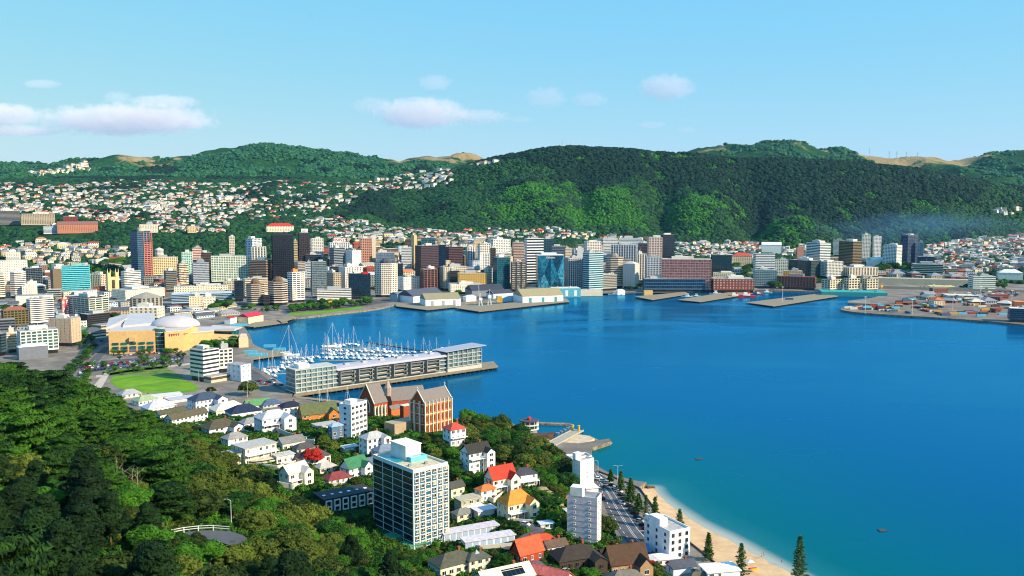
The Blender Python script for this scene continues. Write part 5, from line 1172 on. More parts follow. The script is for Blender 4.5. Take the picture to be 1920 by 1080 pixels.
# -- cars
def car_proto(L=4.4, W=1.8, H=1.45):
    b = MB(); b.loft([[(x * L, -W / 2 * k, .3), (x * L, W / 2 * k, .3), (x * L, W / 2 * k, h), (x * L, -W / 2 * k, h)] for x, k, h in ((-.5, .86, .8), (-.44, .98, .92), (.2, 1, .92), (.42, .97, .8), (.5, .8, .62))])
    b.loft([[(x * L, -W / 2 * .72, H - .0), (x * L, W / 2 * .72, H), (x * L, W / 2 * .7, H + .04), (x * L, -W / 2 * .7, H + .04)] for x in (-.3, .08)])
    body = mesh_of(b, 'body', M_white); g = MB(); g.loft([[(-.42 * L, -W/2*.9, .9), (-.42 * L, W/2*.9, .9), (-.3 * L, W/2*.72, H), (-.3 * L, -W/2*.72, H)], [(.24 * L, -W/2*.9, .9), (.24 * L, W/2*.9, .9), (.08 * L, W/2*.72, H), (.08 * L, -W/2*.72, H)]])
    gl = mesh_of(g, 'windows', glassm('12161a', .1)); wh = MB(); wh.tube((0, -.12, 0), (0, .12, 0), .33, n=10); return body, gl, mesh_of(wh, 'wheel', mat('tyre', '141414', .9))
CARM = car_proto(); CARC = [('white', 'e8e6e2', 5), ('silver', 'a8acb0', 4), ('black', '1a1c20', 3), ('red', 'a81c1c', 1.6), ('dark blue', '1e3458', 2), ('grey', '5c6064', 3), ('pale blue', '7ca0bc', .8)]; carl = defaultdict(list); rng = random.Random(31)
def car(x, y, rz, words_, group, z=None, wheels=True, s=1.0, col=None):
    c = rng.choices(CARC, [q[2] for q in CARC])[0] if col is None else CARC[col]; r = empty('parked_car', (x, y, (gz(x, y) if z is None else z) + .02), rz, None, 'car', group); r.scale = (s, s, s)
    for nm, me in (('body', CARM[0]), ('windows', CARM[1])):
        o = bpy.data.objects.new(nm, me); COL.objects.link(o); o.parent = r
        if nm == 'body': set_mat(o, 0, mat('car_paint', c[1], .3, .02))
    if wheels:
        for sx in (-1.35, 1.35):
            for sy in (-.82, .82): o = bpy.data.objects.new('wheel', CARM[2]); COL.objects.link(o); o.parent = r; o.location = (sx, sy, .33)
    carl[f'{c[0]} car {words_}'].append((proj((x, y, 2))[0], r)); return r
for j, ((a, c), wd) in enumerate(zip([((150,688),(345,669)), ((152,692),(345,673)), ((156,697),(340,677)), ((205,684),(300,676)), ((225,667),(345,660))], ['in the rear museum car line', 'in the second museum car line', 'in the front museum car line', 'in the short museum car line', 'right under the museum front'])):
    n = [34, 32, 30, 12, 14][j]
    for i in range(n):
        if rng.random() < .16: continue
        t = (i + .5) / n; P = G(a[0] + (c[0] - a[0]) * t + rng.uniform(-.8, .8), a[1] + (c[1] - a[1]) * t + rng.uniform(-.4, .4)); car(P.x, P.y, 1.9 + rng.uniform(-.1, .1), wd, 'cars in the museum car park', SLAB + .05, False, 1.1)
for px, py, rz in ((118,707,2.1),(131,690,2.1),(145,671,2.1),(168,648,2.3),(158,668,2.1),(190,640,2.4),(150,700,2.1),(175,665,2.2),(205,632,2.5),(230,622,2.6)):
    P = G(px, py); car(P.x, P.y, rz, 'driving along the avenue below the tan block', 'cars on the avenue', SLAB + .05, False, 1.15)
for i in range(26):
    t = i / 26; P = G(455 + 75 * t + rng.uniform(-1, 1), 712 + 8 * t + rng.choice([-6, 0, 6]) * (1 - t * .5)); car(P.x, P.y, 2.4 + rng.uniform(-.2, .2), 'in the car park by the marina', 'cars at the marina', SLAB + .05, False, 1.1)
for i in range(46):
    P = G(rng.uniform(1800, 1915), rng.uniform(547, 556)); car(P.x, P.y, rng.choice([.1, .15, 1.6]), 'in the port car park', 'cars in the port car park', SLAB + .05, False, 1.5)
# -- museum
mu = empty('museum', tuple(G(300, 655)), 0, 'large sand coloured museum with a grey winged roof and green glass drum', 'museum'); off = Vector(mu.location)
M_sand2 = wallm('d3ab70'); M_mroof = mat('museum_roof', 'bdb6b4', .55, .08, .1); M_teal = glassm('1d5a58')
def mpart(name, pts, z0, z1, m, zref=None, tops=None):
    P = [G(px, py, SLAB if zref is None else zref) - off for px, py in pts]; a = sum(P[i].x * P[(i+1) % len(P)].y - P[(i+1) % len(P)].x * P[i].y for i in range(len(P)))
    if a < 0: P = P[::-1]; tops = tops[::-1] if tops else None
    b = MB(); n = len(P)
    if tops: b.v = [(p.x, p.y, z0) for p in P] + [(p.x, p.y, t_) for p, t_ in zip(P, tops)]; b.f = [(i, (i+1) % n, n + (i+1) % n, n + i) for i in range(n)] + [tuple(range(n, 2 * n)), tuple(reversed(range(n)))]; b.mi = [0] * len(b.f)
    else: b.prism([(p.x, p.y) for p in P], z0, z1)
    return b.build(name, m, mu)
mpart('front_block', [(205,664),(292,661),(296,640),(214,642)], -2, 21.5, M_sand2)
mpart('left_wing_roof', [(200,660),(240,644),(238,634),(206,640)], 21.6, 23, M_mroof, tops=[24, 27, 27, 25]); mpart('main_roof', [(206,662),(293,659.5),(300,640),(214,641)], 21.55, 22.4, M_mroof)
mpart('upper_roof', [(232,655),(290,650),(292,634),(240,636)], 22.4, 26, M_mroof, tops=[24, 25, 28, 27.5])
mpart('side_block', [(310,662),(345,659),(372,648),(360,636),(300,640)], -2, 20.5, M_sand2); mpart('side_roof', [(312,661),(345,658),(371,648),(360,637),(302,640)], 20.55, 21.2, M_mroof)
mpart('wedge_wing', [(345,657),(398,651),(402,642),(360,640)], -2, 15, M_sand2); mpart('low_wing', [(398,652),(462,647),(455,640),(396,641)], -2, 8, M_sand2, tops=[9, 7, 7, 9]); mpart('pointed_wall', [(448,652),(466,651),(462,642),(452,642)], -2, 9.5, wallm('d9c09a'))
mpart('wing_roof', [(362,652),(402,648),(400,640),(362,640)], 15.05, 16, M_mroof); mpart('low_canopy_roof', [(385,640),(440,640),(455,633),(400,632)], 11, 12, M_mroof, tops=[12, 13.5, 12, 13.5]); mpart('canopy_glass', [(390,639),(436,639),(448,634),(402,633)], -2, 10.8, M_teal)
Pd_ = G(301, 659) - off
for i in range(6):
    b = MB(); pts_ = [(Pd_.x + 4.6 * math.cos(t), Pd_.y + 4.6 * math.sin(t)) for t in np.linspace(0, 6.283, 17)[:-1]]; b.prism(pts_, i * 4 - (2 if i == 0 else 0), i * 4 + 3.2); b.build('glass_drum', M_teal, mu)
    b = MB(); b.prism([(Pd_.x + (x - Pd_.x) * 1.09, Pd_.y + (y - Pd_.y) * 1.09) for x, y in pts_], i * 4 + 3.2, i * 4 + 3.9); b.build('drum_ring', wallm('b9b4ac'), mu)
b = MB(); c0 = G(330, 648) - off; rr = 22; rings = []
for i in range(8):
    ph = i / 7 * math.pi / 2; rings.append([(c0.x + rr * math.cos(ph) * math.cos(t) * 1.15, c0.y + rr * math.cos(ph) * math.sin(t) * .9, 20.8 + 10.5 * math.sin(ph)) for t in np.linspace(0, 6.283, 25)[:-1]])
b.loft(rings); b.build('domed_roof', M_mroof, mu, True)
F1, F2 = G(209, 664) - off, G(291, 661.2) - off; d = (F2 - F1); Lm = d.length; d.normalize(); nrm = Vector((d.y, -d.x, 0))
for i in range(5):
    for (z0, z1, m, nm) in ((4.5, 7.2, M_teal, 'window'), (1.8, 4.2, wallm('7a5a78'), 'mauve_panel'), (8.8, 11, M_teal, 'window')):
        b = MB(); s0 = Lm * (i + .12) / 5; s1 = Lm * (i + .86) / 5; a = F1 + d * s0; c = F1 + d * s1; b.poly([(a.x + nrm.x * .15, a.y + nrm.y * .15, z0), (c.x + nrm.x * .15, c.y + nrm.y * .15, z0), (c.x + nrm.x * .15, c.y + nrm.y * .15, z1), (a.x + nrm.x * .15, a.y + nrm.y * .15, z1)]); b.build(nm, m, mu)
b = MB(); a = F1 + d * Lm * .42 + nrm * .2; c = F1 + d * Lm * .56 + nrm * .2; M_ = Matrix.Translation((a.x, a.y, 0)) @ Matrix.Rotation(math.atan2(d.y, d.x), 4, 'Z'); b.box(0, Lm * .14, -2.2, .3, 12.2, 16.2, M_); b.build('viewing_box', wallm('c9a878'), mu)
S1, S2 = G(312, 662) - off, G(344, 659) - off; d2 = (S2 - S1).normalized(); q = S1 + d2 * (S2 - S1).length * .3
for k in range(5):
    b = MB(); M_ = Matrix.Translation((S1.x, S1.y, 0)) @ Matrix.Rotation(math.atan2(d2.y, d2.x), 4, 'Z'); x = 3 + k * 2.1; b.poly([tuple(M_ @ Vector(p)) for p in ((x, -.15, 18.6), (x + .5, -.15, 16.2), (x + 1.0, -.15, 16.2), (x + 1.5, -.15, 18.6))][::1]); b.build('red_banner', mat('sign_red', '7c2428', .7), mu)
b = MB(); b.box(15.5, 21.5, -.25, -.05, 17.2, 18.1, M_); b.build('red_strip_sign', mat('strip_red', 'd8503c', .6), mu)
FOOT.append((mu.location.x, mu.location.y, 50))
T('white six storey hotel with ribbon windows beside the park', 345, 412, 657, 716, 'e2ddd2', '26303a', c=382, st='band', sr=.52, nf=6, d=18, roofc='8c8880', name='hotel', cat='hotel')
T('white rear wing of the hotel beside the park', 408, 437, 655, 700, 'e8e2d6', '3a3c3e', c=412, st='grid', nf=5, roofc='7c7a74', name='hotel', cat='hotel wing')
T('pale blue three storey block between hotel and marina', 427, 471, 685, 716, 'd3dbe2', '8a969e', c=452, st='punch', sp=5, pr=.7, sr=.7, nf=3, name='office_block', cat='office block')
T('low stone base building joined to the hotel', 382, 432, 707, 719, 'c9b8a0', '4c443c', c=396, st='band', nf=1, name='office_block', cat='office block')
# faceted glass block
loc, th, W, D, H = place(1004, 1057, 478, 548, 1008)
fg = empty('faceted_glass_block', loc, th, 'blue green faceted glass block with diagonal facets and a white sign', 'office block'); FOOT.append((loc[0], loc[1], 30))
cols = [glassm('16485c', .08), glassm('1e6078', .08), glassm('0e3448', .08), glassm('3a7e98', .08)]; n = 2
for i in range(n):
    xa, xb = -W/2 + W * i / n, -W/2 + W * (i + 1) / n; xm = (xa + xb) / 2; y = -D / 2; zt, zm = H - 1, H * .5
    for pts, k in (([(xa, y, zt), (xm, y - .1, zm), (xb, y, zt)], (i + 1) % 4), ([(xa, y, zt), (xa, y, zm * .2), (xm, y - .1, zm)], i % 4), ([(xb, y, zt), (xm, y - .1, zm), (xb, y, zm * .2)], (i + 2) % 4), ([(xa, y, zm * .2), (xb, y, zm * .2), (xm, y - .1, zm)], (i + 3) % 4)):
        b = MB(); b.poly(pts); b.build('glass_facet', cols[k], fg)
b = MB(); b.box(-W/2, W/2, -D/2 + .3, D/2, 0, H - 1); b.build('core', glassm('10303e'), fg); b = MB(); b.box(-W/2 - .3, W/2 + .3, -D/2 - .4, D/2 + .3, H - 1, H); b.box(-W/3, W/4, -D/4, D/4, H, H + 3); b.build('roof', wallm('cfd2cf'), fg)
b = MB(); b.box(-W/2, W/2, -D/2 - .2, -D/2 + .28, 0, zm * .2); b.build('ground_floor', wallm('20242a'), fg)
lettering('Deloitte.', 4.2, fg, (0, -D/2 - .35, H - 4.5), (R(90), 0, 0), M_board)
# pink and glass landmark tower
loc, th, W, D, H = place(247, 287, 434, 532, 262)
tw = empty('landmark_tower', loc, th, 'tall tower with pink stone right side and blue glass left side', 'tower'); FOOT.append((loc[0], loc[1], 25)); nf = 27; fh = H / nf
P = footprint('cham', W, D)
for i in range(nf): b = MB(); b.prism(inset(P, .3), i * fh + fh * .45, (i + 1) * fh); b.build('window_band', glassm('1c3c54', .08), tw)
b = MB(); 
for i in range(nf): b.prism(P, i * fh, i * fh + fh * .44)
b.prism(P, H - .5, H); b.build('floor_slabs', wallm('4e6478'), tw)
b = MB(); b.box(-W * .1, W/2 + .5, -D/2 - .6, -D/2 + .6, -1, H * .78)
for x in (-W * .1, W * .12, W * .36, W/2): b.box(x - .7, x + .7, -D/2 - .9, -D/2 - .55, 0, H * .98)
b.build('pink_stone_face', wallm('b87468'), tw)
for i in range(2, nf - 5): 
    b = MB(); b.box(-W * .08, W/2 - .8, -D/2 - .75, -D/2 - .55, i * fh + fh * .3, i * fh + fh * .85); b.build('window', glassm('2a2024'), tw)
b = MB(); b.tube((0, 0, H), (0, 0, H + 7), 6, n=16); b.tube((0, 0, H + 7), (0, 0, H + 7.5), 6.6, n=16); b.build('crown', wallm('c2b49c'), tw)
# gothic church
loc, th, W, D, H = place(200, 224, 520, 553, 203); ch = empty('gothic_church', loc, th, 'cream gothic church with two pinnacled towers', 'church'); m = wallm('d9c48c'); FOOT.append((loc[0], loc[1], 14))
b = MB(); b.box(-W/2, W/2, -D/2, D/2, -1, H); b.build('nave', m, ch)
for s in (-1, 1):
    b = MB(); x = s * W * .36; b.box(x - W*.14, x + W*.14, -D/2 - .4, -D/2 + 5, -1, H * 1.25)
    for dx in (-.12, .12): b.prism([(x + dx*W - .7, -D/2 - .3), (x + dx*W + .7, -D/2 - .3), (x + dx*W + .7, -D/2 + 1), (x + dx*W - .7, -D/2 + 1)], H * 1.25, H * 1.5, top=.1)
    b.build('tower', m, ch)
b = MB(); b.prism([(-2.5, -D/2 - .15), (2.5, -D/2 - .15), (2.5, -D/2 + .1), (-2.5, -D/2 + .1)], H * .35, H * .85); b.build('window', glassm('4a3c2c'), ch)


# ------------------------------------------------------------------ the near slope: houses with their own windows and doors
M_frame = mat('window_frame', 'efece4', .6, .04); M_pane = glassm('20282e', .08); M_brick = mat('brick', '9c4a30', .85, .15, 2.0)
BOXC = {}
def boxmesh(name, w, d, h, m):
    k = (name, round(w, 2), round(d, 2), round(h, 2), m.name)
    if k not in BOXC: b = MB(); b.box(-w/2, w/2, -d/2, d/2, 0, h); BOXC[k] = mesh_of(b, name, m)
    return BOXC[k]
def frame_mesh(w, h, m):
    k = ('fr', round(w, 2), round(h, 2), m.name)
    if k not in BOXC:
        b = MB(); t = .09; b.box(-w/2 - t, w/2 + t, -.12, .06, -t, 0); b.box(-w/2 - t, w/2 + t, -.12, .06, h, h + t); b.box(-w/2 - t, -w/2, -.12, .06, 0, h); b.box(w/2, w/2 + t, -.12, .06, 0, h); b.box(-.04, .04, -.09, .05, 0, h); b.box(-w/2 - t - .05, w/2 + t + .05, -.2, -.1, -t - .05, -t + .05)
        BOXC[k] = mesh_of(b, 'window', m)
    return BOXC[k]
def window(parent, x, y, z, ang, w=1.1, h=1.5, frame=None, pane=None):
    o = bpy.data.objects.new('window', frame_mesh(w, h, frame or M_frame)); COL.objects.link(o); o.parent = parent; o.location = (x, y, z); o.rotation_euler[2] = ang
    p = bpy.data.objects.new('pane', boxmesh('pane', w, .05, h, pane or M_pane)); COL.objects.link(p); p.parent = o; p.location = (0, -.02, 0); return o
def roof_mb(kind, W, D, H, ov=.5, pitch=.3):
    r = MB(); a, c = W/2 + ov, D/2 + ov
    if kind == 'flat': r.box(-a, a, -c, c, H + .004, H + .35); return r
    rh = c * 2 * pitch * 1.0; k = 0 if kind == 'gable' else min(c * .97, a * .97); t = .18
    r1, r2 = (-a + k, 0, H + rh), (a - k, 0, H + rh); e = H - t
    r.poly([(-a, -c, H), (a, -c, H), r2, r1]); r.poly([(a, c, H), (-a, c, H), r1, r2])
    if kind == 'gable': r.poly([(-a, -c, e), (-a, -c, H), r1, (-a, c, H), (-a, c, e), (-a, 0, H + rh - t)][::-1]); r.poly([(a, -c, e), (a, 0, H + rh - t), (a, c, e), (a, c, H), r2, (a, -c, H)][::-1])
    else: r.poly([(-a, c, H), (-a, -c, H), r1]); r.poly([(a, -c, H), (a, c, H), r2])
    for p, q in (((-a, -c), (a, -c)), ((a, -c), (a, c)), ((a, c), (-a, c)), ((-a, c), (-a, -c))):
        if kind == 'gable' and p[0] == q[0]: continue
        r.poly([(p[0], p[1], e), (q[0], q[1], e), (q[0], q[1], H), (p[0], p[1], H)])
    r.poly([(-a, c, e), (a, c, e), (a, -c, e), (-a, -c, e)])
    # ridge cap and battens of the roof sheets
    r.box(r1[0], r2[0], -.12, .12, H + rh - .06, H + rh + .06)
    if kind == 'gable':
        for x in np.arange(-a + .6, a, .9):
            for s in (-1, 1): r.poly([(x, s * c, H + .04), (x + .1, s * c, H + .04), (x + .1, 0, H + rh + .04), (x, 0, H + rh + .04)][::s])
    return r
HN = []
def near_house(label, px, py, wpx, hpx, th, roof='hip', wall='e8e2d6', roofc='6a6660', dr=.62, fl=None, name='house', cat='house', wing=None, deck=False, chimney=True, pitch=.3, windows=True, door=True, loc=None, frame=None, garage=0, porch=False, zoff=0):
    wpx *= 1.2; hpx *= 1.15
    P = hit(px, py) if loc is None else loc; zc = P.y * CP + (CAM_H - P.z) * SP; s = zc / F; W = wpx * s / (math.cos(R(th)) + dr * abs(math.sin(R(th)))); D = W * dr; H = hpx * s / .96
    rz = R(th) - math.atan2(P.x, P.y); root = empty(name, (P.x, P.y, P.z + zoff), rz, label, cat); HN.append((P.x, P.y, max(W, D) * .55 + .5, px, py)); FOOT.append((P.x, P.y, max(W, D) * .55))
    w = MB(); w.box(-W/2, W/2, -D/2, D/2, -7, H)
    if roof == 'gable':
        rh = (D/2) * 2 * pitch * (D/2) / (D/2 + .5)
        for sx in (-1, 1): x = sx * W/2; w.poly([(x, -D/2, H), (x, D/2, H), (x, 0, H + rh)][::sx])
    if garage: 
        pass
    wm = wallm(wall); w.build('wall', wm, root); rm = roofm(roofc); ro = roof_mb(roof, W, D, H, pitch=pitch).build('roof', rm, root)
    fl = fl or max(1, round(H / 3.0)); fh = H / fl; fm = frame or M_frame
    rg = random.Random(int(px * 13 + py))
    if windows:
        for f in range(fl):
            z = f * fh + fh * .32; hh = min(1.5, fh * .5)
            n = max(1, int(W / 2.9))
            for i in range(n):
                if rg.random() < .12: continue
                window(root, -W/2 + W * (i + .5) / n, -D/2 - .02, z, 0, rg.choice([.9, 1.3, 1.6]), hh, fm)
            n = max(1, int(D / 3.2))
            for i in range(n):
                window(root, -W/2 - .02, -D/2 + D * (i + .5) / n, z, -math.pi/2, 1.0, hh, fm)
                if f == fl - 1: window(root, W/2 + .02, -D/2 + D * (i + .5) / n, z, math.pi/2, 1.0, hh, fm)
    if door and not garage:
        o = bpy.data.objects.new('door', boxmesh('door', .95, .12, 2.1, mat('door_paint', rg.choice(['5c3a2c', '2c4a5c', 'a8382c', 'e0dcd0']), .5))); COL.objects.link(o); o.parent = root; o.location = (W/2 - .9, -D/2 - .05, 0)
    if garage:
        for i in range(garage):
            o = bpy.data.objects.new('garage_door', boxmesh('garage_door', W / garage * .72, .12, min(2.6, H * .85), mat('garage_door', '9fb4cc', .5, .05))); COL.objects.link(o); o.parent = root; o.location = (-W/2 + W * (i + .5) / garage, -D/2 - .04, 0)
    if chimney and roof != 'flat' and H > 3:
        c = MB(); x = W * .22; c.box(x - .4, x + .4, D*.1 - .4, D*.1 + .4, H, H + D * pitch + 1.1); c.box(x - .5, x + .5, D*.1 - .5, D*.1 + .5, H + D * pitch + 1.1, H + D * pitch + 1.3); c.build('chimney', M_brick, ro)
    if wing:   # cross wing with its own gable towards the front
        ww, wd = W * wing, D * .45; b = MB(); x0 = W * (.5 - wing) - (.02); b.box(x0, x0 + ww, -D/2 - wd, -D/2 - .01, -7, H); rh = ww / 2 * 2 * pitch * .95
        b.poly([(x0, -D/2 - wd, H), (x0 + ww, -D/2 - wd, H), (x0 + ww/2, -D/2 - wd, H + rh)]); b.build('front_wing', wm, root)
        q = MB(); a = .4; y_ = -D/2 - wd - a; y2 = 0; xm = x0 + ww/2; q.poly([(x0 - a, y_, H - .15), (xm, y_, H + rh + .1), (xm, y2, H + rh + .1), (x0 - a, y2, H - .15)][::-1]); q.poly([(x0 + ww + a, y_, H - .15), (xm, y_, H + rh + .1), (xm, y2, H + rh + .1), (x0 + ww + a, y2, H - .15)]); q.build('wing_roof', rm, root)
        if windows:
            for f in range(fl): window(root, x0 + ww/2, -D/2 - wd - .02, f * fh + fh * .3, 0, 1.8, min(1.6, fh * .5), fm)
    if deck:
        b = MB(); b.box(-W/2, W/2, -D/2 - 2.6, -D/2 - .01, fh * (fl - 1) - .2, fh * (fl - 1)); 
        for x in np.linspace(-W/2 + .1, W/2 - .1, 5): b.tube((x, -D/2 - 2.5, -5), (x, -D/2 - 2.5, fh * (fl - 1) - .2), .1, n=5)
        for x in np.linspace(-W/2, W/2, 14): b.tube((x, -D/2 - 2.55, fh * (fl - 1)), (x, -D/2 - 2.55, fh * (fl - 1) + 1), .03, n=4)
        b.box(-W/2, W/2, -D/2 - 2.6, -D/2 - 2.5, fh * (fl - 1) + .98, fh * (fl - 1) + 1.06); b.build('balcony', M_frame, root)
    if porch:
        b = MB(); b.box(-W/2, W/2, -D/2 - 2.2, -D/2 - .01, H * .5, H * .5 + .12)
        for x in np.linspace(-W/2 + .1, W/2 - .1, 5): b.tube((x, -D/2 - 2.1, -1), (x, -D/2 - 2.1, H * .5), .08, n=5)
        b.build('verandah', M_frame, root)
    return root, W, D, H
NHL = [
 ('small house with a pale grey hipped roof at the left end of the houses by the park', 243,744,34,6,20,'hip','dcd6ce','9a9a9e'),
 ('long low white shed roof beside the park lawn', 305,747,58,5,12,'flat','dcd8d2','d0cdd0'),
 ('white cottage with a sage green hipped roof by the forest edge', 272,757,38,7,30,'hip','ece6da','8ea07c'),
 ('white cottage with a wide lavender grey hipped roof', 298,772,52,9,24,'hip','e2e0e6','b4b6c4'),
 ('long white house with a narrow olive gabled roof', 320,784,48,10,34,'gable','e8e4dc','56543f'),
 ('long white house with many tall windows and an olive brown roof', 350,792,64,11,34,'gable','f0ece6','5c5642'),
 ('low pale roofed shed behind the two storey blue roofed house', 338,752,44,5,18,'flat','c4c4c8','b4b4bc'),
 ('two storey lilac white house with a slate blue hipped roof', 386,770,54,20,26,'hip','dcdce8','3c4a5c'),
 ('cream villa with a pale cream hipped roof', 428,776,58,10,22,'hip','e9dfc2','dccfb8'),
 ('white villa with a navy blue hipped roof and verandah', 457,781,56,10,20,'hip','eceae6','27304a'),
 ('low house with a bright green metal roof by the marina car park', 483,763,42,5,16,'gable','dcdcd0','5c8e58'),
 ('low house with a slate blue hipped roof right of the green roofed one', 508,762,36,5,20,'hip','b8bcc4','4c5c74'),
 ('tall white house with a small navy roof behind the big lilac house', 545,789,38,24,24,'hip','eeece8','262c3c'),
 ('big lilac three storey house with a pale grey hipped roof', 513,811,58,26,24,'hip','d4d4de','b6b8ba'),
 ('orange timber villa with an olive gabled roof', 596,788,60,13,14,'gable','cc7a30','5e6440'),
 ('low white garages with red doors under the orange villa', 610,803,40,7,25,'flat','e6ded0','b4aea4'),
 ('white cottage with a dark olive hipped roof above the tree belt', 412,812,60,12,28,'hip','e4e0e8','524c3c'),
 ('cream and green gabled villa beside the tree belt', 552,908,46,22,38,'gable','f0e6c8','c4bcb4'),
 ('white house with a charcoal roof behind the red flowering tree', 586,868,56,12,28,'hip','e0dcd6','504c4a'),
 ('tall narrow slate blue house beside the white six storey block', 630,826,24,24,28,'hip','56708c','8ca4bc'),
 ('white villa with a pale grey hipped roof under the six storey block', 700,850,44,27,34,'hip','f2eee8','aaaaa8'),
 ('white villa with blue framed windows and a grey roof', 722,865,42,20,32,'hip','eeece8','707c8a'),
 ('grey weatherboard house with a slate gabled roof left of the tall tower', 690,878,50,10,30,'gable','d8dcdc','5c6c80'),
 ('white house with a steep green gabled roof', 664,892,44,15,40,'gable','f2efe8','3a7450'),
 ('small cottage with a maroon hipped roof among the gardens', 632,906,46,9,26,'hip','eae2d4','803c3c'),
 ('white cube house with a bright coral red roof below the monastery', 852,833,36,26,32,'hip','f2efea','b84a3c'),
 ('large white villa with black roofs and balconies', 892,884,48,34,34,'gable','f2efe8','36342f'),
 ('cream cottage with a dark gabled roof beside the tall tower', 853,930,30,15,36,'gable','ebe0b8','4c4c46'),
 ('sage grey flat roofed modern house', 877,955,42,18,30,'flat','aaa68c','b4aa90'),
 ('white carport with a pale flat roof', 908,966,40,9,30,'flat','e4dcd8','d2cacc'),
 ('cream house with scarlet twin gabled roofs', 938,920,50,22,32,'gable','f2e8cc','bc3a26'),
 ('white house with a charcoal roof and a long deck beside the scarlet one', 981,908,44,18,26,'hip','f2f0ea','42424a'),
 ('small white house with a terracotta roof below the scarlet one', 911,937,34,17,34,'hip','eee8dc','d0703a'),
 ('cream villa with bright orange roofs', 967,968,58,24,34,'hip','e4d8b2','d28434'),
 ('long low block of garages with pale blue doors by the tower', 880,1003,92,11,24,'flat','dcd8d8','cbc0c6'),
 ('second long garage block with pale blue doors, nearer the street', 915,1021,84,11,22,'flat','e4e0e0','cdc4c8'),
 ('cream house with a dark olive hipped roof at the foot of the tower', 848,1072,76,18,30,'hip','eadfc0','545244'),
 ('small cream house with a grey hipped roof and pyramid skylight', 893,1068,44,20,30,'hip','e6d9ba','55564e'),
 ('cream roofed house carrying black solar panels', 945,1100,96,18,28,'gable','f0e8d4','e8dcbc'),
 ('orange red steep roofed house', 988,1052,52,15,36,'gable','a83c1e','cc5432'),
 ('white house with a vermilion hipped roof', 1016,1024,44,11,28,'hip','f0e8e0','c0482a'),
 ('house with a long salmon pink roof', 1034,1088,66,10,-30,'gable','d8b8a8','d06a60'),
 ('large dark brown shingled house with hipped roofs', 1077,1060,84,17,26,'hip','42362a','3c332b'),
 ('brown gabled house with a tiled roof and small windows', 1172,1070,72,17,24,'gable','a88660','503828'),
 ('dark gabled house behind the brown tiled one', 1148,1052,50,12,28,'gable','4a4038','38302a'),
 ('grey roofed house at the bottom edge in front of the brown one', 1170,1100,66,14,24,'hip','8c8678','706a5e'),
 ('pale grey roofed cottage left of the white box building', 1213,1062,36,10,26,'hip','dcd8d4','aeaab0'),
 ('blue roofed shed behind the pale cottage', 1192,1040,44,7,20,'gable','5c88a8','4c7ca4'),
 ('low white flat roofed house in front of the white box building', 1247,1056,42,9,24,'flat','eeeae6','ece8e6'),
 ('white cottage with a slate gabled roof near the beach', 1277,1074,46,13,28,'gable','e4f0f0','50525c'),
 ('cottage with an olive grey hipped roof at the bottom edge', 1310,1094,52,10,24,'hip','d8d0b4','5e5848'),
 ('white flat roofed modern house above the beach', 1349,1088,62,20,24,'flat','f4f0ee','f0ecea'),
 ('flat dark green roof hidden in the trees left of the tower', 742,1012,38,6,26,'flat','6c8070','3c8060'),
 ('second green roof at the foot of the tower', 776,1026,40,6,26,'flat','6c8070','4c9470'),
 ('small house with orange tiles under the cliff', 1084,950,40,8,-18,'gable','d8a888','e67c34'),
 ('tall white house with a roof terrace behind the orange tiled one', 1106,944,26,27,22,'flat','f0eeec','dcd8d6'),
 ('small white hut with a pale tin roof under the cliff', 1023,990,24,7,20,'flat','d8d4d4','c8ccd4'),

 ('white two storey house below the olive roofed cottage', 440,838,40,16,30,'hip','ece8e0','8c8a86'),
 ('pale timber house with a grey roof by the hill road', 545,842,44,13,26,'gable','dcd4c4','7c7a76'),
 ('white terrace house right of the modern stepped house', 531,868,34,14,24,'flat','eeeae0','c0bab0'),
 ('beige house with a low pale roof above the maroon roofed one', 610,884,34,9,30,'hip','dccfb4','b0a89c'),
 ('white garage with a pale roof under the slate blue house', 655,846,28,7,26,'flat','ece8e2','c4c0ba'),
 ('grey cottage with a dark hipped roof behind the red flowering tree', 570,848,36,9,22,'hip','c4c0b8','4e4c4c'),
 ('white house with a pale grey roof left of the navy roofed villa', 408,768,34,9,18,'hip','eae6e0','b4b4b8'),
 ('low grey roofed house between the cream villa and the big lilac house', 470,800,36,8,26,'hip','dcd8d4','8a8a8c'),
 ('white house with a dark roof above the scarlet roofs', 905,866,30,12,30,'gable','eeeae2','4c4a4a'),
 ('cream cottage with a grey roof beside the carport', 868,972,36,9,30,'hip','e4dabc','7c7a72'),
 ('white house with a brown roof below the eight storey apartment block', 1040,1034,40,12,26,'gable','e6e0d8','6a5444'),
 ('pale house with a slate roof left of the dark brown shingled house', 1002,1072,30,9,20,'hip','dcd4c8','50525a'),
 ('cream house with a flat roof under the cream corner block', 1074,968,30,9,24,'flat','e8dcc8','c8c0b4'),
]
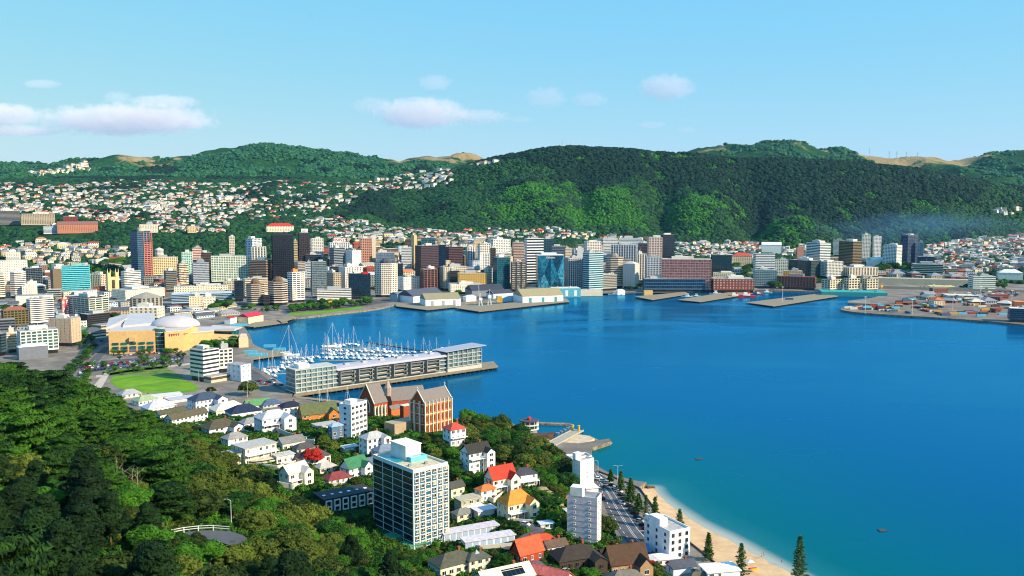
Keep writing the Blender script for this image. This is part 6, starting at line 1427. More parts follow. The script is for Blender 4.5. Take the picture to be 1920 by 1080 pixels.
OPT = {5: dict(dr=.3, pitch=.35), 4: dict(dr=.35), 1: dict(windows=False, chimney=False, dr=.4), 6: dict(windows=False, dr=.5), 9: dict(porch=True), 13: dict(wing=.4, deck=True), 14: dict(wing=.3, dr=.5, pitch=.5), 15: dict(garage=4, windows=False),
       7: dict(wing=.35), 16: dict(wing=.35), 17: dict(wing=.45, pitch=.45, porch=True), 20: dict(wing=.35), 22: dict(dr=.45), 23: dict(wing=.42, pitch=.55), 25: dict(dr=.85, porch=True), 26: dict(wing=.36, deck=True, pitch=.42), 27: dict(pitch=.45), 28: dict(deck=True), 29: dict(windows=False, chimney=False), 30: dict(wing=.4, pitch=.6, porch=True), 31: dict(deck=True),
       33: dict(wing=.36, pitch=.5, deck=True), 34: dict(garage=9, windows=False, dr=.2), 35: dict(garage=7, windows=False, dr=.25), 39: dict(pitch=.7), 38: dict(dr=.5), 41: dict(windows=False, dr=.35, pitch=.4), 42: dict(wing=.3, frame=mat('dark_frame', '5c4634')), 43: dict(pitch=.6, wing=.35), 52: dict(windows=False), 53: dict(windows=False), 55: dict(dr=1.0)}
NHO = {}
for i, h in enumerate(NHL): NHO[i] = near_house(*h, **OPT.get(i, {}))
M_wallc = mat('garden_wall', 'cfc6b6', .9, .12)
for i_, (pts, h_) in enumerate((([(505,806),(540,822),(575,832)],3.5),([(556,836),(590,838)],4),([(480,878),(520,884),(560,872)],2.5),([(690,812),(712,806),(748,812)],1.6),([(660,802),(690,806)],2),([(585,905),(610,912),(650,912)],1.6),([(520,912),(550,918),(575,914)],2.2),([(395,792),(430,802),(470,815)],1.8),([(890,928),(925,944),(945,930)],2.2),([(935,972),(962,982),(1000,984)],1.8),([(640,880),(690,890)],1.5),([(840,1020),(900,1030),(960,1026)],1.6),([(700,880),(735,878)],1.8),([(280,765),(330,790),(375,800)],1.6))):
    b = MB(); W_ = [hit(*p) for p in pts]
    for a, c in zip(W_[:-1], W_[1:]):
        d = c - a; M_ = Matrix.Translation(a - W_[0]) @ Matrix.Rotation(math.atan2(d.y, d.x), 4, 'Z'); dz = (c.z - a.z); L_ = Vector((d.x, d.y)).length
        v = [(0,-.2,-3),(L_,-.2,-3+dz),(L_,.2,-3+dz),(0,.2,-3),(0,-.2,h_),(L_,-.2,h_+dz),(L_,.2,h_+dz),(0,.2,h_)]; n = len(b.v); b.v += [tuple(M_ @ Vector(q)) for q in v]; b.f += [(n,n+3,n+2,n+1),(n+4,n+5,n+6,n+7),(n,n+1,n+5,n+4),(n+1,n+2,n+6,n+5),(n+2,n+3,n+7,n+6),(n+3,n,n+4,n+7)]; b.mi += [0]*6
    o = b.build('retaining_wall', M_wallc); o.location = W_[0]; tag(o, 'pale garden wall ' + ['under the big lilac house', 'under the parking deck', 'below the modern stepped house', 'in front of the monastery terrace', 'beside the six storey block', 'below the maroon roofed cottage', 'below the cream and green villa', 'along the hill road', 'under the scarlet roofed house', 'under the orange roofed villa', 'under the green gabled house', 'beside the second garage block', 'left of the tall tower', 'below the long white houses'][i_], 'wall')
# solar panels and skylight belong to their roofs
r, W, D, H = NHO[38]; ro = [c for c in r.children if c.name.startswith('roof')][0]
for i in range(2):
    for j in range(5):
        b = MB(); x = -W*.1 + j * 1.75; y0_ = -D/2 + .8 + i * 2.4; f = lambda y: H + (1 - abs(y) / (D/2 + .5)) * (D/2 + .5) * 2 * .3 + .16
        b.poly([(x, y0_, f(y0_)), (x + 1.6, y0_, f(y0_)), (x + 1.6, y0_ + 2.2, f(y0_ + 2.2)), (x, y0_ + 2.2, f(y0_ + 2.2))]); b.build('solar_panel', mat('solar_panel', '15181e', .15, .05), ro)
r, W, D, H = NHO[37]; ro = [c for c in r.children if c.name.startswith('roof')][0]
b = MB(); z = H + (D/2 + .5) * .6 - .9; b.prism([(-1.2, -1.2), (1.2, -1.2), (1.2, 1.2), (-1.2, 1.2)], z, z + 1.7, top=.05); b.build('skylight', mat('skylight_teal', '2c6c6c', .4, .05), ro)
# modern terraced house
P = hit(478, 868); r, W, D, H = near_house('cream modern house stepping down in curved terraces', 478, 868, 66, 30, 30, 'flat', 'e2d8c2', 'b0aba2', deck=True, dr=.7)
b = MB(); b.box(-W * .9, -W/2 - .01, -D * .3, D/2, -8, H * .72); b.build('left_block', wallm('d8cbb0'), r); b = MB(); b.box(-W * .93, -W/2 + .2, -D * .35, D/2 + .4, H * .72 + .003, H * .72 + .35); b.build('left_roof', roofm('b0aba2'), r)
for k, (a, z) in enumerate(((5.5, H * .28), (8.5, -2.5))):
    b = MB(); pts = [(W * .1 + (W * .55) * math.cos(t), -D/2 + a * math.sin(t)) for t in np.linspace(0, -math.pi, 13)]; b.prism(pts[::-1], z - .5, z); b.prism(pts[::-1], z + .9, z + 1.0); b.build('curved_terrace', wallm('cfc6b0'), r)
for x in (-W*.8, -W*.65): window(r, x, -D*.3 - .02, H*.35, 0, 2, 2.2)
# black townhouses
P = hit(655, 955); zc = P.y * CP + (CAM_H - P.z) * SP; s = zc / F; Wt, Ht = 100 * s, 26 * s; r = empty('townhouse_row', tuple(P), R(24) - math.atan2(P.x, P.y), 'row of black townhouses with white framed glass fronts and roof skylights', 'townhouses'); HN.append((P.x, P.y, Wt * .45, 655, 955)); FOOT.append((P.x, P.y, Wt * .4))
b = MB(); b.box(-Wt/2, Wt/2, 0, 11, -6, Ht); b.build('wall', wallm('2e2c2e'), r); b = MB(); b.box(-Wt/2 - .3, Wt/2 + .3, -.6, 11.4, Ht + .003, Ht + .5); rf = b.build('roof', roofm('3a3636'), r)
for i in range(6):
    q = -Wt/2 + Wt * (i + .5) / 6; b = MB(); w_ = Wt / 6 * .36; 
    for (x0, x1, z0, z1) in ((-w_, -w_ + .4, .5, Ht - .3), (w_ - .4, w_, .5, Ht - .3), (-w_ + .4, w_ - .4, Ht - .7, Ht - .3), (-w_ + .4, w_ - .4, .5, .9), (-w_ + .4, w_ - .4, Ht * .45, Ht * .45 + .5)): b.box(q + x0, q + x1, -1.0, .05, z0, z1)
    b.build('white_frame', M_frame, r); b = MB(); b.box(q - w_ + .4, q + w_ - .4, -.3, .02, .9, Ht - .7); b.build('window', M_pane, r); b = MB(); b.box(q - .7, q + .7, 4, 5.4, Ht + .5, Ht + .65); b.build('skylight', glassm('b8c8d8', .1), rf)
# ------------------------------------------------------------------ apartment blocks on the slope and by the road, every window a part
def block(label, xl, c, xr, yt, yb, wall, nf, side='both', ww=1.2, hh=1.3, wr=4.5, name='apartment_block', cat='apartments', base_z=None, lines=None, d=None, roofc='a8a49e', frame=None, pane=None, wside=None):
    loc, th, W, D, H = place(xl, xr, yt, yb, c, zb=base_z); 
    if d: D = d
    r = empty(name, loc, th, label, cat); FOOT.append((loc[0], loc[1], max(W, D) * .6)); HN.append((loc[0], loc[1], max(W, D) * .6, c, yb)); b = MB(); b.box(-W/2, W/2, -D/2, D/2, -6, H); b.build('wall', wallm(wall), r)
    fh = H / nf; b = MB(); b.box(-W/2 + .3, W/2 - .3, -D/2 + .3, D/2 - .3, H + .003, H + .1); b.build('roof', roofm(roofc), r)
    b = MB()
    for (x0, x1, y0, y1) in ((-W/2, W/2, -D/2, -D/2 + .3), (-W/2, W/2, D/2 - .3, D/2), (-W/2, -W/2 + .3, -D/2 + .3, D/2 - .3), (W/2 - .3, W/2, -D/2 + .3, D/2 - .3)): b.box(x0, x1, y0, y1, H - .002, H + .9)
    b.build('parapet', wallm(wall), r)
    for f in range(nf):
        z = f * fh + fh * .33; n = max(1, round(W / wr))
        for i in range(n): window(r, -W/2 + W * (i + .5) / n, -D/2 - .02, z, 0, ww, hh, frame, pane)
        n = max(1, round(D / (wside or wr)))
        for i in range(n): window(r, -W/2 - .02, -D/2 + D * (i + .5) / n, z, -math.pi/2, ww * .8, hh * .8, frame, pane)
        if lines and f: b = MB(); b.box(-W/2 - .05, W/2 + .05, -D/2 - .05, D/2 + .05, f * fh - .07, f * fh + .07); b.build('floor_line', mat('line_paint', lines, .7), r)
    return r, W, D, H
r, W, D, H = block('white six storey apartment block with a slim lilac left side', 637, 659, 689, 762, 824, 'eeeaea', 6, ww=2.2, hh=1.5, wr=3.4, wside=12)
b = MB(); b.box(-W*.3, W*.1, -D*.2, D*.3, H + .1, H + 2.4); b.build('plant_room', M_white, r)
r, W, D, H = block('eight storey white apartment block in lilac shade with pink floor lines beside the road', 1063, 1119, 1127, 938, 1026, 'cfc7ca', 8, ww=.9, hh=.9, lines='b88880', wside=7, roofc='8c8c90')  # lilac grey wall holds the lavender shade of its white front
b = MB(); b.box(-W*.5, W*.1, D*.0, D*.4, H + .1, H + 4.5); b.build('penthouse', M_white, r)
r, W, D, H = block('cream seven storey block with wide blank walls at the bay corner', 1073, 1088, 1113, 868, 926, 'efe3d4', 7, ww=.7, hh=.5, wr=12, lines='d8c8b4', wside=9)
b = MB(); b.box(-W*.5, -W*.1, D*.1, D*.5, H + .1, H + 4); b.build('stair_tower', M_white, r)
block('low white terrace building with roof decks behind the cream block', 1060, 1072, 1110, 862, 885, 'e6e2de', 2, ww=1.6, wr=5)
r, W, D, H = block('white box apartment building with square dark windows near the beach', 1207, 1255, 1293, 1000, 1052, 'e9e8e8', 4, ww=1.2, hh=1.4, wr=4.2, wside=7, frame=mat('dark_frame', '5c5c5c'))
b = MB(); b.box(-W*.48, -W*.1, -D*.1, D*.32, H + .1, H + 3.6); b.box(-W*.5, -W*.4, D*.34, D*.48, H, H + 3); b.build('stair_tower', wallm('e9e8e8'), r)
# the tall apartment tower
loc, th, W, D, H = place(702, 841, 886, 1030, 776); tw = empty('apartment_tower', loc, th, 'twelve storey white and teal apartment tower, the tallest building on the near slope', 'apartment tower'); FOOT.append((loc[0], loc[1], 24)); HN.append((loc[0], loc[1], 22, 776, 1030))
nf = 12; fh = H / nf; Mt = wallm('e6e2d6'); M_tp = mat('teal_panel', '2c5c74', .5, .06); b = MB(); b.box(-W/2 + .5, W/2 - .5, -D/2 + .5, D/2 - .5, -6, H - .1); b.build('core', wallm('1c3440'), tw)
for f in range(nf + 1):
    b = MB(); z = f * fh; b.box(-W/2 - .1, W/2 + .15, -D/2 - .15, D/2 + .15, z - (.22 if f < nf else .45), z); b.build('floor_slab', Mt, tw)
b = MB(); nb = 6
for i in range(nb + 1): x = -W/2 + W * i / nb; b.box(x - .22, x + .22, -D/2 - .32, -D/2 + .3, -2, H - .5)
for i in range(5): y = -D/2 + D * i / 4; b.box(-W/2 - .12, -W/2 + .3, y - .16, y + .16, -2, H - .46)
for i in range(4): y = -D/2 + D * (i + .5) / 3.5; b.box(W/2 - .3, W/2 + .32, min(y, D/2) - .3, min(y, D/2) + .3, -2, H - .47)
b.build('columns', Mt, tw)
rg = random.Random(4); curt = ['181e24', '202c34', '5c6468', '101418', 'a89c84', '14181c']
for f in range(nf):
    for i in range(nb):
        x0 = -W/2 + W * i / nb + .24; x1 = -W/2 + W * (i + 1) / nb - .24; z0 = f * fh; z1 = z0 + fh - .3
        narrow = i == 2; o = MB()
        if not narrow: o.box(x0, x1, -D/2 - .05, -D/2 + .2, z0, z0 + fh * .3); o.box(x0, x0 + (x1 - x0) * .28, -D/2 - .05, -D/2 + .2, z0 + fh * .3, z1)
        else: o.box(x0, x1, -D/2 - .05, -D/2 + .2, z0, z0 + fh * .55)
        o.build('teal_panel', M_tp, tw)
    for i in range(nb):
        x0 = -W/2 + W * i / nb + .24; x1 = -W/2 + W * (i + 1) / nb - .24; z0 = f * fh; a = x0 + (x1 - x0) * .28 if i != 2 else x0; zz = z0 + fh * (.3 if i != 2 else .55); wd = x1 - a; hh_ = z0 + fh - .3 - zz
        if f * nb + i < 72: 
            o = bpy.data.objects.new('window', frame_mesh(wd - .3, hh_ - .3, M_frame)); COL.objects.link(o); o.parent = tw; o.location = ((a + x1)/2, -D/2 - .02, zz + .15)
            p = bpy.data.objects.new('pane', boxmesh('pane', wd - .3, .05, hh_ - .3, glassm(rg.choice(curt), .1))); COL.objects.link(p); p.parent = o
for f in range(nf):
    for i in range(4):
        y0 = -D/2 + D * i / 4 + .35; y1 = -D/2 + D * (i + 1) / 4 - .35; b = MB(); b.box(-W/2 - .02, -W/2 + .5, y0, y1, f * fh + fh * .32, f * fh + fh - .3); b.build('side_window', glassm(['16262c', '10202a', '1e3036'][(f + i) % 3], .12), tw)
    b = MB(); b.box(-W/2 - .06, -W/2 + .48, -D/2 + .2, D/2 - .2, f * fh, f * fh + fh * .3); b.build('side_spandrel', mat('spandrel', '18343c', .5, .05), tw)
b = MB(); b.box(-W/2 + .4, W/2 - .4, -D/2 + .4, D/2 - .4, H + .003, H + .25); b.build('roof_deck', roofm('c8b898'), tw)
b = MB()
for (x0, x1, y0, y1) in ((-W/2, W/2, -D/2, -D/2 + .35), (-W/2, W/2, D/2 - .35, D/2), (-W/2, -W/2 + .35, -D/2 + .35, D/2 - .35), (W/2 - .35, W/2, -D/2 + .35, D/2 - .35)): b.box(x0, x1, y0, y1, H - .003, H + 1.1)
b.build('parapet', Mt, tw)
b = MB(); b.box(-W*.12, W*.32, 0, D*.38, H + .2, H + 6.2); b.box(-W*.14, W*.34, -D*.01, D*.39, H + 6.2, H + 6.6); b.build('penthouse', wallm('eae6de'), tw)
b = MB(); b.box(-W*.46, -W*.16, D*.0, D*.42, H + .26, H + .6); b.build('roof_pool', mat('pool_teal', '2c8c94', .2, .1), tw); b = MB(); b.box(-W*.1, W*.36, -D*.12, -D*.02, H + .25, H + 2.2); b.build('glass_screen', glassm('5cb4bc', .08), tw)
for x, y in ((W*.4, 0), (W*.1, -D*.3), (-W*.3, -D*.25)): b = MB(); b.box(x - .6, x + .6, y - .5, y + .5, H + .25, H + 1.2); b.build('roof_vent', M_metal, tw)
# ------------------------------------------------------------------ monastery
M_shadebrick = mat('shaded_red_brick', '9c4526', .85, .12, .8); M_sunbrick = mat('sunlit_red_brick', 'c46a30', .85, .12, .8); M_cs = wallm('e0d2b6'); M_sl = mat('slate_roof', '766c66', .7, .18, 1.2, bump=.05)  # one brick in two tones: sun and shade put into the colour
loc, th, W, D, H = place(771, 847, 758, 812, 797); D = max(D, 11); mo = empty('monastery', loc, th, 'red brick monastery with slate roofs and cream buttresses on the cliff', 'monastery'); HN.append((loc[0], loc[1], 24, 797, 812)); FOOT.append((loc[0], loc[1], 20))
rh = D * .55; b = MB(); b.box(-W/2, W/2, -D/2, D/2, -12, H); 
for s in (-1, 1): b.poly([(s * W/2, -D/2, H), (s * W/2, D/2, H), (s * W/2, 0, H + rh)][::s])
b.build('main_wall', M_sunbrick, mo)
b = MB(); b.box(-W/2 - .12, -W/2 - .01, -D/2, D/2, -12, H); b.poly([(-W/2 - .1, -D/2, H), (-W/2 - .1, 0, H + rh), (-W/2 - .1, D/2, H)]); b.build('gable_shade_brick', M_shadebrick, mo)  # darker red skin over the left gable, its shade put into the colour
b = MB(); a = W/2 + .1; c = D/2 + .5; b.poly([(-a, -c, H - .3), (a, -c, H - .3), (a, 0, H + rh + .15), (-a, 0, H + rh + .15)]); b.poly([(a, c, H - .3), (-a, c, H - .3), (-a, 0, H + rh + .15), (a, 0, H + rh + .15)]); b.build('roof', M_sl, mo)
nb = 8
for i in range(nb):
    x = -W/2 + W * i / (nb - 1); b = MB(); b.box(x - .26, x + .26, -D/2 - .55, -D/2 + .1, -12, H * .96); b.prism([(x - .26, -D/2 - .55), (x + .26, -D/2 - .55), (x + .26, -D/2 + .1), (x - .26, -D/2 + .1)], H * .96, H + 1.6, top=.3); b.build('buttress', M_cs, mo)
for y in (-D*.18, D*.2, D*.5): b = MB(); b.box(-W/2 - .9, -W/2 - .1, y - .4, y + .4, -12, H + 1.2); b.build('buttress', M_cs, mo)
for z in (H * .27, H * .62, H * .97): b = MB(); b.box(-W/2 - .25, W/2 + .15, -D/2 - .2, D/2, z - .25, z + .2); b.build('string_course', M_cs, mo)
for i in range(nb - 1):
    x = -W/2 + W * (i + .5) / (nb - 1)
    for z in (H * .02, H * .36, H * .7): window(mo, x, -D/2 - .04, z, 0, .8, H * .2, M_sunbrick)
for y in (-D*.34, .2, D*.34):
    for z in (H*.36, H*.7): window(mo, -W/2 - .16, y, z, -math.pi/2, .9, H*.15, M_cs)
for s in (-1, 1): # gable copings with crosses
    b = MB(); x = s * (W/2 + .12)
    for q in (-1, 1): b.tube((x, q * (D/2 + .5), H - .2), (x, 0, H + rh + .4), .35, n=4)
    b.tube((x, 0, H + rh), (x, 0, H + rh + 2.4), .22, n=4); b.tube((x, -.7, H + rh + 1.7), (x, .7, H + rh + 1.7), .16, n=4); b.build('gable_coping', M_cs, mo)
Mi = Matrix.Translation(loc) @ Matrix.Rotation(th, 4, 'Z'); Mi = Mi.inverted()
def mo_box(xl, xr, c, yt, yb, name, wallmat, rfm, gable=True, rise=.6, zb=None):
    l2, t2, W2, D2, H2 = place(xl, xr, yt, yb, c, zb=zb); e = Vector(l2); q = Mi @ e; ang = t2 - th; M_ = Matrix.Translation(q) @ Matrix.Rotation(ang, 4, 'Z'); b = MB(); b.box(-W2/2, W2/2, -D2/2, D2/2, -12, H2, M_); rh2 = D2 * rise if gable else 0
    if gable:
        for s in (-1, 1): b.poly([tuple(M_ @ Vector(p)) for p in [(s * W2/2, -D2/2, H2), (s * W2/2, D2/2, H2), (s * W2/2, 0, H2 + rh2)][::s]])
    b.build(name + '_wall', wallmat, mo); b = MB(); a = W2/2 + .1; c_ = D2/2 + .4
    if gable: b.poly([tuple(M_ @ Vector(p)) for p in [(-a, -c_, H2 - .2), (a, -c_, H2 - .2), (a, 0, H2 + rh2 + .15), (-a, 0, H2 + rh2 + .15)]]); b.poly([tuple(M_ @ Vector(p)) for p in [(a, c_, H2 - .2), (-a, c_, H2 - .2), (-a, 0, H2 + rh2 + .15), (a, 0, H2 + rh2 + .15)]])
    else: b.box(-a, a, -c_, c_, H2 + .002, H2 + .3, M_)
    b.build(name + '_roof', rfm, mo); return M_, W2, D2, H2, rh2
M_, W2, D2, H2, rh2 = mo_box(673, 727, 702, 757, 786, 'chapel', M_shadebrick, M_sl, rise=.62)
q = MB()
for s in (-1, 1): q.tube(M_ @ Vector((-W2/2 - .15, s * (D2/2 + .3), H2 - .3)), M_ @ Vector((-W2/2 - .15, 0, H2 + rh2 + .5)), .4, n=4)
q.tube(M_ @ Vector((-W2/2 - .15, 0, H2 + rh2)), M_ @ Vector((-W2/2 - .15, 0, H2 + rh2 + 2.2)), .2, n=4); q.build('chapel_coping', M_cs, mo)
def arch(M2, x, y, z, w, h, nx, name, m):   # pointed window
    b = MB(); pts = [(-w/2, 0), (w/2, 0), (w/2, h * .6), (w*.32, h * .83), (0, h), (-w*.32, h * .83), (-w/2, h * .6)]
    v = [tuple(M2 @ Vector((x, y + p[0], z + p[1]))) if nx else tuple(M2 @ Vector((x + p[0], y, z + p[1]))) for p in pts]; b.poly(v[::-1] if nx else v); return b.build(name, m, mo)
arch(M_, -W2/2 - .12, 0, H2 * .35, D2 * .5, H2 * .9, True, 'window_surround', M_cs); arch(M_, -W2/2 - .2, 0, H2 * .4, D2 * .36, H2 * .74, True, 'great_window', glassm('26282c', .1))
for i in range(4):
    x = -W2/2 + W2 * (i + .5) / 4; arch(M_, x, -D2/2 - .1, H2 * .2, W2 / 7, H2 * .68, False, 'window_surround', M_cs); arch(M_, x, -D2/2 - .18, H2 * .24, W2 / 11, H2 * .55, False, 'chapel_window', glassm('26282c', .1))
    b = MB(); b.box(x - W2/8 - .4, x - W2/8 + .4, -D2/2 - 1.2, -D2/2, -12, H2 * .8, M_); b.build('buttress', M_cs, mo)
mo_box(722, 800, 735, 752, 778, 'link', M_shadebrick, M_sl, rise=.5); mo_box(750, 772, 757, 762, 792, 'annex', M_shadebrick, M_cs, False); mo_box(725, 752, 734, 768, 784, 'court', M_sunbrick, M_sl, True, .4)
q = Mi @ at_y(727, 732, loc[1] + 14); b = MB(); b.prism([(q.x + 2 * math.cos(t), q.y + 2 * math.sin(t)) for t in np.linspace(0, 6.283, 9)[:-1]], q.z - 3, q.z + 1.5); b.prism([(q.x + 2.2 * math.cos(t), q.y + 2.2 * math.sin(t)) for t in np.linspace(0, 6.283, 9)[:-1]], q.z + 1.5, q.z + 6.5, top=.04); b.build('spirelet', mat('spire', 'a89080', .7, .15), mo)
b = MB(); q = Mi @ hit(765, 806); b.box(q.x - 12, q.x + 8, q.y - 3, q.y + 6, q.z - 8, q.z + 5.5); b.build('terrace', wallm('a89478'), mo)
# ------------------------------------------------------------------ shore road, promenade, kerbs, sea wall
strip('shore_road', [(1106,880),(1118,905),(1126,925),(1134,950),(1150,985),(1178,1020),(1224,1080),(1270,1130)], [(1124,888),(1146,902),(1162,922),(1180,950),(1203,985),(1240,1024),(1300,1085),(1345,1130)], SLAB + .06, M_asph)
strip('promenade', [(1124,888),(1146,902),(1162,922),(1180,950),(1203,985),(1240,1024),(1300,1085),(1345,1130)], [(1128,886),(1150,897),(1178,908),(1206,927),(1232,963),(1274,1006),(1330,1049),(1400,1102)], SLAB + .16, noisy_mat('promenade_paving', [(0.3, '6c655c'), (0.6, '8c8274'), (0.75, 'a39884')], .15))
mk = MB()
for pts, w_, ds in (([(1112,884),(1128,908),(1142,930),(1160,962),(1184,1000),(1216,1040),(1270,1100)], .16, None), ([(1113,884),(1130,908),(1144.5,930),(1163,962),(1187,1000),(1220,1040),(1275,1100)], .16, None), ([(1119,886),(1138,906),(1153,928),(1171,957),(1195,992),(1229,1031),(1286,1092)], .2, None), ([(1109,884),(1122,906),(1132,928),(1144,955),(1164,992),(1195,1030)], .2, 2)):
    line_strip(mk, pts, w_, SLAB + .075, ds)
for i in range(16): t = i / 16; a = G(1128 + 96 * t, 902 + 128 * t ** 1.1); mk.box(a.x - .1, a.x + 2.2, a.y - .08, a.y + .08, SLAB + .062, SLAB + .078)
mk.build('shore_road_markings', M_paint)['kind'] = 'structure'
def kerb(name, pts, w_, z0, z1, m, kind='structure', label=None):
    P = resample([G(*p) for p in pts], 60); b = MB(); rings = []
    for i in range(60):
        a = Vector(P[max(0, i - 1)]); c = Vector(P[min(59, i + 1)]); d = (c - a).normalized(); n = Vector((-d.y, d.x)) * w_ / 2; p = Vector(P[i]); rings.append([(p.x - n.x, p.y - n.y, z0), (p.x + n.x, p.y + n.y, z0), (p.x + n.x, p.y + n.y, z1), (p.x - n.x, p.y - n.y, z1)])
    b.loft(rings); o = b.build(name, m); 
    if label: tag(o, label, 'wall')
    else: o['kind'] = kind
    return o
kerb('shore_road_kerb', [(1124,888),(1146,902),(1162,922),(1180,950),(1203,985),(1240,1024),(1300,1085)], .3, SLAB, SLAB + .2, M_path)
kerb('sea_wall', [(1120,884),(1150,896),(1180,908),(1200,917),(1206,926),(1218,942),(1232,962),(1250,982),(1275,1005),(1300,1024),(1330,1048),(1362,1075),(1400,1102)], .5, -1, SLAB + .75, mat('dark_wall', '3a3a3c', .9, .2), label='dark low sea wall between the promenade and the beach')
P = [(1122,899),(1131,903),(1140,907),(1148,912),(1154,917),(1160,923),(1165,930),(1170,937),(1175,944),(1180,951),(1185,958),(1190,965),(1195,972),(1200,979),(1206,987),(1212,994),(1218,1001)]
for i, (px, py) in enumerate(P):
    p = G(px, py); j = min(i + 1, len(P) - 1); k = max(0, j - 1); d = G(*P[j]) - G(*P[k]); car(p.x, p.y, math.atan2(d.y, d.x) + .9, 'parked nose in along the promenade', 'cars parked along the beach promenade', SLAB + .08, True, 1.0)
for (px, py, rz, c, wd) in ((1166,946,-.95,0,'driving on the shore road beside the parked row'),(1124,932,2.2,3,'at the kerb by the bay corner'),(1128,936,2.2,2,'at the kerb by the bay corner'),(1136,915,-.9,5,'driving round the bay corner'),(975,975,.3,1,'in the side street below the orange roof'),(962,966,-.6,4,'in the side street below the orange roof'),(985,985,-.6,0,'in the side street below the orange roof'),(952,972,.5,2,'in the side street below the orange roof'),(722,776,.5,0,'in the monastery forecourt'),(566,815,.4,0,'on the parking deck of the hill road'),(576,817,.4,4,'on the parking deck of the hill road'),(1024,1068,1,2,'beside the salmon roof'),(1060,1072,1,1,'beside the salmon roof')):
    p = hit(px, py); car(p.x, p.y, rz, wd, 'cars near the beach houses', None, True, 1.0, c)
number_labels(carl)
# streets on the slope follow the ground
def ground_strip(name, pts, w_, m, lift=.35, n=50, kind='structure'):
    W_ = [hit(*p) for p in pts]; L = [0]
    for a, c in zip(W_[:-1], W_[1:]): L.append(L[-1] + (c - a).length)
    q = np.linspace(0, L[-1], n); X = np.interp(q, L, [p.x for p in W_]); Y = np.interp(q, L, [p.y for p in W_]); V = []
    for i in range(n):
        j, k = max(0, i - 1), min(n - 1, i + 1); d = Vector((X[k] - X[j], Y[k] - Y[j])).normalized(); nn = Vector((-d.y, d.x))
        zz = [gz(X[i] + nn.x * t * w_ / 2, Y[i] + nn.y * t * w_ / 2) for t in (-1, 0, 1)]; z = max(zz) + lift
        for t in (-1, 1): V.append((X[i] + nn.x * t * w_ / 2, Y[i] + nn.y * t * w_ / 2, z))
    i = np.arange(n - 1) * 2; me = npmesh(name, V, np.stack([i, i + 2, i + 3, i + 1], -1), m)
    if me.polygons[0].normal.z < 0: me.flip_normals()
    o = bpy.data.objects.new(name, me); COL.objects.link(o); o['kind'] = kind; HSTR.extend([(V[2*k][0]*.5 + V[2*k+1][0]*.5, V[2*k][1]*.5 + V[2*k+1][1]*.5, w_*.5) for k in range(0, n, 2)])
    return V
HSTR = []
ground_strip('side_street', [(930,955),(958,968),(985,985),(1010,1000),(985,1015),(955,1035)], 6.5, M_asph)
ground_strip('hill_road', [(440,790),(500,812),(545,824),(600,822),(640,805)], 5.5, M_asph)
V = RZ = max(hit(px, py).z for px, py in ((330,1008),(380,1006),(430,1008),(455,1015))) + 1.2
rp_ = [(280,1012),(318,1003),(345,998),(372,995),(400,994),(430,996),(455,1003),(464,1010),(452,1019),(430,1022),(405,1014),(375,1009),(345,1009),(300,1018)]
flat_poly('forest_road', [G(*p, RZ) for p in rp_], RZ, M_asph, depth=7, side=M_hill); q_ = [G(*p, RZ) for p in rp_]; HSTR.extend([(p.x, p.y, 5) for p in q_] + [(sum(p.x for p in q_) / 14 + k, sum(p.y for p in q_) / 14, 8) for k in (-10, 0, 10)])
ground_strip('garden_path', [(705,836),(730,826),(752,812)], 2, M_path)
ground_strip('bush_path', [(300,850),(318,835),(322,815),(335,800)], 2.5, M_path)
def rail(label, pts, h=1.1, z=None, lift=.4, m=None):
    W_ = [p if isinstance(p, Vector) else hit(*p) for p in pts]; r = empty('railing_fence', tuple(W_[0]), 0, label, 'fence'); o0 = W_[0]; b = MB(); pb = []
    for a, c in zip(W_[:-1], W_[1:]):
        a = a - o0 + Vector((0, 0, lift)); c = c - o0 + Vector((0, 0, lift))
        for zz in (h * .55, h): b.tube(a + Vector((0, 0, zz)), c + Vector((0, 0, zz)), .09, n=4)
        k = max(1, int((c - a).length / 2.5))
        for i in range(k): q = a + (c - a) * (i / k); pb.append(q)
    b.build('rails', m or M_frame, r); pm = boxmesh('post', .2, .2, h + .5, m or M_frame)
    for q in pb: o = bpy.data.objects.new('post', pm); COL.objects.link(o); o.parent = r; o.location = q - Vector((0, 0, .4))
rail('white railing round the bend of the forest road', [G(*p, RZ) for p in [(322,1003),(345,998.5),(372,995.5),(400,994.5),(430,997)]], 1.4, lift=0); rail('white railing along the hill road below the white villas', [(440,784),(470,796),(500,806),(540,818),(560,820)]); rail('white fence in front of the cream and navy roofed villas', [(388,775),(412,781),(440,790)]); rail('white railing of the parking deck', [(556,823),(575,824),(590,818)])
# street lamps
def lamp(label, px, py, h, double=False, side=1, z=None):
    P = hit(px, py) if z is None else G(px, py, z); r = empty('street_lamp', tuple(P), 0, label, 'street lamp'); b = MB(); b.tube((0, 0, -1), (0, 0, h), .14, .08, 7); b.build('pole', mat('lamp_paint', 'c8ccce', .5), r)
    for s in ((-1, 1) if double else (side,)):
        b = MB(); b.tube((0, 0, h), (s * 1.0, 0, h + .5), .07, n=5); b.tube((s * 1.0, 0, h + .5), (s * 2.2, 0, h + .45), .06, n=5); b.build('arm', mat('lamp_paint', 'c8ccce', .5), r); b = MB(); b.box(s * 2.2 - .5, s * 2.2 + .5, -.2, .2, h + .3, h + .5); b.build('lamp_head', M_metal, r)
lamp('single armed street lamp at the bay corner', 1121, 892, 8, side=-1, z=SLAB); lamp('double armed street lamp between the first pines', 1158, 902, 8, True, z=SLAB); lamp('street lamp on the promenade among the parked cars', 1201, 956, 8, side=-1, z=SLAB); lamp('street lamp standing by the forest road bend', 434, 990, 8.5, side=-1)
lamp('tall mast lamp by the white hotel', 373, 716, 9, side=-1, z=SLAB); lamp('white post by the marina tree', 464, 745, 11, side=1, z=SLAB)
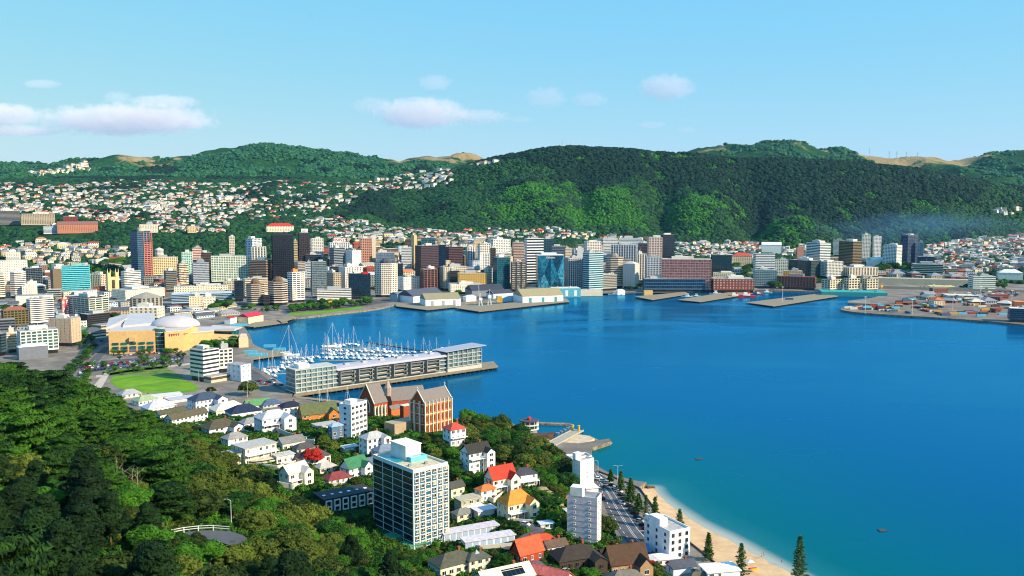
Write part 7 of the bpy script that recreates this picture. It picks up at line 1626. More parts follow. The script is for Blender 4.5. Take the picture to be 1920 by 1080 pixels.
# ------------------------------------------------------------------ bay corner: rotunda, old hull, jetty, sand spit, groyne
P = G(992, 812, 0); ro = empty('bay_rotunda', (P.x, P.y, 0), .1, 'round white two storey rotunda with a small red roof top in the bay', 'rotunda'); zc = P.y + 14; s = zc / F; Rr = 17 * s
for i, (z0, z1, k, m, nm) in enumerate(((-3, 2.6, .9, wallm('8c8478'), 'base'), (2.6, 3.1, 1.08, M_frame, 'floor'), (3.1, 5.4, .86, glassm('2c3438'), 'window_band'), (5.4, 5.9, 1.08, M_frame, 'floor'), (5.9, 8.0, .84, glassm('2c3438'), 'window_band'), (8.0, 8.7, 1.1, wallm('4c4c50'), 'roof'))):
    b = MB(); b.prism([(Rr * k * math.cos(t), Rr * .7 * k * math.sin(t)) for t in np.linspace(0, 6.283, 17)[:-1]], z0, z1); b.build(nm, m, ro)
b = MB(); b.prism([(1.3 * math.cos(t), 1.3 * math.sin(t)) for t in np.linspace(0, 6.283, 9)[:-1]], 8.7, 10); b.prism([(1.6 * math.cos(t), 1.6 * math.sin(t)) for t in np.linspace(0, 6.283, 9)[:-1]], 10, 11, top=.2); b.build('lantern', M_red, ro)
for t in np.linspace(0, 6.283, 13)[:-1]: b = MB(); b.tube((Rr * 1.04 * math.cos(t), Rr * .72 * math.sin(t), 2.6), (Rr * 1.04 * math.cos(t), Rr * .72 * math.sin(t), 8), .14, n=5); b.build('column', M_frame, ro)
P = G(1012, 824, 0); b = MB(); b.loft([[(x, -3.2 * k, -1), (x, 3.2 * k, -1), (x, 3.8 * k, 3.2 + q), (x, -3.8 * k, 3.2 + q)] for x, k, q in ((-8, .9, 0), (-2, 1, 0), (5, .8, .5), (9.5, .1, 1.6))]); o = b.build('old_hull', mat('rusty_hull', '5c4030', .9, .3, .6)); o.location = tuple(P); tag(o, 'rusty brown boat hull moored under the rotunda', 'boat')
P = G(983, 806, 0); b = MB(); b.box(-14, 14, -2, 2, -2, 1.2); o = b.build('rubble_breakwater', M_rock); o.location = (P.x + 18, P.y + 14, 0); o.rotation_euler[2] = -.15; tag(o, 'low rubble breakwater behind the rotunda', 'breakwater')
A, Bp = G(1028, 836, 2.5), G(1085, 806, 2.5); d = Bp - A; jt = empty('bay_jetty', (A.x, A.y, 0), math.atan2(d.y, d.x), 'grey jetty ramp with metal dolphins and yellow posts at its tip', 'jetty'); L = d.length
b = MB(); b.box(-4, L, -3.4, 3.4, 2.0, 2.6); b.box(-4, L, -3.7, -3.41, 2.0, 3.1); b.box(-4, L, 3.41, 3.7, 2.0, 3.1); b.build('deck', M_pont, jt)
for i, t in enumerate((.55, .66, .78, .88, .97, 1.05)):
    b = MB(); x = L * t; y = 5.5; 
    for dx, dy in ((-.9, -.9), (.9, -.9), (.9, .9), (-.9, .9)): b.tube((x + dx * 1.3, y + dy * 1.3, -3), (x + dx * .7, y + dy * .7, 4.2 + i * .2), .14, n=5)
    b.box(x - 1.1, x + 1.1, y - 1.1, y + 1.1, 4.2, 4.5); b.build('dolphin', M_metal, jt)
for y in (-1.5, 3): b = MB(); b.tube((L * .93, y, 2.5), (L * .93, y, 6), .8, n=8); b.tube((L * .93, y, 6), (L * .93, y, 6.3), 1.0, n=8); b.build('yellow_post', mat('post_yellow', 'c8a84c', .7, .1), jt)
for t in np.linspace(0, 1, 9): b = MB(); b.tube((L * t, -3, -3), (L * t, -3, 2), .3, n=6); b.build('pile', M_pile, jt)
V = [G(px, py, 0) for px, py in [(1020,838),(1040,832),(1062,823),(1088,818),(1108,821),(1118,826),(1105,833),(1085,839),(1060,845),(1030,850)]]
bm_ = MB(); bm_.prism([(p.x, p.y) for p in (V if sum(V[i].x*V[(i+1)%10].y - V[(i+1)%10].x*V[i].y for i in range(10)) > 0 else V[::-1])], -1.5, 1.6, top=.93); o = bm_.build('sand_spit', noisy_mat('pale_gravel', [(.3, 'b09c80'), (.6, 'cdb898'), (.75, 'dcc9a8')], .3)); o['kind'] = 'structure'
rng = random.Random(8)
def boulder(px, py, s, z=.2, m=None, lab=None, grp=None):
    bm = bmesh.new(); bmesh.ops.create_icosphere(bm, subdivisions=2, radius=1); o_ = rng.uniform(0, 99)
    for v in bm.verts: v.co *= 1 + .35 * mnoise.noise(v.co * 1.3 + Vector((o_, 0, 0)))
    for v in bm.verts: v.co = Vector((v.co.x * s * 1.2, v.co.y * s, v.co.z * s * .7))
    me = bpy.data.meshes.new('boulder'); bm.to_mesh(me); bm.free(); me.materials.append(m or M_rock); o = bpy.data.objects.new('boulder', me); COL.objects.link(o); P = G(px, py, z); o.location = tuple(P); o.rotation_euler[2] = rng.uniform(0, 6); return tag(o, lab, 'rock', grp)
for i in range(30): t = i / 29; boulder(1085 + 58 * t + rng.uniform(-2, 2), 822 + 9 * t + rng.uniform(-2.5, 2.5) * (1.2 - t), rng.uniform(.7, 1.6), .1, None, 'brown rock in the groyne at the tip of the sand spit', 'rocks of the groyne')
M_mus = mat('brown_rock', '6c5230', .9, .25, 1)
for i in range(16): boulder(1193 + i * 2.1 + rng.uniform(-.5, .5), 911.5 + i * .15 + rng.uniform(-1, 1), rng.uniform(.7, 1.2), .3, M_mus, 'brown boulder in the line at the top of the beach', 'boulders at the top of the beach')
# cliff below the monastery bush
M_cliff = noisy_mat('cliff_rock', [(.3, '6c5a44'), (.5, 'a38c6c'), (.7, 'ccb898')], .35, bump=.8)
for i, (px, py, s) in enumerate(((1075,905,4.5),(1058,898,4),(1030,935,4.5),(1015,925,4),(1042,945,3.6),(1090,925,3.2))): o = boulder(px, py, s, 8, M_cliff, 'pale cliff outcrop ' + ['beside the cream corner block', 'under the bush edge', 'right of the orange roofs', 'above the orange roofs', 'behind the small tin hut', 'lowest by the road'][i]); q = hit(px, py); o.location = tuple(q); o.name = 'cliff_outcrop'; o['category'] = 'cliff'
# ------------------------------------------------------------------ floats in the bay, people on the beach
for lab, px, py in (('small dark bathing raft floating in mid bay', 1310, 861), ('small dark raft floating at lower right in the bay', 1654, 995)):
    P = G(px, py, 0); r = empty('bathing_raft', tuple(P), .1, lab, 'raft'); b = MB(); b.box(-1.7, 1.7, -1.2, 1.2, .1, .45); b.build('deck', mat('raft_deck', '4a4844', .8), r); b = MB()
    for y in (-.9, .9): b.tube((-1.6, y, 0), (1.6, y, 0), .3, n=8)
    b.build('float', mat('raft_float', '1c1c1e', .8), r)
SK = mat('skin', 'b98264', .7)
def person(label, px, py, top, bottom, pose='stand', h=1.7, heading=0.):
    P = G(px, py, .9); me = bpy.data.meshes.new('body'); J = dict(pel=(0, 0, .95), ch=(0, 0, 1.35), nk=(0, 0, 1.5), hd=(0, 0, 1.62), ht=(0, 0, 1.74), ls=(-.18, 0, 1.42), le=(-.26, .02, 1.14), lh=(-.24, -.1, .88), rs=(.18, 0, 1.42), re=(.26, .02, 1.14), rh=(.25, -.08, .88), lk=(-.11, -.06, .5), lf=(-.12, .05, .06), lt=(-.12, -.12, .04), rk=(.11, .04, .5), rf=(.12, .16, .06), rt=(.12, 0, .04), lp=(-.09, 0, .9), rp=(.09, 0, .9))
    E = [('pel','ch'),('ch','nk'),('nk','hd'),('hd','ht'),('ch','ls'),('ls','le'),('le','lh'),('ch','rs'),('rs','re'),('re','rh'),('pel','lp'),('lp','lk'),('lk','lf'),('lf','lt'),('pel','rp'),('rp','rk'),('rk','rf'),('rf','rt')]
    Rd = dict(pel=.14, ch=.15, nk=.06, hd=.1, ht=.09, ls=.07, le=.05, lh=.035, rs=.07, re=.05, rh=.035, lp=.1, rp=.1, lk=.065, rk=.065, lf=.045, rf=.045, lt=.04, rt=.04); K = list(J); me.from_pydata([J[k] for k in K], [(K.index(a), K.index(c)) for a, c in E], [])
    o = bpy.data.objects.new('person', me); COL.objects.link(o); o.location = tuple(P); o.rotation_euler[2] = heading; sk = o.modifiers.new('skin', 'SKIN'); 
    for i, k in enumerate(K): v = me.skin_vertices[0].data[i] if me.skin_vertices else None
    bpy.context.view_layer.objects.active = o
    if not me.skin_vertices: bpy.ops.mesh.customdata_skin_add()
    for i, k in enumerate(K): me.skin_vertices[0].data[i].radius = (Rd[k], Rd[k]); me.skin_vertices[0].data[i].use_root = (k == 'pel')
    me.materials.append(SK); o.modifiers.new('sub', 'SUBSURF').levels = 1; o.modifiers['sub'].render_levels = 1; tag(o, label, 'person')
    b = MB(); b.loft([[(.2 * k * math.cos(t), .13 * k * math.sin(t), z) for t in np.linspace(0, 6.283, 11)[:-1]] for z, k in ((.9, 1), (1.1, .9), (1.3, 1.05), (1.46, .9))]); b.build('shirt', mat('cloth', top, .9), o); b = MB(); b.loft([[(.19 * k * math.cos(t), .14 * k * math.sin(t), z) for t in np.linspace(0, 6.283, 11)[:-1]] for z, k in ((.55, 1.15), (.75, 1.1), (.95, 1))]); b.build('shorts', mat('cloth', bottom, .9), o)
    b = MB(); b.loft([[(.11 * k * math.cos(t), .115 * k * math.sin(t) + .02, z) for t in np.linspace(0, 6.283, 11)[:-1]] for z, k in ((1.62, 1), (1.72, .98), (1.79, .6), (1.81, .15))]); b.build('hair', mat('hair', '3a2a1c', .9), o)
person('person in a pink top walking at the waterline', 1432, 1043, 'd83c58', '3c3c4c', heading=.5); person('person in a pale blue top at the lower waterline', 1466, 1056, '5c9cd0', '2c3a5c', heading=2.0); person('person in a purple top near the top of the beach', 1232, 934, '7c3c6c', '2a2a30'); person('person in a pale shirt beside the pink topped walker', 1428, 1045, 'e8dcd0', '5c5048', heading=1.0)
P = G(1411, 1067, 2); r = empty('beach_kayaks', tuple(P), .2, 'red and yellow boats under a white canopy by the tall pine', 'kayaks')
b = MB(); b.loft([[(x, -.4 * k, 0), (x, .4 * k, 0), (x, .4 * k, .5), (x, -.4 * k, .5)] for x, k in ((-2, .1), (-1, 1), (1, 1), (2, .1))]); b.build('red_kayak', M_red, r); o = b.build('yellow_kayak', mat('kayak_yellow', 'e8b020', .5), r); o.location = (.3, -1, 0); b = MB(); b.prism([(-1.5, 1), (1.5, 1), (1.5, 3.5), (-1.5, 3.5)], 2.2, 3, top=.1); b.build('canopy', M_board, r)
for x, y in ((-1.4, 1.1), (1.4, 1.1), (1.4, 3.4), (-1.4, 3.4)): b = MB(); b.tube((x, y, 0), (x, y, 2.2), .05, n=5); b.build('canopy_post', M_mast, r)
# ------------------------------------------------------------------ near trees, one by one
NF = []
for k, (px, py, tp, rr, th_, lab) in enumerate([(1145,905,880,2.6,1.0,'first Norfolk pine of the promenade, at the bay corner'),(1164,922,882,3.4,1.0,'second Norfolk pine, behind the first parked cars'),(1182,945,897,5.0,1.25,'broad dark Norfolk pine, third along the promenade'),(1197,962,924,3.6,1.2,'bushy short Norfolk pine right of the broad dark one'),(1211,974,928,2.6,.45,'thin bare Norfolk pine by the sea wall'),
   (1228,990,931,3.6,1.2,'tall slender Norfolk pine just behind the white box building'),(1274,1000,954,3.6,.8,'Norfolk pine rising from behind the white box building'),(1328,1052,998,3.0,1.1,'slender Norfolk pine on the edge of the beach'),(1389,1084,1018,4.0,.85,'open Norfolk pine near the kayaks'),(1498,1104,1003,5.4,1.1,'big Norfolk pine at the bottom edge right of the beach')]):
    P = G(px, py, 2.2); H = at_y(px, tp, P.y).z - 2.2; tm, cm = norfolk_meshes(k + 3, H, rr * .8, th_ * .75); r = empty('norfolk_pine', tuple(P), random.uniform(0, 6), lab, 'tree', 'Norfolk pines along the beach')
    for nm, me in (('trunk', tm), ('crown', cm)): o = bpy.data.objects.new(nm, me); COL.objects.link(o); o.parent = r
def clear(x, y, r):
    for hx, hy, hr, *_ in HN:
        if math.hypot(hx - x, hy - y) < hr + r: return False
    for hx, hy, hr in HSTR:
        if math.hypot(hx - x, hy - y) < hr + r * .9: return False
    return True
def visible_ok(x, y, z, h, r):
    """do not stand in front of the houses the photograph shows"""
    px, py, zc = proj((x, y, z)); top = proj((x, y, z + h))[1]; rp = r * F / zc
    for hx, hy, hr, hpx, hpy in HN:
        if y < hy and abs(px - hpx) < rp * .7 + hr * F / zc * .75 and top < hpy - 4 and py > hpy - 30: return False
    return True
BND = [(-400,640),(0,668),(60,676),(130,692),(200,712),(260,742),(300,780),(322,812),(345,820),(380,818),(430,846),(470,866),(500,882),(560,928),(610,950),(650,968),(700,1000),(760,1036),(800,1062),(830,1084),(900,1150)]
bx_ = [p[0] for p in BND]; by_ = [p[1] for p in BND]; rng = random.Random(77); fl_ = defaultdict(list); cells = {}; cnt = defaultdict(int)
def near_tree(x, y, d):
    a, c = int(x // 12), int(y // 12)
    for i in (-1, 0, 1):
        for j in (-1, 0, 1):
            for tx, ty, tr in cells.get((a + i, c + j), ()):
                if math.hypot(tx - x, ty - y) < (d + tr) * .62: return True
    return False
def zone_words(px, py):
    h = 'in the lower' if py > 960 else 'in the middle' if py > 820 else 'near the top'
    v = 'left' if px < 200 else 'centre left' if px < 400 else 'centre' if px < 600 else 'right'
    return f'{h} of the hillside forest, {v}'
tries = 0
while tries < 9000 and sum(cnt.values()) < 520:
    tries += 1; y = math.sqrt(rng.uniform(125 ** 2, 520 ** 2)); px = rng.uniform(-160, 900); x = (px - 960) / F * (y * CP + (CAM_H - 50) * SP); z = gz(x, y); qx, qy, zc = proj((x, y, z))
    if 330 < qx < 480 and y < 380: kind = rng.choice(['pohutukawa_tree', 'pohutukawa_tree', 'broadleaf_tree'])
    elif qx < 330 and y > 250: kind = rng.choices(['cypress_tree', 'broadleaf_tree', 'pohutukawa_tree'], [6, 1, 1])[0]
    elif y < 235: kind = rng.choices(['pine_tree', 'broadleaf_tree', 'pohutukawa_tree', 'cypress_tree'], [5, 1.4, 1, 1])[0]
    else: kind = rng.choices(['pohutukawa_tree', 'broadleaf_tree', 'pine_tree'], [5, 1.6, .5])[0]
    s = rng.uniform(.75, 1.3); rr = KINDS[kind][1] * s; hh = KINDS[kind][2] * s
    top = proj((x, y, z + hh * .9))[1]; b_ = np.interp(qx, bx_, by_)
    if top < b_ - 3 or near_tree(x, y, rr) or not clear(x, y, rr * .55) or not visible_ok(x, y, z, hh, rr): continue
    if 290 < qx < 470 and 985 < qy < 1085 and top < 1012: continue
    o = tree(kind, x, y, s, z=z, sink=.6, cat='tree', group='trees of the hillside forest'); cells.setdefault((int(x // 12), int(y // 12)), []).append((x, y, rr)); cnt[kind] += 1
    fl_[{'cypress_tree': 'windswept green cypress', 'pohutukawa_tree': 'rounded olive green tree', 'pine_tree': 'dark green pine', 'broadleaf_tree': 'bright green leafy tree'}[kind] + ' ' + zone_words(qx, qy)].append((qx, o))
for l, L in fl_.items():
    for _, o in L: o['label'] = l; o['group'] = l + ' group'
def zone(poly, n, kinds, smin, smax, words_, check=True, dmul=1.0, leaf=None):
    xs = [p[0] for p in poly]; ys_ = [p[1] for p in poly]; got = t = 0; L = []
    while got < n and t < n * 14:
        t += 1; px = rng.uniform(min(xs), max(xs)); py = rng.uniform(min(ys_), max(ys_))
        if not inpoly(px, py, poly): continue
        P = hit(px, py); kind = rng.choice(kinds); s = rng.uniform(smin, smax); rr = KINDS[kind][1] * s
        if near_tree(P.x, P.y, rr * dmul) or not clear(P.x, P.y, rr * .6) or (check and not visible_ok(P.x, P.y, P.z, KINDS[kind][2] * s, rr)): continue
        o = tree(kind, P.x, P.y, s, z=P.z, sink=.5 * s, leaf=leaf); cells.setdefault((int(P.x // 12), int(P.y // 12)), []).append((P.x, P.y, rr)); got += 1
        nm = {'cypress_tree': 'windswept cypress', 'pohutukawa_tree': 'rounded olive green tree', 'pine_tree': 'dark pine', 'broadleaf_tree': 'leafy green tree', 'garden_tree': 'leafy green tree', 'park_tree': 'leafy green tree', 'street_tree': 'small green tree'}[kind]; o['label'] = f'{nm} {words_}'; o['group'] = f'{nm}s {words_}'
PH, BR, PI, ST, PK = 'pohutukawa_tree', 'garden_tree', 'pine_tree', 'street_tree', 'park_tree'
zone([(850,800),(880,790),(940,805),(1000,835),(1050,880),(1080,915),(1060,935),(1000,900),(960,875),(930,868),(915,850),(880,840)], 60, [PH, PH, BR], .75, 1.35, 'on the cliff ridge right of the monastery', False, .8)
zone([(1000,880),(1060,900),(1085,925),(1060,945),(1010,915)], 24, [BR, PH], .6, 1.0, 'on the bank behind the cream corner block', False, .8)
zone([(745,812),(800,830),(845,850),(870,880),(850,900),(800,860),(745,840)], 34, [PH, BR], .6, 1.0, 'between the monastery and the tall tower')
zone([(840,840),(880,900),(930,905),(900,925),(860,915),(838,880)], 22, [BR, PH], .5, .9, 'below the black roofed villa')
zone([(920,880),(980,880),(1040,935),(1060,960),(1010,960),(1000,930),(950,890)], 24, [BR, ST], .4, .8, 'around the scarlet and orange roofs')
zone([(690,800),(745,808),(740,836),(700,836)], 12, [BR, PH], .5, .8, 'in front of the monastery terrace'); zone([(600,805),(690,830),(680,860),(640,860),(600,850)], 16, [BR, PH, BR], .4, .8, 'in the gardens under the six storey block')
zone([(500,830),(560,835),(600,870),(640,895),(700,905),(700,940),(640,935),(580,915),(520,880)], 34, [BR, ST, PH], .4, .75, 'in the gardens behind the black townhouses')
zone([(330,800),(440,825),(500,870),(440,860),(360,825)], 14, [BR, PH], .45, .75, 'below the olive roofed cottage'); zone([(560,770),(640,780),(640,800),(560,800)], 9, [BR, ST], .5, .8, 'around the orange villa')
zone([(840,945),(930,975),(1000,1000),(950,1010),(860,985)], 14, [ST, BR], .5, .8, 'between the garages and the street'); zone([(690,1010),(800,1040),(830,1066),(960,1052),(990,1062),(900,1082),(760,1080)], 26, [BR, ST, PH], .45, .8, 'around the foot of the tall tower')
zone([(990,1060),(1130,1070),(1250,1080),(1330,1080),(1330,1100),(990,1100)], 22, [BR, ST, PH], .5, .8, 'in the gardens at the bottom edge'); zone([(1010,970),(1060,985),(1060,1010),(1020,1010)], 8, [ST, BR], .5, .7, 'beside the vermilion roof'); zone([(1100,1040),(1140,1080),(1120,1085)], 4, [ST], .6, .8, 'beside the brown gabled house')
zone([(1125,975),(1150,985),(1172,1010),(1150,1010),(1130,995)], 1, [PH], .7, .85, 'on the grass beside the shore road', False, .7)
for px, py, s, leaf, lab, kd in ((587,872,.95,'red','red flowering tree in front of the charcoal roofed house',PH),(1225,1085,.8,None,'round green tree below the white box building',PH),(1222,1078,.75,'red','reddish tree between the brown and slate roofs',PH),(466,742,1.3,None,'big round tree alone by the marina car park',PH),(396,738,.7,None,'dark round tree beside the lawn and hotel',PH)):
    P = hit(px, py); o = tree(kd, P.x, P.y, s, z=P.z, leaf=leaf, label=lab, sink=.4)
for i_, (px, py, s) in enumerate([(285,1040,.75),(312,1038,.7),(338,1034,.6),(362,1036,.65),(388,1040,.62),(410,1044,.7),(432,1052,.75),(452,1054,.8),(474,1046,.85),(300,1056,.9),(345,1058,.8),(395,1064,.85),(440,1072,.9),(490,1032,.8),(268,1030,.8)]):
    P = hit(px, py); q = P + Vector((0, -4, 0)); tree('broadleaf_tree' if i_ % 3 else 'pohutukawa_tree', P.x, P.y, s, z=P.z, sink=.6, label='low green tree just below the forest road bend', group='trees under the road bend')
for i_, (px, py, h_) in enumerate(((212,925,9),(222,932,11),(236,935,9),(248,930,8),(258,938,10),(300,905,9),(530,870,7),(905,830,6))):
    P = hit(px, py); r = empty('bare_tree', tuple(P), random.uniform(0, 6), 'pale bare trunk ' + ['leftmost in the dark gap of the forest', 'second in the dark gap of the forest', 'third in the dark gap of the forest', 'fourth in the dark gap of the forest', 'rightmost in the dark gap of the forest', 'alone above the forest gap', 'near the cream and green villa', 'on the slope under the black roofed villa'][i_], 'tree'); b = MB(); b.tube((0, 0, -1), (.6, .2, h_), .2, .06, 6)
    for k in range(9): a = k * 2.4; z = h_ * (.35 + .07 * k); b.tube((.6 * z / h_, 0, z), (math.cos(a) * 2.4, math.sin(a) * 2.4, z + 1.6), .06, .02, 4)
    b.build('trunk', M_palebark, r)
# city greenery
zone([(205,666),(345,661),(350,664),(205,669)], 12, [ST], 1.0, 1.3, 'in the row under the museum front', False); zone([(150,676),(345,664),(345,684),(155,704)], 26, [ST], .9, 1.2, 'dotted through the museum car park', False)
zone([(120,700),(150,672),(175,648),(182,652),(160,676),(134,706)], 24, [ST], 1.0, 1.4, 'on the median of the avenue', False, .7); zone([(138,735),(165,700),(176,700),(150,735)], 14, [ST], 1.0, 1.4, 'on the right side of the second avenue', False, .7); zone([(140,655),(170,636),(190,628),(180,640)], 10, [ST], 1.0, 1.5, 'on the left side of the avenue', False, .7)
zone([(190,700),(345,684),(345,688),(230,703),(200,706)], 16, [ST], .5, .9, 'along the verge above the lawn', False); zone([(376,657),(455,652),(450,646),(380,648)], 26, [PK], .9, 1.3, 'on the bank in front of the museum wing', False, .6)
zone([(395,585),(432,580),(436,572),(400,572)], 16, [PK], 1.0, 1.6, 'beside the civic building by the lagoon', False, .7); zone([(540,582),(700,566),(705,571),(545,588)], 40, [PK], .9, 1.5, 'on the waterfront lawn', False, .7); zone([(455,578),(540,580),(540,586),(455,586)], 14, [PK, ST], .8, 1.3, 'in front of the twin banded blocks', False, .7)
zone([(1340,500),(1420,505),(1420,520),(1372,518)], 14, [PK], 1.4, 2.2, 'between the cream houses and the glass wing', False, .6); zone([(1635,502),(1710,500),(1710,515),(1640,516)], 16, [PK], 1.6, 2.4, 'behind the long cream hall', False, .6); zone([(140,525),(230,480),(245,500),(200,545),(160,530)], 26, [PK], 1.4, 2.4, 'around the gothic church', False, .6); zone([(1440,525),(1475,528),(1475,543),(1420,543)], 10, [PK], 1.2, 1.8, 'left of the brick warehouse', False, .6)
zone([(1790,540),(1920,538),(1920,545),(1800,546)], 12, [PK], 1.0, 1.5, 'behind the port car park', False, .6)
zone([(0,560),(250,550),(330,560),(430,580),(330,598),(160,640),(0,640)], 40, [PK, ST], .8, 1.5, 'in the streets behind the museum', False, .8); zone([(560,528),(1000,528),(1300,535),(1300,546),(1100,548),(700,560),(560,560)], 40, [PK, ST], .9, 1.5, 'in the streets of the city centre', False, .8)
# undergrowth between the near trees
P_under = [mini_tree('undergrowth_clump', i + 30, ML['broad']) for i in range(3)] + [mini_tree('undergrowth_clump', i + 40, ML['poh']) for i in range(2)]
r_ = np.random.default_rng(6); n = 34000; Y = np.sqrt(r_.uniform(120 ** 2, 640 ** 2, n)); PX = r_.uniform(-250, 1330, n); X = (PX - 960) / F * (Y * CP + 11); Z = ground(X, Y); S = r_.uniform(.9, 2.6, n)
keep = Z > SLAB + .3; pts = []; ss = []
HNa = np.array([(h[0], h[1], h[2]) for h in HN]); HSa = np.array(HSTR)
for A_ in (HNa, HSa):
    for hx, hy, hr in A_: keep &= (np.hypot(X - hx, Y - hy) > hr * .62 + S * .8)
kf = np.array([float(np.interp(p, bx_, by_)) for p in PX]); 
scatter('hillside_undergrowth', np.stack([X, Y, Z + S * .15], -1)[keep], S[keep], P_under, 'low shrubs and undergrowth covering the near slope', 'undergrowth', 12)
# ------------------------------------------------------------------ far woods
P_bush = [clump_proto('bush_clump', i, ML['bushy']) for i in range(4)]
P_pine = [clump_proto('pine_clump', i + 5, ML['forest'], 2, .5) for i in range(3)]
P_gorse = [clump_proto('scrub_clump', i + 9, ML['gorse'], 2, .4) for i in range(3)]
def dens(PX, Y, X): 
    
    low = ground(X, Y) < 14
    return np.where(low, .25, np.where(Y > 2350, 1.0, .8))
allP, allS = far_points(230000, 1640, 3700, -200, 2100, lambda PX, Y, X, r: (r.uniform(0, 1, len(PX)) < dens(PX, Y, X)), 3.4, 7.6, 3)
keepm = np.ones(len(allP), bool); g_ = {}
for k, (x, y) in enumerate(HOUSEPOS): g_.setdefault((int(x // 60), int(y // 60)), []).append((x, y))
for i, (x, y, z) in enumerate(allP):
    cx, cy2 = int(x // 60), int(y // 60)
    for a in (-1, 0, 1):
        for c in (-1, 0, 1):
            for hx, hy in g_.get((cx + a, cy2 + c), ()):
                dx = x - hx; dy = y - hy
                if abs(dx) < 8 + allS[i] * .5 and -(17 + allS[i]) < dy < 9: keepm[i] = False
for fx, fy, fr in FOOT:
    if fy > 1500: keepm &= ~((np.abs(allP[:, 0] - fx) < fr + 8) & (allP[:, 1] - fy < fr + 6) & (allP[:, 1] - fy > -fr - 45))
allP = allP[keepm]; allS = allS[keepm]
PXa = 960 + F * allP[:, 0] / (allP[:, 1] * CP + 8); cl = vegclass(PXa, allP[:, 1], allP[:, 0])
sub = (PXa < 900) & (allP[:, 1] < 3150); flat = (allP[:, 1] < 2350) & (PXa > 900)
zsl = allP[:, 2]
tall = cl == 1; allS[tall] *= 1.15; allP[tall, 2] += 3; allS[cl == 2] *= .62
scatter('hillside_bush', allP[cl == 0], allS[cl == 0], P_bush, 'mixed green bush covering the hill slopes behind the city', 'bush', 2)
scatter('pine_forest', allP[cl == 1], allS[cl == 1], P_pine, 'dark pine forest along the top of the big hill', 'forest', 3)
scatter('bright_scrub', allP[cl == 2], allS[cl == 2], P_gorse, 'bright green scrub on the sunlit spurs of the big hill', 'scrub', 4)  # scrub green raised so the spurs' sunlight sits in its colour
fp, fs = far_points(42000, 3900, 5400, -250, 2150, lambda PX, Y, X, r: fbm(X / 220, Y / 300, 3, 33) > -.25 + np.interp(PX, [180, 230, 330, 370, 690, 730, 1010, 1080, 1300, 1560, 1620, 1800, 1860], [0, .4, .4, 0, 0, .45, .45, .1, .3, .4, .7, .7, .3]) * np.clip((Y - 4500) / 400, 0, 1), 5, 10, 6)
cf = vegclass(960 + F * fp[:, 0] / (fp[:, 1] * CP + 8), fp[:, 1], fp[:, 0])
P_far = [clump_proto('far_clump', i + 14, leafm('hazed_far_leaves', '1b4530', '336338', .3)) for i in range(3)]  # lighter than the nearer woods: distance haze put into the leaf colour
scatter('far_bush', fp[cf != 1], fs[cf != 1], P_far, 'low green bush on the farthest range of hills', 'bush', 7)
cfm = (cf == 1) & (fp[:, 0] < 500); scatter('far_forest', fp[cfm], fs[cfm] * 1.1, P_pine, 'dark forest strips on the farthest range of hills', 'forest', 8)
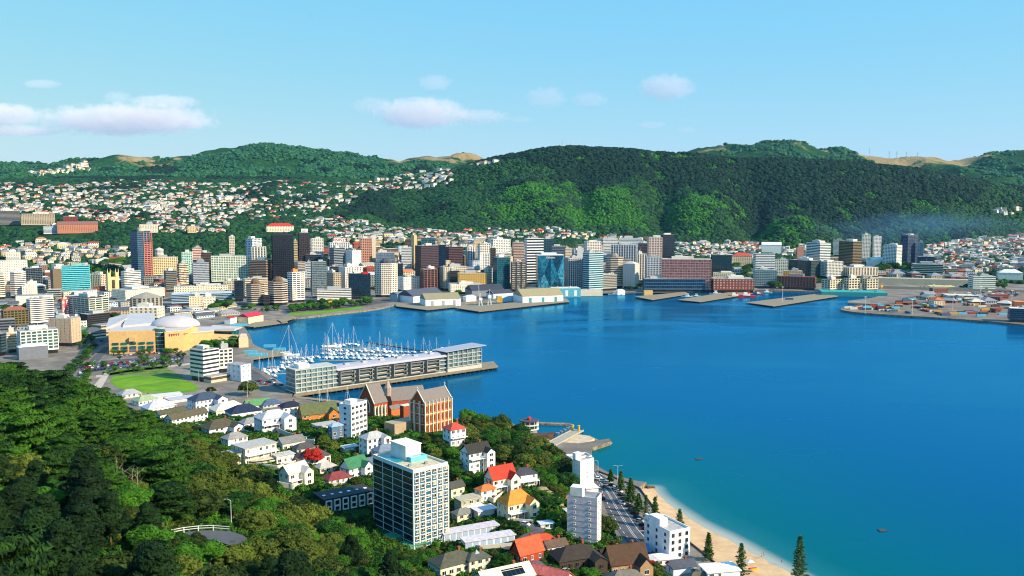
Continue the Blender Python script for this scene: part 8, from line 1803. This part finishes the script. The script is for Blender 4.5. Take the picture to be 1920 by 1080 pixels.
# ------------------------------------------------------------------ haze over land and water, smoke drift, clouds
hz = MB(); hz.box(-6500, 6500, -400, 9600, -12, 560); o = hz.build('haze', M_white); o.data.materials.clear(); tag(o, 'faint blue air haze over harbour and hills', 'haze', None, 'stuff')
mh = bpy.data.materials.new('haze'); mh.use_nodes = True; t = mh.node_tree; t.nodes.clear(); ou = t.nodes.new('ShaderNodeOutputMaterial'); pv = t.nodes.new('ShaderNodeVolumePrincipled')
pv.inputs['Color'].default_value = (.30, .68, 1, 1); pv.inputs['Density'].default_value = 0.000014; pv.inputs['Anisotropy'].default_value = 0.2; t.links.new(pv.outputs[0], ou.inputs['Volume']); o.data.materials.append(mh)
def cloud(k, px0, px1, py0, py1, dens, label, thr=.5, Y=13500, ns=8):
    a = at_y(px0, py1, Y); c = at_y(px1, py0, Y); W = c.x - a.x; H = c.z - a.z; ctr = (a + c) / 2; Dp = min(W * .5, 700)
    b = MB(); b.box(-.5, .5, -.5, .5, -.5, .5); o = b.build('cloud', M_white); o.data.materials.clear(); o.location = ctr; o.scale = (W * 1.15, Dp, H * 1.2); tag(o, label, 'cloud', None)
    m = bpy.data.materials.new('cloud_vapour'); m.use_nodes = True; t = m.node_tree; t.nodes.clear(); N = t.nodes.new; L = t.links.new; ou = N('ShaderNodeOutputMaterial'); pv = N('ShaderNodeVolumePrincipled'); tc = N('ShaderNodeTexCoord')
    pv.inputs['Color'].default_value = (1, .93, .86, 1); pv.inputs['Anisotropy'].default_value = -0.2; pv.inputs['Emission Strength'].default_value = 0
    ln = N('ShaderNodeVectorMath'); ln.operation = 'LENGTH'; sc_ = N('ShaderNodeVectorMath'); sc_.operation = 'MULTIPLY'; sc_.inputs[1].default_value = (2, 2, 2.2); L(tc.outputs['Object'], sc_.inputs[0]); L(sc_.outputs[0], ln.inputs[0])
    mp = N('ShaderNodeMapping'); mp.inputs['Scale'].default_value = (W / H * ns / 2.6, 1.5 * ns / 3, ns * .55); mp.inputs['Location'].default_value = (k * 3.7, k * 1.3, k); L(tc.outputs['Object'], mp.inputs[0])
    nz = N('ShaderNodeTexNoise'); nz.inputs['Scale'].default_value = 1.0; nz.inputs['Detail'].default_value = 8; nz.inputs['Roughness'].default_value = .75; L(mp.outputs[0], nz.inputs['Vector'])
    s1 = N('ShaderNodeMath'); s1.operation = 'MULTIPLY_ADD'; s1.inputs[1].default_value = -.55; s1.inputs[2].default_value = .5 - thr; L(ln.outputs['Value'], s1.inputs[0])
    s2 = N('ShaderNodeMath'); s2.operation = 'ADD'; L(s1.outputs[0], s2.inputs[0]); L(nz.outputs[0], s2.inputs[1])
    mr = N('ShaderNodeMapRange'); mr.inputs[1].default_value = .02; mr.inputs[2].default_value = .13; mr.inputs[3].default_value = 0; mr.inputs[4].default_value = dens * .2; L(s2.outputs[0], mr.inputs[0]); L(mr.outputs[0], pv.inputs['Density']); L(pv.outputs[0], ou.inputs['Volume']); o.data.materials.append(m)
    m.cycles.volume_step_rate = 1.0
    return o
for k, (a, c, y0_, y1_, d, lab, th_) in enumerate([
  (95,385,196,252,.012,'largest pale pink grey cloud bank at the left of the sky',.42), (-60,70,196,234,.012,'round pale cloud at the left edge of the sky',.4), (-60,115,234,256,.008,'thin grey cloud strip under the left cloud bank',.46), (45,110,149,166,.008,'small high pinkish cloud at far left',.44),
  (195,246,170,196,.007,'small faint cloud above the left cloud bank',.46), (248,368,178,203,.008,'flat pinkish cloud at the upper right of the left bank',.44), (660,738,180,216,.006,'ragged grey cloud left of the central cloud',.48), (712,870,184,242,.011,'lumpy pinkish cloud in the centre of the sky',.42),
  (850,952,205,232,.008,'flat grey tail of the central cloud',.46), (786,846,140,170,.008,'small dark high cloud above the central one',.44), (985,1062,162,204,.006,'ragged grey cloud right of centre',.46), (1072,1140,172,202,.006,'small grey cloud beside the ragged one',.46), (1200,1298,140,188,.010,'rounded pinkish cloud, rightmost of the big ones',.42),
  (1195,1250,227,241,.006,'tiny thin cloud low right of centre',.46), (1268,1308,236,250,.005,'faintest tiny cloud, lowest on the right',.48), (950,998,217,231,.005,'tiny wisp after the central cloud tail',.48)]): cloud(k, a, c, y0_, y1_, d, lab, th_)
def smoke():
    c = at_y(1715, 425, 2430); b = MB(); b.box(-.5, .5, -.5, .5, -.5, .5); o = b.build('smoke_drift', M_white); o.data.materials.clear(); o.location = c; o.scale = (620, 260, 105); tag(o, 'thin blue smoke drifting along the foot of the hill', 'smoke', None, 'stuff')
    m = bpy.data.materials.new('smoke'); m.use_nodes = True; t = m.node_tree; t.nodes.clear(); N = t.nodes.new; L = t.links.new; ou = N('ShaderNodeOutputMaterial'); pv = N('ShaderNodeVolumePrincipled'); tc = N('ShaderNodeTexCoord'); pv.inputs['Color'].default_value = (.25, .55, 1, 1)
    ln = N('ShaderNodeVectorMath'); ln.operation = 'LENGTH'; sc_ = N('ShaderNodeVectorMath'); sc_.operation = 'SCALE'; sc_.inputs['Scale'].default_value = 2; L(tc.outputs['Object'], sc_.inputs[0]); L(sc_.outputs[0], ln.inputs[0]); nz = N('ShaderNodeTexNoise'); nz.inputs['Scale'].default_value = 3; L(tc.outputs['Object'], nz.inputs['Vector'])
    s = N('ShaderNodeMath'); s.operation = 'SUBTRACT'; L(nz.outputs[0], s.inputs[0]); h = N('ShaderNodeMath'); h.operation = 'MULTIPLY'; h.inputs[1].default_value = .55; L(ln.outputs['Value'], h.inputs[0]); L(h.outputs[0], s.inputs[1]); mr = N('ShaderNodeMapRange'); mr.inputs[1].default_value = 0; mr.inputs[2].default_value = .4; mr.inputs[3].default_value = 0; mr.inputs[4].default_value = .0013; L(s.outputs[0], mr.inputs[0]); L(mr.outputs[0], pv.inputs['Density']); L(pv.outputs[0], ou.inputs['Volume']); o.data.materials.append(m)
smoke()
cy.volume_step_rate = 1.0; cy.volume_max_steps = 64
# skyline masts
for lab, px, py, y, h in (('red and white radio mast on the peak of the big hill', 1054, 272, 3300, 32), ('smaller radio mast right of the tallest one', 1061, 273, 3300, 16), ('thin pole mast at the peak of the big hill', 1070, 274, 3300, 18), ('leftmost lattice pylon on the bare far ridge', 1630, 300, 5150, 34), ('tallest lattice pylon on the bare far ridge', 1667, 298, 5150, 38), ('third lattice pylon on the bare far ridge', 1681, 299, 5150, 28), ('fourth lattice pylon on the bare far ridge', 1699, 299, 5150, 28), ('smallest lattice pylon on the bare far ridge', 1720, 301, 5150, 14)):
    p = at_y(px, py, y); z = gz(p.x, p.y); r = empty('radio_mast' if y < 4000 else 'pylon', (p.x, p.y, z), 0, lab, 'mast' if y < 4000 else 'pylon'); b = MB(); w_ = 2.2 if y > 4000 else 1.4
    for dx, dy in ((-w_, -w_), (w_, -w_), (w_, w_), (-w_, w_)): b.tube((dx, dy, -3), (dx * .15, dy * .15, h + 6), .3, .2, 4)
    b.build('lattice', M_metal if y > 4000 else mat('mast_red', 'b04838'), r)
    if y > 4000:
        b = MB()
        for zz in (.7, .85, 1): b.box(-5, 5, -.3, .3, h * zz + 4, h * zz + 4.6)
        b.build('crossarm', M_metal, r)
for o in bpy.data.objects:      # keep every label within sixteen words
    l = o.get('label')
    if l and len(l.split()) > 16: o['label'] = ' '.join(l.split()[:16])
